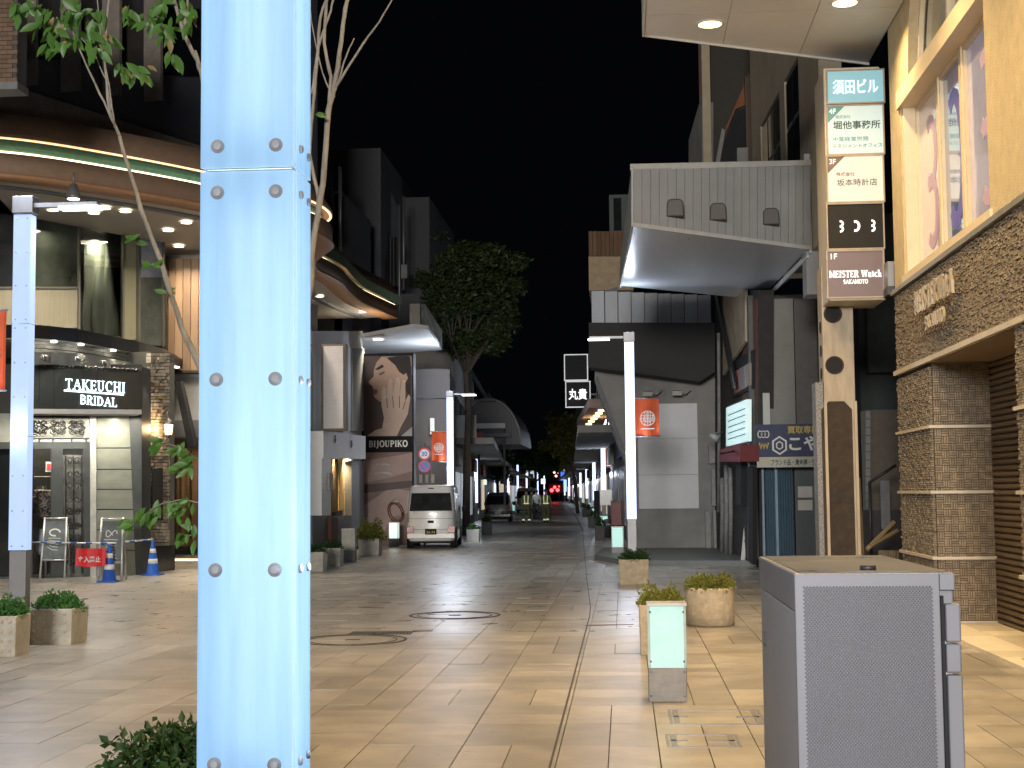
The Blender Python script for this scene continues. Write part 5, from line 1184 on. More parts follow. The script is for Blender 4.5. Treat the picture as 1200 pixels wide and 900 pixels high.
# ================================================================== barrier: A-boards, cones, pole, red notice
def aboard(x0, x1, yt, yb, Y, label):
    c_ = P((x0+x1)/2, yb, Y); g0 = G((x0+x1)/2, yb); Y = g0.y; W_ = (x1-x0)*Y/F; Ht = (yb-yt)*Y/F
    r = thing('chalkboard_sign', label, 'sandwich board', g0, 'folding menu boards by the bridal shop door', rz=math.radians(-14))
    r.rotation_euler = (0,0,0); m_al = mat('silver_board_frame', (.55,.55,.53), r=.35, m=.4); X = g0.x
    lean = .30
    pp = lambda u, v, s=1, o=0: V((X+(u-.5)*W_*(1+.12*(1-v))+ .06*s*(1-v), Y+lean*(1-s)*.5*0+ (lean*(1-v) if s > 0 else 0)*0 + (-.30*(1-v) if s > 0 else .30*(1-v))-o, Ht*v))
    for s in (1, -1):
        for u in (.04, .96):
            t = new(); t.tube([pp(u,0,s), pp(u,1,s)], .022, 6); t.build('leg', m_al, r)
        t = new(); t.tube([pp(.04,.98,s), pp(.96,.98,s)], .022, 6); t.build('top_rail', m_al, r); t = new(); t.tube([pp(.04,.3,s), pp(.96,.3,s)], .02, 6); t.build('bottom_rail', m_al, r)
        t = new(); t.slab([pp(.07,.32,s), pp(.93,.32,s), pp(.93,.95,s), pp(.07,.95,s)], (0,.02,0)); bd = t.build('board', mat('chalkboard_slate', (.14,.16,.16), r=.4, var=.3) if s > 0 else m_plgrey, r)
        if s > 0:
            t = new(); n_ = (pp(1,0)-pp(0,0)).cross(pp(0,1)-pp(0,0)).normalized(); o_ = pp(.5,.63)+n_*.004
            rr = (pp(1,.5)-pp(0,.5)).normalized(); uu = (pp(.5,1)-pp(.5,0)).normalized()
            t.ribbon([(.11*math.cos(a), .15+.07*math.sin(a*(1 if x0 < 80 else 2))) for a in [x*.45 for x in range(12)]], .03 if x0 < 80 else .018, o_, rr, uu, n_*.003)
            for q in range(5 if x0 < 80 else 7): t.ribbon([(-.12+.03*math.sin(q*3+x0), .03-q*.045), (-.04, .035-q*.06), (.1+.03*math.cos(q), .025-q*.06)], .012, o_, rr, uu, n_*.003)
            t.text('歓迎' if x0 < 80 else 'MENU', o_+uu*-.0, rr, uu, .1, ext=.003) if False else None
            t.build('chalk_marks', m_print, bd, kind='stuff')
    return r
aboard(50, 79, 605, 677, 29, 'folding chalkboard left of the red notice in front of the glass door')
aboard(117, 145, 606, 680.5, 29, 'folding chalkboard against the marble wall behind the blue cone')
aboard(14, 33, 612, 676, 29, 'folding board half hidden by the grey pillar post')
m_cone = mat('blue_cone_plastic', (.02,.10,.45), r=.4, var=.08)
def cone(px, py, label):
    g = G(px, py); r = thing('traffic_cone', label, 'traffic cone', g, 'blue cones holding the barrier pole'); H_ = .72
    t = new(); t.box(g.x-.19, g.x+.19, g.y-.19, g.y+.19, 0, .03); t.build('foot', m_cone, r, bevel=.01)
    t = new(); t.lathe([(.15,.03),(.13,.05),(.035,H_-.04),(.03,H_),(0,H_)], g, 20); t.build('cone_shell', m_cone, r)
    for z0, z1 in ((.24,.34),(.46,.55)):
        rr = lambda z: .13-(z-.05)/(H_-.09)*.095+.002
        t = new(); t.lathe([(rr(z0),z0),(rr(z1),z1)], g, 20); t.build('white_band', m_white, r)
    return g
g1 = cone(128, 682, 'blue traffic cone with white bands beside the red notice'); g2 = cone(179, 674, 'blue traffic cone with white bands standing before the brick column')
bp = thing('barrier_pole', 'blue and white striped barrier pole joining the cones', 'barrier', (g1.x, g1.y, .7)); m_bb = mat('blue_stripe', (.05,.15,.45))
a0 = V((P(30,650,28.6).x, 28.6, .74)); pts = [a0, V((g1.x,g1.y,.74)), V((g2.x,g2.y,.74))]
t = new(); t.tube(pts, .016, 8); pw = t.build('pole', m_white, bp)
for k in range(9):
    u0 = (k+.1)/9; u1 = (k+.5)/9; w_ = lambda u: pts[0].lerp(pts[1], u*1.6) if u < .625 else pts[1].lerp(pts[2], (u-.625)/.375)
    t = new(); t.tube([w_(u0), w_(u1)], .018, 8); t.build('blue_stripe', m_bb, bp)
nt_ = thing('red_notice', 'red cloth no entry notice hanging from the barrier pole', 'notice', P(106,662,28.0)); a, b = P(88.5,643,g1.y-.24), P(123.5,663.5,g1.y-.24)
t = new(); n = 10; vs = []
for i in range(n+1):
    u = i/n; y = g1.y-.24+.02*math.sin(u*12); sk = .02*math.sin(u*PI)
    vs += [(a.x+(b.x-a.x)*u, y, b.z+.01-sk), (a.x+(b.x-a.x)*u*1.0, y+.02, a.z)]
k = len(vs); vs += [(x, y+.008, z) for x, y, z in vs]
t.add(vs, [(2*i,2*i+2,2*i+3,2*i+1) for i in range(n)]+[(k+2*i+1,k+2*i+3,k+2*i+2,k+2*i) for i in range(n)]); t.build('cloth', mat('red_notice_cloth', (.65,.02,.03), r=.6, var=.06), nt_)
t = new(); t.text('立入禁止', V(((a.x+b.x)/2,g1.y-.29,(a.z*.4+b.z*.6)-.0)), XR, ZU, .12, wd=.44, off=.025, ext=.006); t.build('lettering', m_print, nt_)
# ================================================================== cream shop with blank sign, poster wall
wsx = thing('white_corner_shop', 'white shop with tall blank sign box and small lit doorway', 'building', (-8.2, 42, 0))
WA, WB = V((P(366,660,36.8).x,36.8,0)), V((P(425,640,46.3).x,46.3,0))
wp = lambda x, y, o=0: on(x, y, WA, WB, o)[0]
def wq(x0, y0, x1, y1, name, m, o=0, d=.06, y2=None, y3=None, par=None): 
    return q4(x0, y0, x1, y1, WA, WB, name, m, o, d, par or wsx, y2=y2, y3=y3)
wq(300, 385, 366, 700, 'side_glass_wall', mat('blue_grey_glazing', (.05,.06,.075), r=.15, var=.3), 0, .3)
wq(366, 388, 425, 536, 'wall', m_offw, -.06, .3); wq(412.4, 536.2, 425, 668, 'wall', m_offw, -.06, .3, y3=645); wq(366, 536.2, 387.6, 668, 'wall', m_offw, -.06, .3, y3=660)
cz = P(440,412,46).z
t = new(); t.slab([P(378,407,38.5), P(398,398,40), P(480,384,50.5), P(518,410,50.5)], (0,0,.0)) if False else None
za = PZ(420,401,6.6); sfp = [PZ(378,404,6.7), PZ(484,384,6.7), PZ(502,386,6.7), PZ(518,410,6.7), PZ(429,417,6.7), PZ(388,408,6.7)]
new().slab(sfp, (0,0,.12)).build('white_soffit', m_white, wsx)
downlight(wsx, PZ(443,398,6.68), r=.16, power=110, col=NEUT, m=glow('neutral_bulb', (1,.85,.65), 6))
sbx = bxp(376, 403, 405, 505, 37.6, .35, 'blank_sign', mat('brown_sign_frame', (.12,.09,.07)), wsx); bxp(379, 405.5, 402, 502, 37.56, .039, 'blank_face', mat('blank_sign_face', (.48,.45,.44), r=.3, var=.05), sbx)
wq(405, 405, 411, 505, 'pilaster', mat('pale_pilaster', (.45,.42,.34)), .15, .3); wq(412, 408, 427, 505, 'grey_bay', mat('grey_blue_bay', (.22,.24,.25)), .02, .05)
wq(379, 505, 428.5, 537, 'fascia_sign', m_white, .35, .4, y2=511, y3=538)
for (px, py, w_) in ((393,515,6),(412,521,6)):
    t = new(); c_ = wp(px, py, .37); hh = V((WB.x-WA.x, WB.y-WA.y, 0)).normalized(); k_ = 42/F
    for q in range(5): t.ribbon([(math.cos(q*1.3)*w_*k_*.9, math.sin(q*2.1)*4*k_), (-math.sin(q*1.7)*w_*k_*.6, -3*k_+q*1.2*k_), (math.sin(q)*w_*k_*.5, 4.5*k_)], 1.1*k_, c_, hh, ZU, (.012,-.012,0))
    t.build('crest_print', ink_d, wsx, kind='stuff')
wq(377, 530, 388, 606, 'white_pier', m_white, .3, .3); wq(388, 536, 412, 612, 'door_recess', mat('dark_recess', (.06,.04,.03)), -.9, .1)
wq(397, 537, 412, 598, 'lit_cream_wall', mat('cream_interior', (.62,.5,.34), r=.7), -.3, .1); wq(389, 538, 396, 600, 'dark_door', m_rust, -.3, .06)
wq(386, 554, 390, 574, 'wall_notice', m_plgrey, .35, .05)
for k in range(3): downlight(wsx, wp(393+k*6, 536, -.25)+V((0,0,-.03)), r=.05, power=60 if k != 1 else 0, col=WARM)
wq(366, 604, 412, 668, 'stone_plinth', mat('dark_plinth', (.10,.095,.09)), .31, .35, y3=652); wq(412, 540, 427, 640, 'grey_panel', mat('grey_panel', (.16,.17,.18)), .2, .2)
wq(388, 606, 396, 640, 'brick_post', m_brick, .4, .15)
po_ = thing('poster_wall', 'building side with large jewellery posters of a woman and rings', 'building', P(455,640,47)); Yp = 46.5
bxp(424, 414, 485, 645, Yp, .5, 'backing_wall', m_black, po_)
m_mauve = mat('poster_mauve', (.085,.048,.045), r=.5, var=.15, sc=.6); m_skin = mat('poster_skin', (.52,.34,.25), r=.5, var=.22, sc=.9); m_skinl = mat('poster_light_skin', (.66,.48,.38), r=.5, var=.15, sc=1); m_hair = mat('poster_hair', (.018,.013,.012), r=.6)
m_skind = mat('poster_dark_skin', (.2,.11,.08), r=.5, var=.2, sc=1)
def pp_(pts, name, m, par, o): return sm(name, m, par, [P(x, y, Yp-o) for x, y in pts], (0,.004,0))
up = bxp(426.5, 417, 483, 511, Yp-.04, .039, 'upper_poster', m_mauve, po_)
pp_([(478,417),(483,417),(483,440),(480,436),(476,425)], 'print_shape', mat('poster_grey_lilac', (.25,.2,.2)), up, .05)
pp_([(447,418),(470,417.5),(474,434),(476,452),(472,466),(462,470),(450,472),(444,470),(439,466),(437,461),(440,459),(437,456),(436,452),(433,450),(432,447),(438,441),(438,434),(441,425)], 'print_face', m_skin, up, .046)
pp_([(453,419),(470,417),(480,417.5),(482,432),(481,470),(475,455),(474,440),(468,436),(463,428)], 'print_hair', m_hair, up, .052)
pp_([(439,433),(448,427),(450,430),(443,433.5)], 'print_brow', m_hair, up, .053); pp_([(443,438),(450,435),(451,437),(446,440)], 'print_eyelid', m_skind, up, .053)
pp_([(437,457),(441,456),(443,459),(440,463),(436.5,461.5)], 'print_lips', mat('poster_lips', (.3,.09,.08)), up, .054)
pp_([(472,440),(476,437),(478,443),(475,449),(471,448)], 'print_ear', m_skin, up, .056)
hand = [(446,511),(450,490),(447,475),(447,460),(449,453),(452,455),(453,466),(455,447),(458,443),(460,447),(460,464),(464,443),(467,442),(469,447),(468,464),(472,445),(475,446),(475,470),(479,462),(481,466),(478,485),(470,500),(465,511)]
pp_(hand, 'print_hand', m_skinl, up, .060)
for a_ in ([(453,466),(454,478)],[(460,464),(461,478)],[(468,464),(468,478)],[(475,470),(472,480)]):
    t = new(); t.tube([P(x, y, Yp-.064) for x, y in a_], .012, 4); t.build('print_finger_line', m_skind, up)
pp_([(448,465),(453,464),(453,466.5),(448,467.5)], 'print_ring', mat('poster_silver', (.6,.6,.6), r=.3), up, .066)
pp_([(430,511),(440,504),(447,502),(450,511)], 'print_shoulder', m_skinl, up, .047); pp_([(470,511),(483,500),(483,511)], 'print_shoulder', mat('poster_white_cloth', (.5,.48,.46)), up, .047)
t = new(); serif(t, 'BIJOUPIKO', P(455,520,Yp-.02), XR, ZU, 7*Yp/F, wd=46*Yp/F, ext=.02, wt=.2, thin=.09); t.build('lettering', mat('silver_letters', (.6,.58,.54), r=.4, m=.3), po_)
lp = bxp(426.5, 530, 483, 640, Yp-.04, .039, 'lower_poster', mat('poster_rose', (.27,.17,.15), r=.5, var=.3, sc=.8), po_)
pp_([(427,540),(483,531),(483,552),(455,560),(427,566)], 'print_hand', mat('poster_blush', (.45,.31,.27), r=.5, var=.2, sc=.7), lp, .046)
pp_([(427,568),(483,563),(483,571),(427,578)], 'print_shadow', m_mauve, lp, .047)
pp_([(427,592),(458,571),(483,576),(483,600),(460,606),(440,640),(427,640)], 'print_hand', mat('poster_blush', (.45,.31,.27)), lp, .045)
t = new()
for (cx_, cy_, a1, a2, r_) in ((449,545,8,1.1,.05),(449,556,9,2,.06)): t.tube([P(cx_+a1*math.cos(q/8*PI+PI), cy_-a2*math.sin(q/8*PI), Yp-.06) for q in range(9)], r_*.6, 5)
t.build('print_ring', mat('poster_silver', (.6,.6,.6)), lp, kind='stuff')
t = new(); t.tube([P(464+9*math.cos(q/20*2*PI)*.92, 600+10.5*math.sin(q/20*2*PI)+3*math.cos(q/20*2*PI), Yp-.06) for q in range(21)], .055, 6); t.build('print_ring', mat('rose_gold', (.16,.06,.035), r=.3, m=.3), lp)
t = new(); t.lathe([(0,-.03),(.15,0),(.12,.06),(0,.07)], P(464,588,Yp-.07), 8); t.build('print_gem', mat('gem', (.5,.48,.46), r=.1, var=.5, sc=20), lp)
gw = thing('grey_side_house', 'plain grey rendered house between the poster wall and the street tree', 'building', P(505,620,50))
sm('wall', mat('brown_grey_render', (.075,.065,.06), r=.85, var=.12, sc=1), gw, [P(x, y, 50) for x, y in ((485,640),(527,640),(527,433),(512,432),(485,433))], (-.5,6,0))
bxp(504, 490, 509, 509, 49.9, .09, 'white_plate', m_offw, gw); bxp(485, 466, 527, 467, 49.95, .05, 'wall_joint', m_concd, gw)
bxp(480, 356, 492, 384, 50.8, .6, 'block_pier', m_conc, ac)
q = sm('end_block', mat('bluish_parapet', (.16,.18,.19)), ac, [P(492,356,51), P(498,356,51), P(517,386,49.5), P(517,408,49.5), P(492,384,51)], (0,.3,0))
# ================================================================== vehicles
def vehicle(name, label, cat, g, W, L, H, prof, bodym, glassm_, hood, rz=0, plate='34-74', tail=None, hdoor=True, plm=None):
    # built at the origin: rear face at y=0, nose at +y, then moved
    r = thing(name, label, cat, (0,0,0)); n = 32
    b = new(); b.sm = True; vs = []
    for z, hw, yr, yf in prof:
        rc_ = .13
        for j in range(n):
            a = 2*PI*j/n; cx_, sy_ = math.cos(a), math.sin(a); e = .28
            x = hw*(abs(cx_)**e)*(1 if cx_ > 0 else -1); yy = (abs(sy_)**e)*(1 if sy_ > 0 else -1)
            vs.append((x, (yr+yf)/2+yy*(yf-yr)/2, z))
    m = len(prof)
    b.add(vs, [(i*n+j, i*n+(j+1) % n, (i+1)*n+(j+1) % n, (i+1)*n+j) for i in range(m-1) for j in range(n)]+[tuple(range(n-1,-1,-1)), tuple((m-1)*n+j for j in range(n))])
    b.build('body', bodym, r)
    def at(z):
        for a, c in zip(prof, prof[1:]):
            if a[0] <= z <= c[0]: t = (z-a[0])/(c[0]-a[0]); return [a[k]+(c[k]-a[k])*t for k in range(4)]
        return prof[-1]
    def rear(x, z, o=.012): q = at(z); return V((x, q[2]-o+ .0, z))
    def side(y, z, s=1, o=.012): q = at(z); return V((s*(q[1]*.985+o), y, z))
    zw0, zw1 = H*.59, H*.87
    ww = at(zw0)[1]*.86; wt_ = at(zw1)[1]*.84
    gl_ = new().slab([rear(-ww,zw0,.02), rear(ww,zw0,.02), rear(wt_,zw1,.02), rear(-wt_,zw1,.02)], (0,.03,0)).build('rear_window', glassm_, r, bevel=.008)
    new().tube([rear(.02,zw0+.01,.035), rear(.30,zw0+.06,.035)], .008, 5).build('wiper', m_black, r)
    for z in (H*.47, H*.30): new().tube([rear(-ww*1.08,z,.012), rear(ww*1.08,z,.012)], .004, 4).build('door_seam', m_black, r)
    new().slab([rear(-.09,H*.40,.02), rear(.09,H*.40,.02), rear(.09,H*.44,.02), rear(-.09,H*.44,.02)], (0,.02,0)).build('door_handle', m_black, r)
    for s in (-1, 1):
        for (y0, y1, z0, z1, nm) in hood: 
            new().slab([side(y0,z0,s), side(y1,z0,s), side(y1-.02,z1,s), side(y0+.02,z1,s)], (-.02*s,0,0)).build(nm, glassm_, r)
        for y0 in (L*.40, L*.68): new().tube([side(y0,H*.2,s,.008), side(y0,H*.85,s,.008)], .004, 4).build('door_seam', m_black, r)
        tz0, tz1 = tail[1], tail[2]; tw = tail[0]
        xo = at(tz0)[1]*.97
        new().slab([rear(s*xo,tz0,.022), rear(s*(xo-tw),tz0,.022), rear(s*(xo-tw),tz1,.022), rear(s*xo,tz1,.022)], (0,.05,0)).build('tail_light', mat('tail_light_red', (.30,.02,.02), r=.25, coat=.5), r, bevel=.008)
        for y in (L*.17, L*.80):
            wt = new(); wt.lathe([(.17,-.075),(.26,-.08),(.275,-.05),(.275,.05),(.26,.08),(.17,.075)], (s*(at(.3)[1]-.10), y, .275), 22, 'X'); w_ = wt.build('tyre', mat('tyre_rubber', (.012,.012,.012), r=.85), r)
            wt = new(); wt.lathe([(0,-.082),(.16,-.078),(.17,0),(.16,.078),(0,.082)], (s*(at(.3)[1]-.10), y, .275), 16, 'X'); wt.build('rim', m_steel, w_)
            wa = new(); wa.lathe([(.33,-.004),(.33,.004)], (s*(at(.33)[1]+.004), y, .30), 20, 'X'); wa.build('wheel_arch', m_black, r)
        mr = new(); c_ = V((s*(at(H*.6)[1]+.1), L*.83, H*.6)); mr.box(c_.x-.07, c_.x+.07, c_.y-.04, c_.y+.04, c_.z-.09, c_.z+.09); mr.build('wing_mirror', m_black, r, bevel=.02)
    bz = new(); bz.slab([rear(-at(.35)[1]*.96,.30,.03), rear(at(.35)[1]*.96,.30,.03), rear(at(.35)[1]*.96,.46,.03), rear(-at(.35)[1]*.96,.46,.03)], (0,.06,0)); bz.build('rear_bumper', bodym, r, bevel=.02)
    pl = new(); pl.slab([rear(-.17,.42,.05), rear(.17,.42,.05), rear(.17,.59,.05), rear(-.17,.59,.05)], (0,.02,0)); p_ = pl.build('number_plate', plm or m_black, r)
    t = new(); t.text(plate, rear(0,.485,.052), XR, ZU, .08, wd=.26, off=.01, ext=.004); t.build('lettering', mat('plate_yellow', (.55,.45,.12)), p_)
    ub_ = new(); ub_.box(-W*.40, W*.40, .12, L-.2, .16, .30); ub_.build('underbody', m_black, r)
    hl = new(); hl.slab([rear(-.08,H*.935,.015), rear(.08,H*.935,.015), rear(.08,H*.95,.015), rear(-.08,H*.95,.015)], (0,.03,0)); hl.build('brake_light', m_black, r)
    r.location = g; r.rotation_euler = (0,0,rz); return r
m_van = mat('white_van_paint', (.76,.77,.78), r=.25, var=.03, coat=.6); m_car = mat('dark_grey_car_paint', (.09,.09,.10), r=.25, m=.3, var=.04, coat=.6); m_vg = mat('tinted_car_glass', (.008,.009,.01), r=.22, var=.05); m_vg.node_tree.nodes['Principled BSDF'].inputs['Specular IOR Level'].default_value = .25
vprof = [(.22,.70,.03,3.30),(.28,.735,.0,3.38),(.6,.74,.0,3.39),(1.0,.738,.015,3.30),(1.15,.735,.02,3.20),(1.65,.69,.12,2.75),(1.80,.67,.15,2.6),(1.87,.62,.20,2.45),(1.895,.52,.32,2.3)]
gv = G(505, 643)
vehicle('parked_van', 'small white delivery van parked with its rear towards the camera', 'van', gv, 1.48, 3.39, 1.9, vprof, m_van, m_vg,
        [(.35,1.25,1.14,1.62,'side_window'),(1.35,2.15,1.14,1.62,'side_window'),(2.25,2.75,1.14,1.58,'side_window')], rz=math.radians(3.0), tail=(.2,.47,.66))
cprof = [(.2,.70,.06,3.7),(.3,.74,.0,3.8),(.7,.745,.0,3.8),(1.0,.73,.04,3.4),(1.1,.71,.06,3.0),(1.5,.62,.2,2.3),(1.62,.56,.3,2.1),(1.66,.45,.4,1.9)]
vehicle('parked_car', 'dark grey wagon parked beyond the van with its back to the camera', 'car', G(583.5, 612), 1.5, 3.8, 1.66, cprof, m_car, m_vg,
        [(.35,1.2,1.06,1.45,'side_window'),(1.3,2.2,1.06,1.45,'side_window')], rz=math.radians(3), tail=(.22,.75,.95), plate='12-34', plm=m_offw)
vehicle('distant_van', 'pale van parked far ahead behind the vested walkers', 'van', G(617.5, 601), 1.7, 4.4, 2.0, [(z*1.05, a*1.15, b, c*1.3) for z, a, b, c in vprof], mat('pale_blue_van', (.3,.34,.36), r=.3, coat=.4), m_vg,
        [(.35,1.8,1.2,1.7,'side_window')], rz=math.radians(3), tail=(.2,.5,.7), plate='12-34', plm=m_offw)
# ================================================================== road signs
rs = thing('road_sign_post', 'speed limit and no parking signs on a dark post behind the van', 'road sign', G(497, 632)); Yr = 46.0; Yr = 44.5
pr = P(497, 600, Yr); rs.location = (pr.x, Yr, 0)
new().tube([(pr.x,Yr+.05,0),(pr.x,Yr+.05,P(497,520,Yr).z)], .035, 8).build('post', m_steel, rs)
new().box(*[f(P(489 if i == 0 else 505,560,Yr).x, 0) for i, f in ((0,lambda a,b:a),(1,lambda a,b:a))], Yr+.03, Yr+.07, P(497,566,Yr).z, P(497,523,Yr).z).build('back_plate', m_dsteel, rs)
red = mat('sign_red', (.6,.03,.05), r=.4, em=(1,.1,.15), es=.12); blu = mat('sign_blue_glow', (.04,.15,.5), r=.4, em=(.1,.35,1), es=.12); wsg = mat('sign_white', (.6,.62,.65), r=.4, em=(.9,.95,1), es=.2)  # road sign colours given a faint glow of their own
c_ = P(497.5, 532, Yr); d1_ = new().disc(c_, .19, XR, ZU, (0,-.02,0), 26).build('speed_disc', wsg, rs); new().disc(c_+V((0,-.022,0)), .19, XR, ZU, (0,-.006,0), 26, r0=.145).build('red_ring', red, d1_)
t = new(); t.text('30', c_+V((0,-.026,0)), XR, ZU, .15, off=.03, ext=.006); t.build('numerals', blu, d1_)
c_ = P(497.5, 546.5, Yr); d2_ = new().disc(c_, .19, XR, ZU, (0,-.02,0), 26).build('no_parking_disc', blu, rs); new().disc(c_+V((0,-.022,0)), .19, XR, ZU, (0,-.006,0), 26, r0=.15).build('red_ring', red, d2_)
new().ribbon([(-.11,.11),(.11,-.11)], .035, c_+V((0,-.024,0)), XR, ZU, (0,-.006,0)).build('red_slash', red, d2_)
for k, x in enumerate((493, 500, 507)): bxp(x-1.8, 556, x+1.8, 566, Yr, .02, 'side_plate', m_plgrey, rs)
# ================================================================== trees
def treefol(mb, blobs, n, size, R):
    tot = sum(b[3]*b[4] for b in blobs)
    for (x, y, z, rx, rz_) in blobs: leaves(mb, (x,y,z), rx, rx, rz_, int(n*rx*rz_/tot), size, R, flatb=False, up=-.25)
def tree(px, py, Y, label, blobs_px, leafm, size, n, trunk, m=None):
    g = P(px, py, Y); g.z = 0; k = Y/F; r = thing('street_tree', label, 'tree', g); R = random.Random(int(px)); t = new()
    pts = [P(x, y, Y) for x, y in trunk]; pts[0].z = 0
    t.tube(pts, [.16-.08*i/(len(pts)-1) for i in range(len(pts))], 10)
    top_ = pts[-1]; fork = pts[-2]
    bl = []
    for (x, y, rpx, rz_) in blobs_px:
        c = P(x, y, Y+R.uniform(-1,1)*rpx*k*.8); bl.append((c.x, c.y, c.z, rpx*k, rz_*k))
        mid = (fork+c)/2+V((R.uniform(-.2,.2), R.uniform(-.2,.2), R.uniform(-.3,.1)))
        t.tube([fork, mid, c], [.06,.045,.02], 6)
        for q in range(3): t.tube([mid, c+V((R.uniform(-1,1)*rpx*k*.7, R.uniform(-1,1)*rpx*k*.7, R.uniform(-.5,.8)*rz_*k))], [.03,.01], 5)
    t.build('trunk', m or m_barkd, r); f = new(); ex = []
    for (x, y, z, rx, rz_) in bl:
        for q in range(2):
            a = R.uniform(0, 2*PI); e = R.uniform(-.6, 1.0); ex.append((x+math.cos(a)*rx*1.05, y+math.sin(a)*rx*.8, z+e*rz_*1.05, rx*R.uniform(.22,.42), rz_*R.uniform(.2,.4)))
    treefol(f, [(x, y, z, rx*.84, rz_*.84) for x, y, z, rx, rz_ in bl]+ex, n, size, R); f.build('crown', leafm, r); return r
tree(546, 625, 56, 'large leafy street tree with broad crown behind the white van', [(533,315,34,28),(575,308,32,28),(555,340,46,38),(520,350,28,34),(588,362,24,34),(550,298,34,20),(545,402,32,26),(578,395,24,26),(515,388,16,22),(592,332,18,28),(556,370,38,38)],
     m_leafa, .22, 12000, [(546,625),(547,540),(549,480),(546,440),(552,410)])
tree(671, 596, 112, 'smaller street tree lit yellow beside the right lamp row', [(662,500,22,18),(675,520,20,20),(655,520,18,18),(680,495,14,16),(668,540,16,14),(652,500,14,16)], leafmat('lit_yellow_leaf', (.12,.12,.03)), .34, 2200, [(677,592),(674,565),(670,545),(668,525)])  # yellow lamplight on this crown is put into its leaf colour
tree(625, 590, 170, 'dark tree mass hanging over the far end of the street', [(615,540,24,16),(640,545,26,16),(655,540,20,18),(600,548,14,12),(628,530,24,12)], m_leafd, .6, 1500, [(628,589),(628,565),(626,550)])
tree(580, 600, 110, 'dark tree behind the first street tree above the parked car', [(575,545,14,14),(588,555,12,12),(590,535,12,14)], m_leafd, .4, 700, [(584,597),(583,570),(582,552)])
# slender multi-stem tree planted behind the large frosted pillar, each big leaf its own piece
yt = thing('young_tree', 'slender pale multi-stem young tree with few bright leaves behind the pillar', 'tree', G(292, 905)); TY = yt.location.y; TX = yt.location.x
def stem(pts, r0, r1, Ys_=None):
    q = [P(x, y, TY+(Ys_[i] if Ys_ else 0)) for i, (x, y) in enumerate(pts)]; n = len(q)
    R_ = random.Random(len(pts)*7); out = []
    for i in range(n-1):
        for j in range(4): p = q[i].lerp(q[i+1], j/4); out.append(p+V((R_.uniform(-1,1), R_.uniform(-1,1), 0))*.004)
    out.append(q[-1]); m = len(out)
    return new().tube(out, [.68*(r0+(r1-r0)*i/(m-1))*(1+.12*(i % 5 == 0)) for i in range(m)], 8).build('branch', m_bark, yt)
stem([(300,905),(270,560),(235,430),(213,385),(190,310),(165,245),(140,160)], .034, .017)
stem([(140,160),(128,130),(122,70),(128,0),(128,-40)], .014, .009); stem([(138,155),(122,120),(100,75),(85,35),(80,12)], .013, .005); stem([(131,130),(125,95),(110,60),(95,45)], .007, .004); stem([(135,150),(128,100),(118,40),(112,-20)], .008, .005)
stem([(236,80),(218,45),(207,10),(198,-30)], .02, .014); stem([(300,420),(236,85),(228,60)], .022, .02); stem([(215,40),(220,0),(222,-20)], .012, .01)
stem([(305,905),(330,560),(362,345),(366,290),(378,215),(385,130),(393,95),(402,30),(408,-10)], .036, .017)
stem([(385,140),(388,90),(380,50),(383,-10)], .017, .014); stem([(388,110),(378,85),(366,30),(362,0)], .008, .004); stem([(392,105),(420,60),(445,25),(462,-5)], .013, .006); stem([(386,130),(400,85),(408,60),(415,45)], .01, .005); stem([(374,235),(362,180),(372,60),(376,20),(388,-20)], .018, .012); stem([(366,110),(372,60),(388,12),(392,-10)], .012, .009)
stem([(300,660),(262,570),(235,590),(215,585),(190,590),(150,612)], .010, .003); stem([(262,570),(240,545),(215,525),(195,520)], .007, .003); stem([(262,600),(240,625),(215,628)], .006, .003)
def leafmesh(name, l, wd, m):
    b = new(); b.sm = True; vs = []; ss = [(0,0),(.25,.75),(.5,1),(.75,.62),(1,0)]
    for t, w_ in ss:
        dz = -.18*t*t*l
        if w_ == 0: vs.append((0, t*l, dz))
        else: vs += [(-w_*wd/2, t*l, dz+.10*wd), (0, t*l, dz), (w_*wd/2, t*l, dz+.10*wd)]
    b.add(vs, [(0,3,2),(0,2,1),(1,2,5,4),(2,3,6,5),(4,5,8,7),(5,6,9,8),(7,8,10),(8,9,10)]); o = b.build(name, m); o.parent = yt; return o
m_leafn = mat('bright_broad_leaf', (.07,.17,.035), r=.45, var=.25, sc=8, rand=1)
nt = m_leafn.node_tree; t_ = nt.nodes.new('ShaderNodeBsdfTranslucent'); t_.inputs[0].default_value = (.12,.3,.05,1); mx_ = nt.nodes.new('ShaderNodeMixShader'); mx_.inputs[0].default_value = .35
nt.links.new(nt.nodes['Principled BSDF'].outputs[0], mx_.inputs[1]); nt.links.new(t_.outputs[0], mx_.inputs[2]); nt.links.new(mx_.outputs[0], nt.nodes['Material Output'].inputs[0])
m_leafb = mat('browned_leaf', (.20,.15,.05), r=.6, var=.3, rand=1)
protos = [leafmesh('leaf', .125, .05, m_leafn), leafmesh('leaf', .10, .042, m_leafn), leafmesh('leaf', .085, .034, m_leafb)]
used = [False]*3; RL = random.Random(21)
def putleaf(px, py, ang, kmul=1, brown=False, dy=0):
    i = 2 if brown else (0 if RL.random() < .6 else 1); p = P(px, py, TY+dy+RL.uniform(-.12,.12)); o = protos[i]
    if used[i]: o = o.copy(); COL.objects.link(o)
    used[i] = True
    o.location = p-yt.location
    # ang: picture direction of the tip, degrees clockwise from up
    a = math.radians(ang); d = V((math.sin(a), RL.uniform(-.5,.5), math.cos(a))).normalized(); up_ = V((RL.uniform(-.5,.5), -1, RL.uniform(-.1,.7))); x = d.cross(up_).normalized(); z = x.cross(d)
    o.rotation_euler = Matrix((x, d, z)).transposed().to_euler(); o.scale = (kmul,)*3
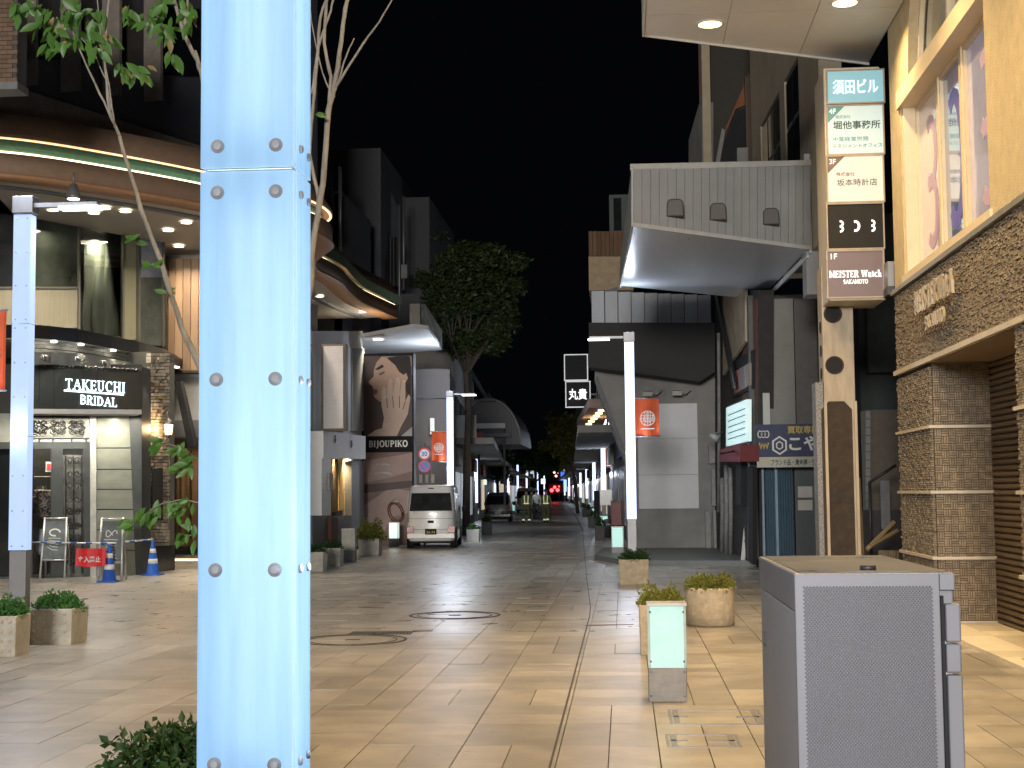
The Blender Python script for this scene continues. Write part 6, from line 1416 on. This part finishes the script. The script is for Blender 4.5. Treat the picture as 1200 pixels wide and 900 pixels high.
def cluster(px, py, n, sp=14, brown=0, a0=180, da=70, km=1):
    for _ in range(n): putleaf(px+RL.uniform(-sp,sp), py+RL.uniform(-sp*.7,sp*.7), a0+RL.uniform(-da,da), km*RL.uniform(.75,1.15), RL.random() < brown)
for a in ((32,8,8,14),(55,30,9,15),(75,22,9,16),(95,40,8,14),(70,45,7,14),(108,50,6,10),(28,2,5,10),(85,5,8,14),(50,8,7,12),(60,52,4,8),(118,38,3,6)): cluster(*a, brown=.03)
cluster(104, 22, 7, 12); cluster(118, 8, 5, 10); cluster(120,40,3,6,brown=.6)
for a in ((165,20,7,10),(150,8,5,8),(190,25,9,12),(198,38,6,10),(200,60,4,7),(215,5,8,12),(185,6,6,10),(228,20,6,10)): cluster(*a, brown=.12)
cluster(150, 80, 7, 10, brown=.3); cluster(165, 82, 6, 8, brown=.4); cluster(143, 76, 3, 5)
for x, y in ((155,282),(178,311),(192,343)): 
    for a in (60, 270, 290, 95): putleaf(x+RL.uniform(-5,5), y+RL.uniform(-2,2), a, .7)
for x, y, n in ((150,612,5),(165,603,6),(178,600,6),(190,590,7),(205,592,7),(213,600,5),(222,585,6)): cluster(x, y, n, 8, a0=215, da=50, km=.75)
for x, y, n in ((190,518,5),(212,522,6),(222,540,6),(218,548,5),(226,530,4)): cluster(x, y, n, 7, a0=230, da=60, km=.85)
for x, y, n in ((215,628,4),(224,630,4),(230,618,3)): cluster(x, y, n, 6, a0=230, da=60, km=.8)
cluster(368,136,3,3,a0=80,da=20,km=.6)
# ================================================================== people
def person(label, g, rot, pose, cloth, vest=True, helmet=None, bag=False):
    r = thing('person', label, 'person', (0,0,0)); me = bpy.data.meshes.new('body')
    J = {'pel':(0,0,.93),'wa':(0,0,1.08),'ch':(0,0,1.33),'nk':(0,.0,1.5),'hd':(0,.02,1.60),'ht':(0,.01,1.74),
         'lsh':(-.19,0,1.42),'lel':(-.26,.02,1.15),'lwr':(-.24,.12,.93),'lha':(-.24,.15,.85),'rsh':(.19,0,1.42),'rel':(.26,.02,1.15),'rwr':(.24,.12,.93),'rha':(.24,.15,.85),
         'lhp':(-.10,0,.9),'lkn':(-.11,.05,.5),'lan':(-.11,-.04,.09),'lto':(-.12,.13,.04),'rhp':(.10,0,.9),'rkn':(.11,.03,.5),'ran':(.11,.0,.09),'rto':(.12,.17,.04)}
    J.update(pose); k = list(J); E = [('pel','wa'),('wa','ch'),('ch','nk'),('nk','hd'),('hd','ht'),('ch','lsh'),('lsh','lel'),('lel','lwr'),('lwr','lha'),('ch','rsh'),('rsh','rel'),('rel','rwr'),('rwr','rha'),
         ('pel','lhp'),('lhp','lkn'),('lkn','lan'),('lan','lto'),('pel','rhp'),('rhp','rkn'),('rkn','ran'),('ran','rto')]
    RD = {'pel':.14,'wa':.135,'ch':.155,'nk':.055,'hd':.095,'ht':.07,'lsh':.075,'rsh':.075,'lel':.055,'rel':.055,'lwr':.038,'rwr':.038,'lha':.035,'rha':.035,'lhp':.10,'rhp':.10,'lkn':.075,'rkn':.075,'lan':.055,'ran':.055,'lto':.04,'rto':.04}
    me.from_pydata([J[q] for q in k], [(k.index(a), k.index(b)) for a, b in E], []); o = bpy.data.objects.new('body', me); COL.objects.link(o)
    md = o.modifiers.new('s', 'SKIN'); sk = me.skin_vertices[0].data
    for i, q in enumerate(k): sk[i].radius = (RD[q], RD[q]*(.75 if q in ('pel','wa','ch') else 1))
    sk[0].use_root = True; ss = o.modifiers.new('u', 'SUBSURF'); ss.levels = 1; ss.render_levels = 1
    m2 = bpy.data.meshes.new_from_object(o.evaluated_get(bpy.context.evaluated_depsgraph_get())); o.modifiers.clear(); o.data = m2
    for mm in cloth: m2.materials.append(mm)
    for p in m2.polygons:
        c = p.center; p.use_smooth = True
        p.material_index = 3 if c.z < .11 else (1 if c.z < .98 and abs(c.x) < .21 else (2 if c.z > 1.52 or (c.z < .93 and abs(c.x) > .2) else 0))
    o.parent = r
    new().lathe([(.10,1.66),(.115,1.70),(.10,1.78),(.05,1.82),(0,1.825)] if helmet else [(.085,1.62),(.105,1.68),(.09,1.76),(.03,1.79),(0,1.79)], (0,.0,0), 14).build('helmet' if helmet else 'hair', helmet or mat('dark_hair', (.015,.012,.01)), r)
    if vest:
        ref = glow('glowing_reflective_tape', (.85,.95,.6), .4)  # tape emits by itself, imitating lamplight thrown back
        for z in (1.02,): new().lathe([(.155,z),(.157,z+.05)], (0,0,0), 16).build('reflective_band', ref, r)
        for s in (-1, 1):
            new().tube([(s*.08,-.125,1.05),(s*.10,-.15,1.25),(s*.10,-.10,1.47)], .016, 4).build('reflective_strap', ref, r)
            a = J['lan' if s < 0 else 'ran']; new().lathe([(.07,a[2]+.05),(.07,a[2]+.12)], (a[0], a[1], 0), 12).build('ankle_band', ref, r)
    if bag: new().box(-.42, -.24, -.05, .2, .6, .9).build('held_bag', mat('dark_bag', (.03,.03,.03)), r, bevel=.03)
    r.location = g; r.rotation_euler = (0,0,rot); return r
m_hv = mat('high_visibility_olive', (.16,.17,.04), r=.7); m_tr = mat('olive_trousers', (.10,.11,.04), r=.8); m_skn = mat('skin', (.4,.25,.18)); m_sho = m_black; m_tsh = mat('white_shirt', (.5,.5,.5)); m_pan = mat('dark_trousers', (.05,.05,.055))
person('person in olive reflective vest with legs apart, nearer the parked car', G(617,613), .05, {'lkn':(-.14,.04,.5),'lan':(-.16,0,.09),'lto':(-.18,.15,.04),'rkn':(.13,.04,.5),'ran':(.15,.02,.09),'rto':(.17,.18,.04)}, [m_hv, m_tr, m_skn, m_sho], helmet=mat('dark_helmet', (.03,.03,.03)))
person('person in reflective vest carrying a dark bag beside the open road', G(640,613), -.1, {'lkn':(-.11,.12,.52),'lan':(-.11,.14,.10),'lto':(-.11,.3,.05),'ran':(.11,-.18,.12),'rto':(.11,-.04,.04)}, [m_hv, m_tr, m_skn, m_sho], helmet=mat('dark_helmet', (.03,.03,.03)), bag=True)
person('person in a white shirt walking between the two vested people', G(629,609), 3.0, {'lan':(-.1,.15,.09),'lto':(-.1,-.0,.04)}, [m_tsh, m_pan, m_skn, m_sho], vest=False)
person('person in dark clothes just behind the first vested walker', G(623.5,608), .2, {}, [m_pan, m_pan, m_skn, m_sho], vest=False)
# ================================================================== towers behind the arcade and far street
tw = thing('pale_tower_block', 'unlit grey tower block with slanted parapet walls behind the arcade canopy', 'building', (-10, 55, 0))
m_tw = mat('night_grey_concrete', (.08,.083,.09), r=.85, var=.12, sc=.4); m_tw2 = mat('night_pale_concrete', (.15,.157,.17), r=.85, var=.1, sc=.4)
def tower(x0, x1, yt, Y, dep, name, m, parent, base=6):
    a, b = P(x0, yt, Y), P(x1, yt, Y); return new().box(a.x, b.x, Y, Y+dep, base, a.z).build(name, m, parent)
tower(387, 446, 175, 60, 12, 'main_block', m_tw, tw); tower(372, 401, 225, 52, 6, 'side_block', m_tw, tw)
c1_, c2_ = P(401,226,52), P(423,250,56); sm('front_wall', m_tw2, tw, [V((c1_.x,c1_.y,6)), V((c2_.x,c2_.y,6)), c2_, c1_], (-.3,0,0))
c1_, c2_, c3_ = P(445,210,60.5), P(453,212,62), P(467,245,64); sm('front_wall', m_tw2, tw, [V((c1_.x,c1_.y,6)), V((c3_.x,c3_.y,6)), c3_, V((c2_.x,c2_.y,c3_.z+.8)), c2_, c1_], (-.3,0,0))
tower(453, 503, 232, 66, 10, 'rear_block', m_tw, tw); tower(440, 512, 345, 62, 3, 'lower_block', m_tw, tw)
for (x0, y0, x1, y1, Y) in ((384,244,392,290,51.5),(454,278,465,335,62)):
    w_ = bxp(x0, y0, x1, y1, Y, .3, 'window', m_glassd, tw)
    for k in range(1, 3): bxp(x0+(x1-x0)*k/3-.3, y0, x0+(x1-x0)*k/3+.3, y1, Y-.05, .04, 'window_bar', m_dsteel, w_)
for (px, y0, y1, Y) in ((399,200,300,51.6),(398,195,300,51.7),(468,240,400,62),(473,230,340,62),(388,190,240,55)):
    t = new(); t.tube([P(px,y1,Y), P(px,y0,Y)], .06, 6); t.build('riser_pipe', m_steel, tw)
bxp(470, 310, 477, 326, 61.8, .3, 'meter_box', m_conc, tw)
# far street fronts
def farfront(name, label, Y0, Y1, px0, px1, ztop, m, lights, seed, side):
    a, b = P(px0, 560, Y0), P(px1, 560, Y1); r = thing('shop_building', label, 'building', (a.x, Y0, 0)); s = -1 if side == 'L' else 1; R_ = random.Random(seed)
    A, B = V((a.x,a.y,0)), V((b.x,b.y,0)); dp = V((s*5,0,0))
    sm('mass', m, r, [A, B, B+V((0,0,ztop)), A+V((0,0,ztop))], dp)
    n = max(2, int((Y1-Y0)/5))
    for i in range(n):
        u0, u1 = (i+.12)/n, (i+.88)/n; p, q = A.lerp(B, u0)-V((s*.03,0,0)), A.lerp(B, u1)-V((s*.03,0,0))
        w_ = sm('shop_window', mat('hazy_shop_glass', (.03,.033,.036), r=.35) if R_.random() > lights else glow('dim_shop_light_%d' % R_.randrange(3), R_.choice([(1,.8,.5),(.8,.9,1),(1,.9,.75)]), R_.uniform(.15,.5)), r, [p+V((0,0,.5)), q+V((0,0,.5)), q+V((0,0,2.5)), p+V((0,0,2.5))], (-s*.04,0,0))
        for z in (4.2, 7): 
            if z+1.5 < ztop: sm('window', m_glassd, r, [p+V((0,0,z)), q+V((0,0,z)), q+V((0,0,z+1.4)), p+V((0,0,z+1.4))], (-s*.04,0,0))
        if i % 2 == 0: sm('fascia_board', R_.choice([m_offw, mat('brick_red_fascia', (.25,.06,.04)), m_navy, m_gc]), r, [p+V((0,0,2.8)), q+V((0,0,2.8)), q+V((0,0,3.5)), p+V((0,0,3.5))], (-s*.15,0,0))
        # end-on projecting sign
        if R_.random() < .6:
            c = A.lerp(B, (i+.05)/n); x0 = c.x-s*.9
            new().box(min(x0,c.x), max(x0,c.x), c.y, c.y+.12, 3.8, 3.8+R_.uniform(.6,1.6)).build('projecting_sign', R_.choice([glow('soft_white_sign', (.8,.9,1), .55), m_offw, mat('red_fascia', (.3,.05,.04)), m_gc]), r)
    new().slab([A+V((-s*1.6,0,3.6)), B+V((-s*1.6,0,3.6)), B+V((0,0,3.6)), A+V((0,0,3.6))], (0,0,.25)).build('awning', m_conc, r)
    return r
farfront('x', 'dark shop row with lit awning past the street tree trunk', 58, 84, 532, 556, 8, m_conc, .3, 1, 'L')
farfront('x', 'shop row behind the parked car with small signs', 85, 118, 553, 577, 9, m_tw, .6, 2, 'L')
farfront('x', 'brick fronted shop row farther past the parked car', 119, 160, 573, 592, 10, m_brick, .7, 3, 'L')
farfront('x', 'far dark shops at the left end of the street', 161, 260, 590, 622, 12, m_tw, .6, 4, 'L')
farfront('x', 'dim restaurant row behind the red cabinet', 48, 66, 735, 716, 6.2, m_concd, .35, 5, 'R')
farfront('x', 'shop row beyond the second lamp pillar', 67, 100, 716, 700, 9, m_concd, .5, 6, 'R')
farfront('x', 'narrow shops beside the yellow-lit tree', 101, 150, 700, 684, 10, m_tw, .5, 7, 'R')
farfront('x', 'last dark shops before the traffic lights', 151, 260, 684, 664, 12, m_concd, .5, 8, 'R')
# round roofed arcade end past the tree
ra = thing('round_roof_arcade', 'dark round roofed arcade with pale gutters behind the street tree', 'building', P(585,500,75))
t = new(); cc_ = P(572, 521, 75); R0 = 38*75/F
t.slab([cc_+V((R0*math.cos(a*PI/16), 0, R0*1.4*math.sin(a*PI/16))) for a in range(0, 13)]+[cc_+V((-R0,0,0))], (0,9,0)); t.build('vault', mat('dark_vault', (.06,.06,.065), r=.5), ra)
t = new(); t.tube([cc_+V((R0*math.cos(a*PI/16)*1.02, -.1, R0*1.42*math.sin(a*PI/16))) for a in range(0, 13)], .06, 6); t.build('vault_rib', m_conc, ra)
bxp(556, 496, 592, 502, 74.5, .4, 'gutter_beam', m_offw, ra); bxp(556, 508, 598, 512, 74.4, .3, 'gutter_beam', m_tw2, ra)
bxp(556, 468, 580, 470, 74.4, .3, 'gutter_beam', m_tw2, ra)
for x in (560, 590): bxp(x, 500, x+2, 596, 74.6, .3, 'pier', m_concd, ra)
# restaurant soffit with warm bulbs
rsf = thing('restaurant_canopy', 'small canopy with warm bulbs above the second lamp pillar', 'canopy', P(700,490,60))
za_ = P(686,498,60).z; new().slab([PZ(676,500,za_), PZ(706,500,za_), PZ(716,478,za_), PZ(690,478,za_)], (0,0,.3)).build('soffit', mat('pinkish_soffit', (.35,.25,.22)), rsf)
for k in range(6): p = PZ(690+k*3, 496-k*3.2, za_); t = new(); t.disc(p+V((0,0,-.06)), .12, XR, V((0,1,0)), (0,0,.05), 10); t.build('bulb', m_warm, rsf)
lamp(rsf, PZ(697,489,za_)+V((0,0,-.3)), WARM, 150, .5)
# red post cabinet, dark goods, traffic lights, blue sign
rb = thing('red_cabinet', 'dark red metal cabinet behind the glowing bollards', 'cabinet', G(723,640)); Yx = 52
rb.location = (P(723,600,Yx).x, Yx, 0); m_rc = mat('dark_red_paint', (.16,.02,.02), r=.45)
bxp(716, 588, 731, 616, Yx, .5, 'body', m_rc, rb, bevel=.02); bxp(715.5, 586.5, 731.5, 588, Yx-.03, .56, 'top', m_dsteel, rb); bxp(717, 590, 730, 600, Yx-.02, .019, 'door', m_rc, rb)
for x in (717.5, 727.5): bxp(x, 616, x+2, 632, Yx+.1, .3, 'leg', m_black, rb)
cr_ = thing('display_rack', 'dark display rack with clear panel standing beside the red cabinet', 'rack', (P(707,600,57).x, 57, 0))
bxp(703, 574, 717, 592, 57, .4, 'clear_case', mat('grey_case', (.14,.15,.16), r=.2), cr_)
for x in (703, 715.5): bxp(x, 592, x+1.3, 626, 57, .06, 'leg', m_dsteel, cr_)
bxp(696, 575, 703, 612, 58.5, .5, 'dark_box', m_black, cr_)
for k, (px, py) in enumerate(((706,622),(699,614),(694,607),(690,601),(712,630))):
    c = G(px, py); q = thing('stone_post', 'dark stone post number %s along the right walkway' % ('one two three four five'.split()[k]), 'post', c); q['label'] = ['dark stone post directly beside the second lamp pillar base','dark stone post before the third planter tub on the walkway','dark stone post short of the yellow-lit tree','small dark post at the yellow-lit tree foot','dark stone post close to the red cabinet legs'][k]
    new().lathe([(.14,0),(.14,.6),(.1,.66),(0,.67)], c, 14).build('shaft', m_concd, q); new().lathe([(.12,.42),(.142,.43),(.142,.5),(.12,.51)], c, 14).build('band', m_plgrey, q)
tl = thing('traffic_lights', 'cluster of red stop lights glowing at the far end of the street', 'traffic lights', P(650,575,240)); g_r = glow('red_stop_glow', (1,.03,.03), 9)
rdm = random.Random(1)
for (x, y, r_) in ((646.5,574.5,.30),(650,571,.24),(653.5,574.3,.28),(655,570,.12)):
    c = P(x, y, 240); b = new(); b.lathe([(0,-.2),(r_,-.1),(r_,.1),(0,.2)], c, 14, 'Y'); b.build('red_lamp', g_r, tl)
bxp(643, 567, 658, 577.5, 240.4, .3, 'housing', m_black, tl); lamp(tl, P(650,573,239), (1,.05,.05), 12, .5, kind='POINT')
for x in (645, 655): bxp(x, 577, x+.5, 589, 240.3, .2, 'pole', m_dsteel, tl)
ol = thing('amber_signal', 'three small amber lamps above the red lights down the street', 'signal', P(652,554,235))
for (x, y) in ((649.5,553.5),(653.5,553.4),(651.6,557.8)): c = P(x, y, 235); b = new(); b.lathe([(0,-.15),(.17,-.1),(.17,.1),(0,.15)], c, 12, 'Y'); b.build('amber_lamp', glow('amber_glow', (1,.42,.22), 6), ol)
bxp(648, 551.5, 655.5, 560, 235.4, .3, 'housing', m_black, ol)
bs_ = thing('blue_sign', 'small blue lit sign at the right far end of the street', 'sign', P(659,555,220)); bxp(657, 549, 661.5, 563, 220, .3, 'face', glow('blue_sign_glow', (.05,.2,1), .9), bs_); bxp(660.5, 562, 664, 576, 219, .3, 'lower_face', glow('pale_cyan_glow', (.5,.8,1), .9), bs_); bxp(658.7, 563, 659.5, 590, 220, .2, 'pole', m_dsteel, bs_)
for (x0, y0, x1, y1, Y, c, s_, lb) in ((634,561,639,567,180,(.85,.95,1),1.1,'white lit shop sign hanging between the far lamp pillars'),(565.5,562,570,568,100,(.75,1,.8),.8,'small green-white lit sign left of the dark car roof'),(582,560,586,567,130,(.7,.8,1),.5,'dim blue-white sign right above the dark parked car'),(569,547,572,558,110,(.9,.95,1),.5,'thin white lit sign under the round roof arcade'),(660.5,549,664,552,150,(.8,.85,1),.6,'tiny lit sign beside the pale far sign')):
    q = thing('lit_sign', lb, 'sign', P((x0+x1)/2, y1, Y)); bxp(x0, y0, x1, y1, Y, .2, 'face', glow('sign_glow_%d' % int(x0), c, s_), q); bxp(x0-.3, y0-.4, x1+.3, y0, Y, .22, 'top_rail', m_dsteel, q)
# added light pillar, unseen behind the viewer, to brighten the cabinet front
pb = pillar('light pillar added out of view behind the viewpoint to light the cabinet', 0, 0, loc=V((1.0,-3.5,0)), bolts=False, arm=False)
bpl = thing('added_lamp_gantry', 'slim steel gantry with two lamps added unseen behind the viewpoint', 'lamp', (1,-5,6)); [new().box(x-.3,x+.3,-5.3,-4.7,6.012,6.2).build('housing', m_steel, bpl) for x in (-2,2)]; new().tube([(-2,-5.2,6.1),(2,-5.2,6.1)], .04, 8).build('beam', m_steel, bpl); [new().tube([(x,-5.2,0),(x,-5.2,6.1)], .05, 8).build('post', m_steel, bpl) for x in (-2,2)]
for x in (-2, 2): downlight(bpl, V((x,-5,6)), power=120, col=(.93,.92,1), sp_=180)  # unseen gantry lamps, added to brighten the cabinet front
for (x, y, z, lb) in ((-6,-34,7.6,'added fill floodlight mast behind the viewpoint on the bridal shop side'),(-1.5,-38,7.2,'added fill floodlight mast behind the viewpoint on the watch shop side')):
    fm = thing('added_flood_mast', lb, 'floodlight', (x,y,0)); new().tube([(x,y,0),(x,y,z)], [.14,.08], 10).build('mast', m_steel, fm); new().box(x-.6,x+.6,y-.2,y+.05,z,z+.5).build('lamp_housing', m_steel, fm); new().box(x-.55,x+.55,y+.052,y+.07,z+.05,z+.45).build('lamp_glass', m_led, fm)
    lamp(fm, (x,y+.2,z+.25), (1,.95,.88), FLOOD, 2.6, kind='SPOT', d=(.0,1,.0), spot=100)  # unseen floodlights, added as even fill on the walls facing the camera
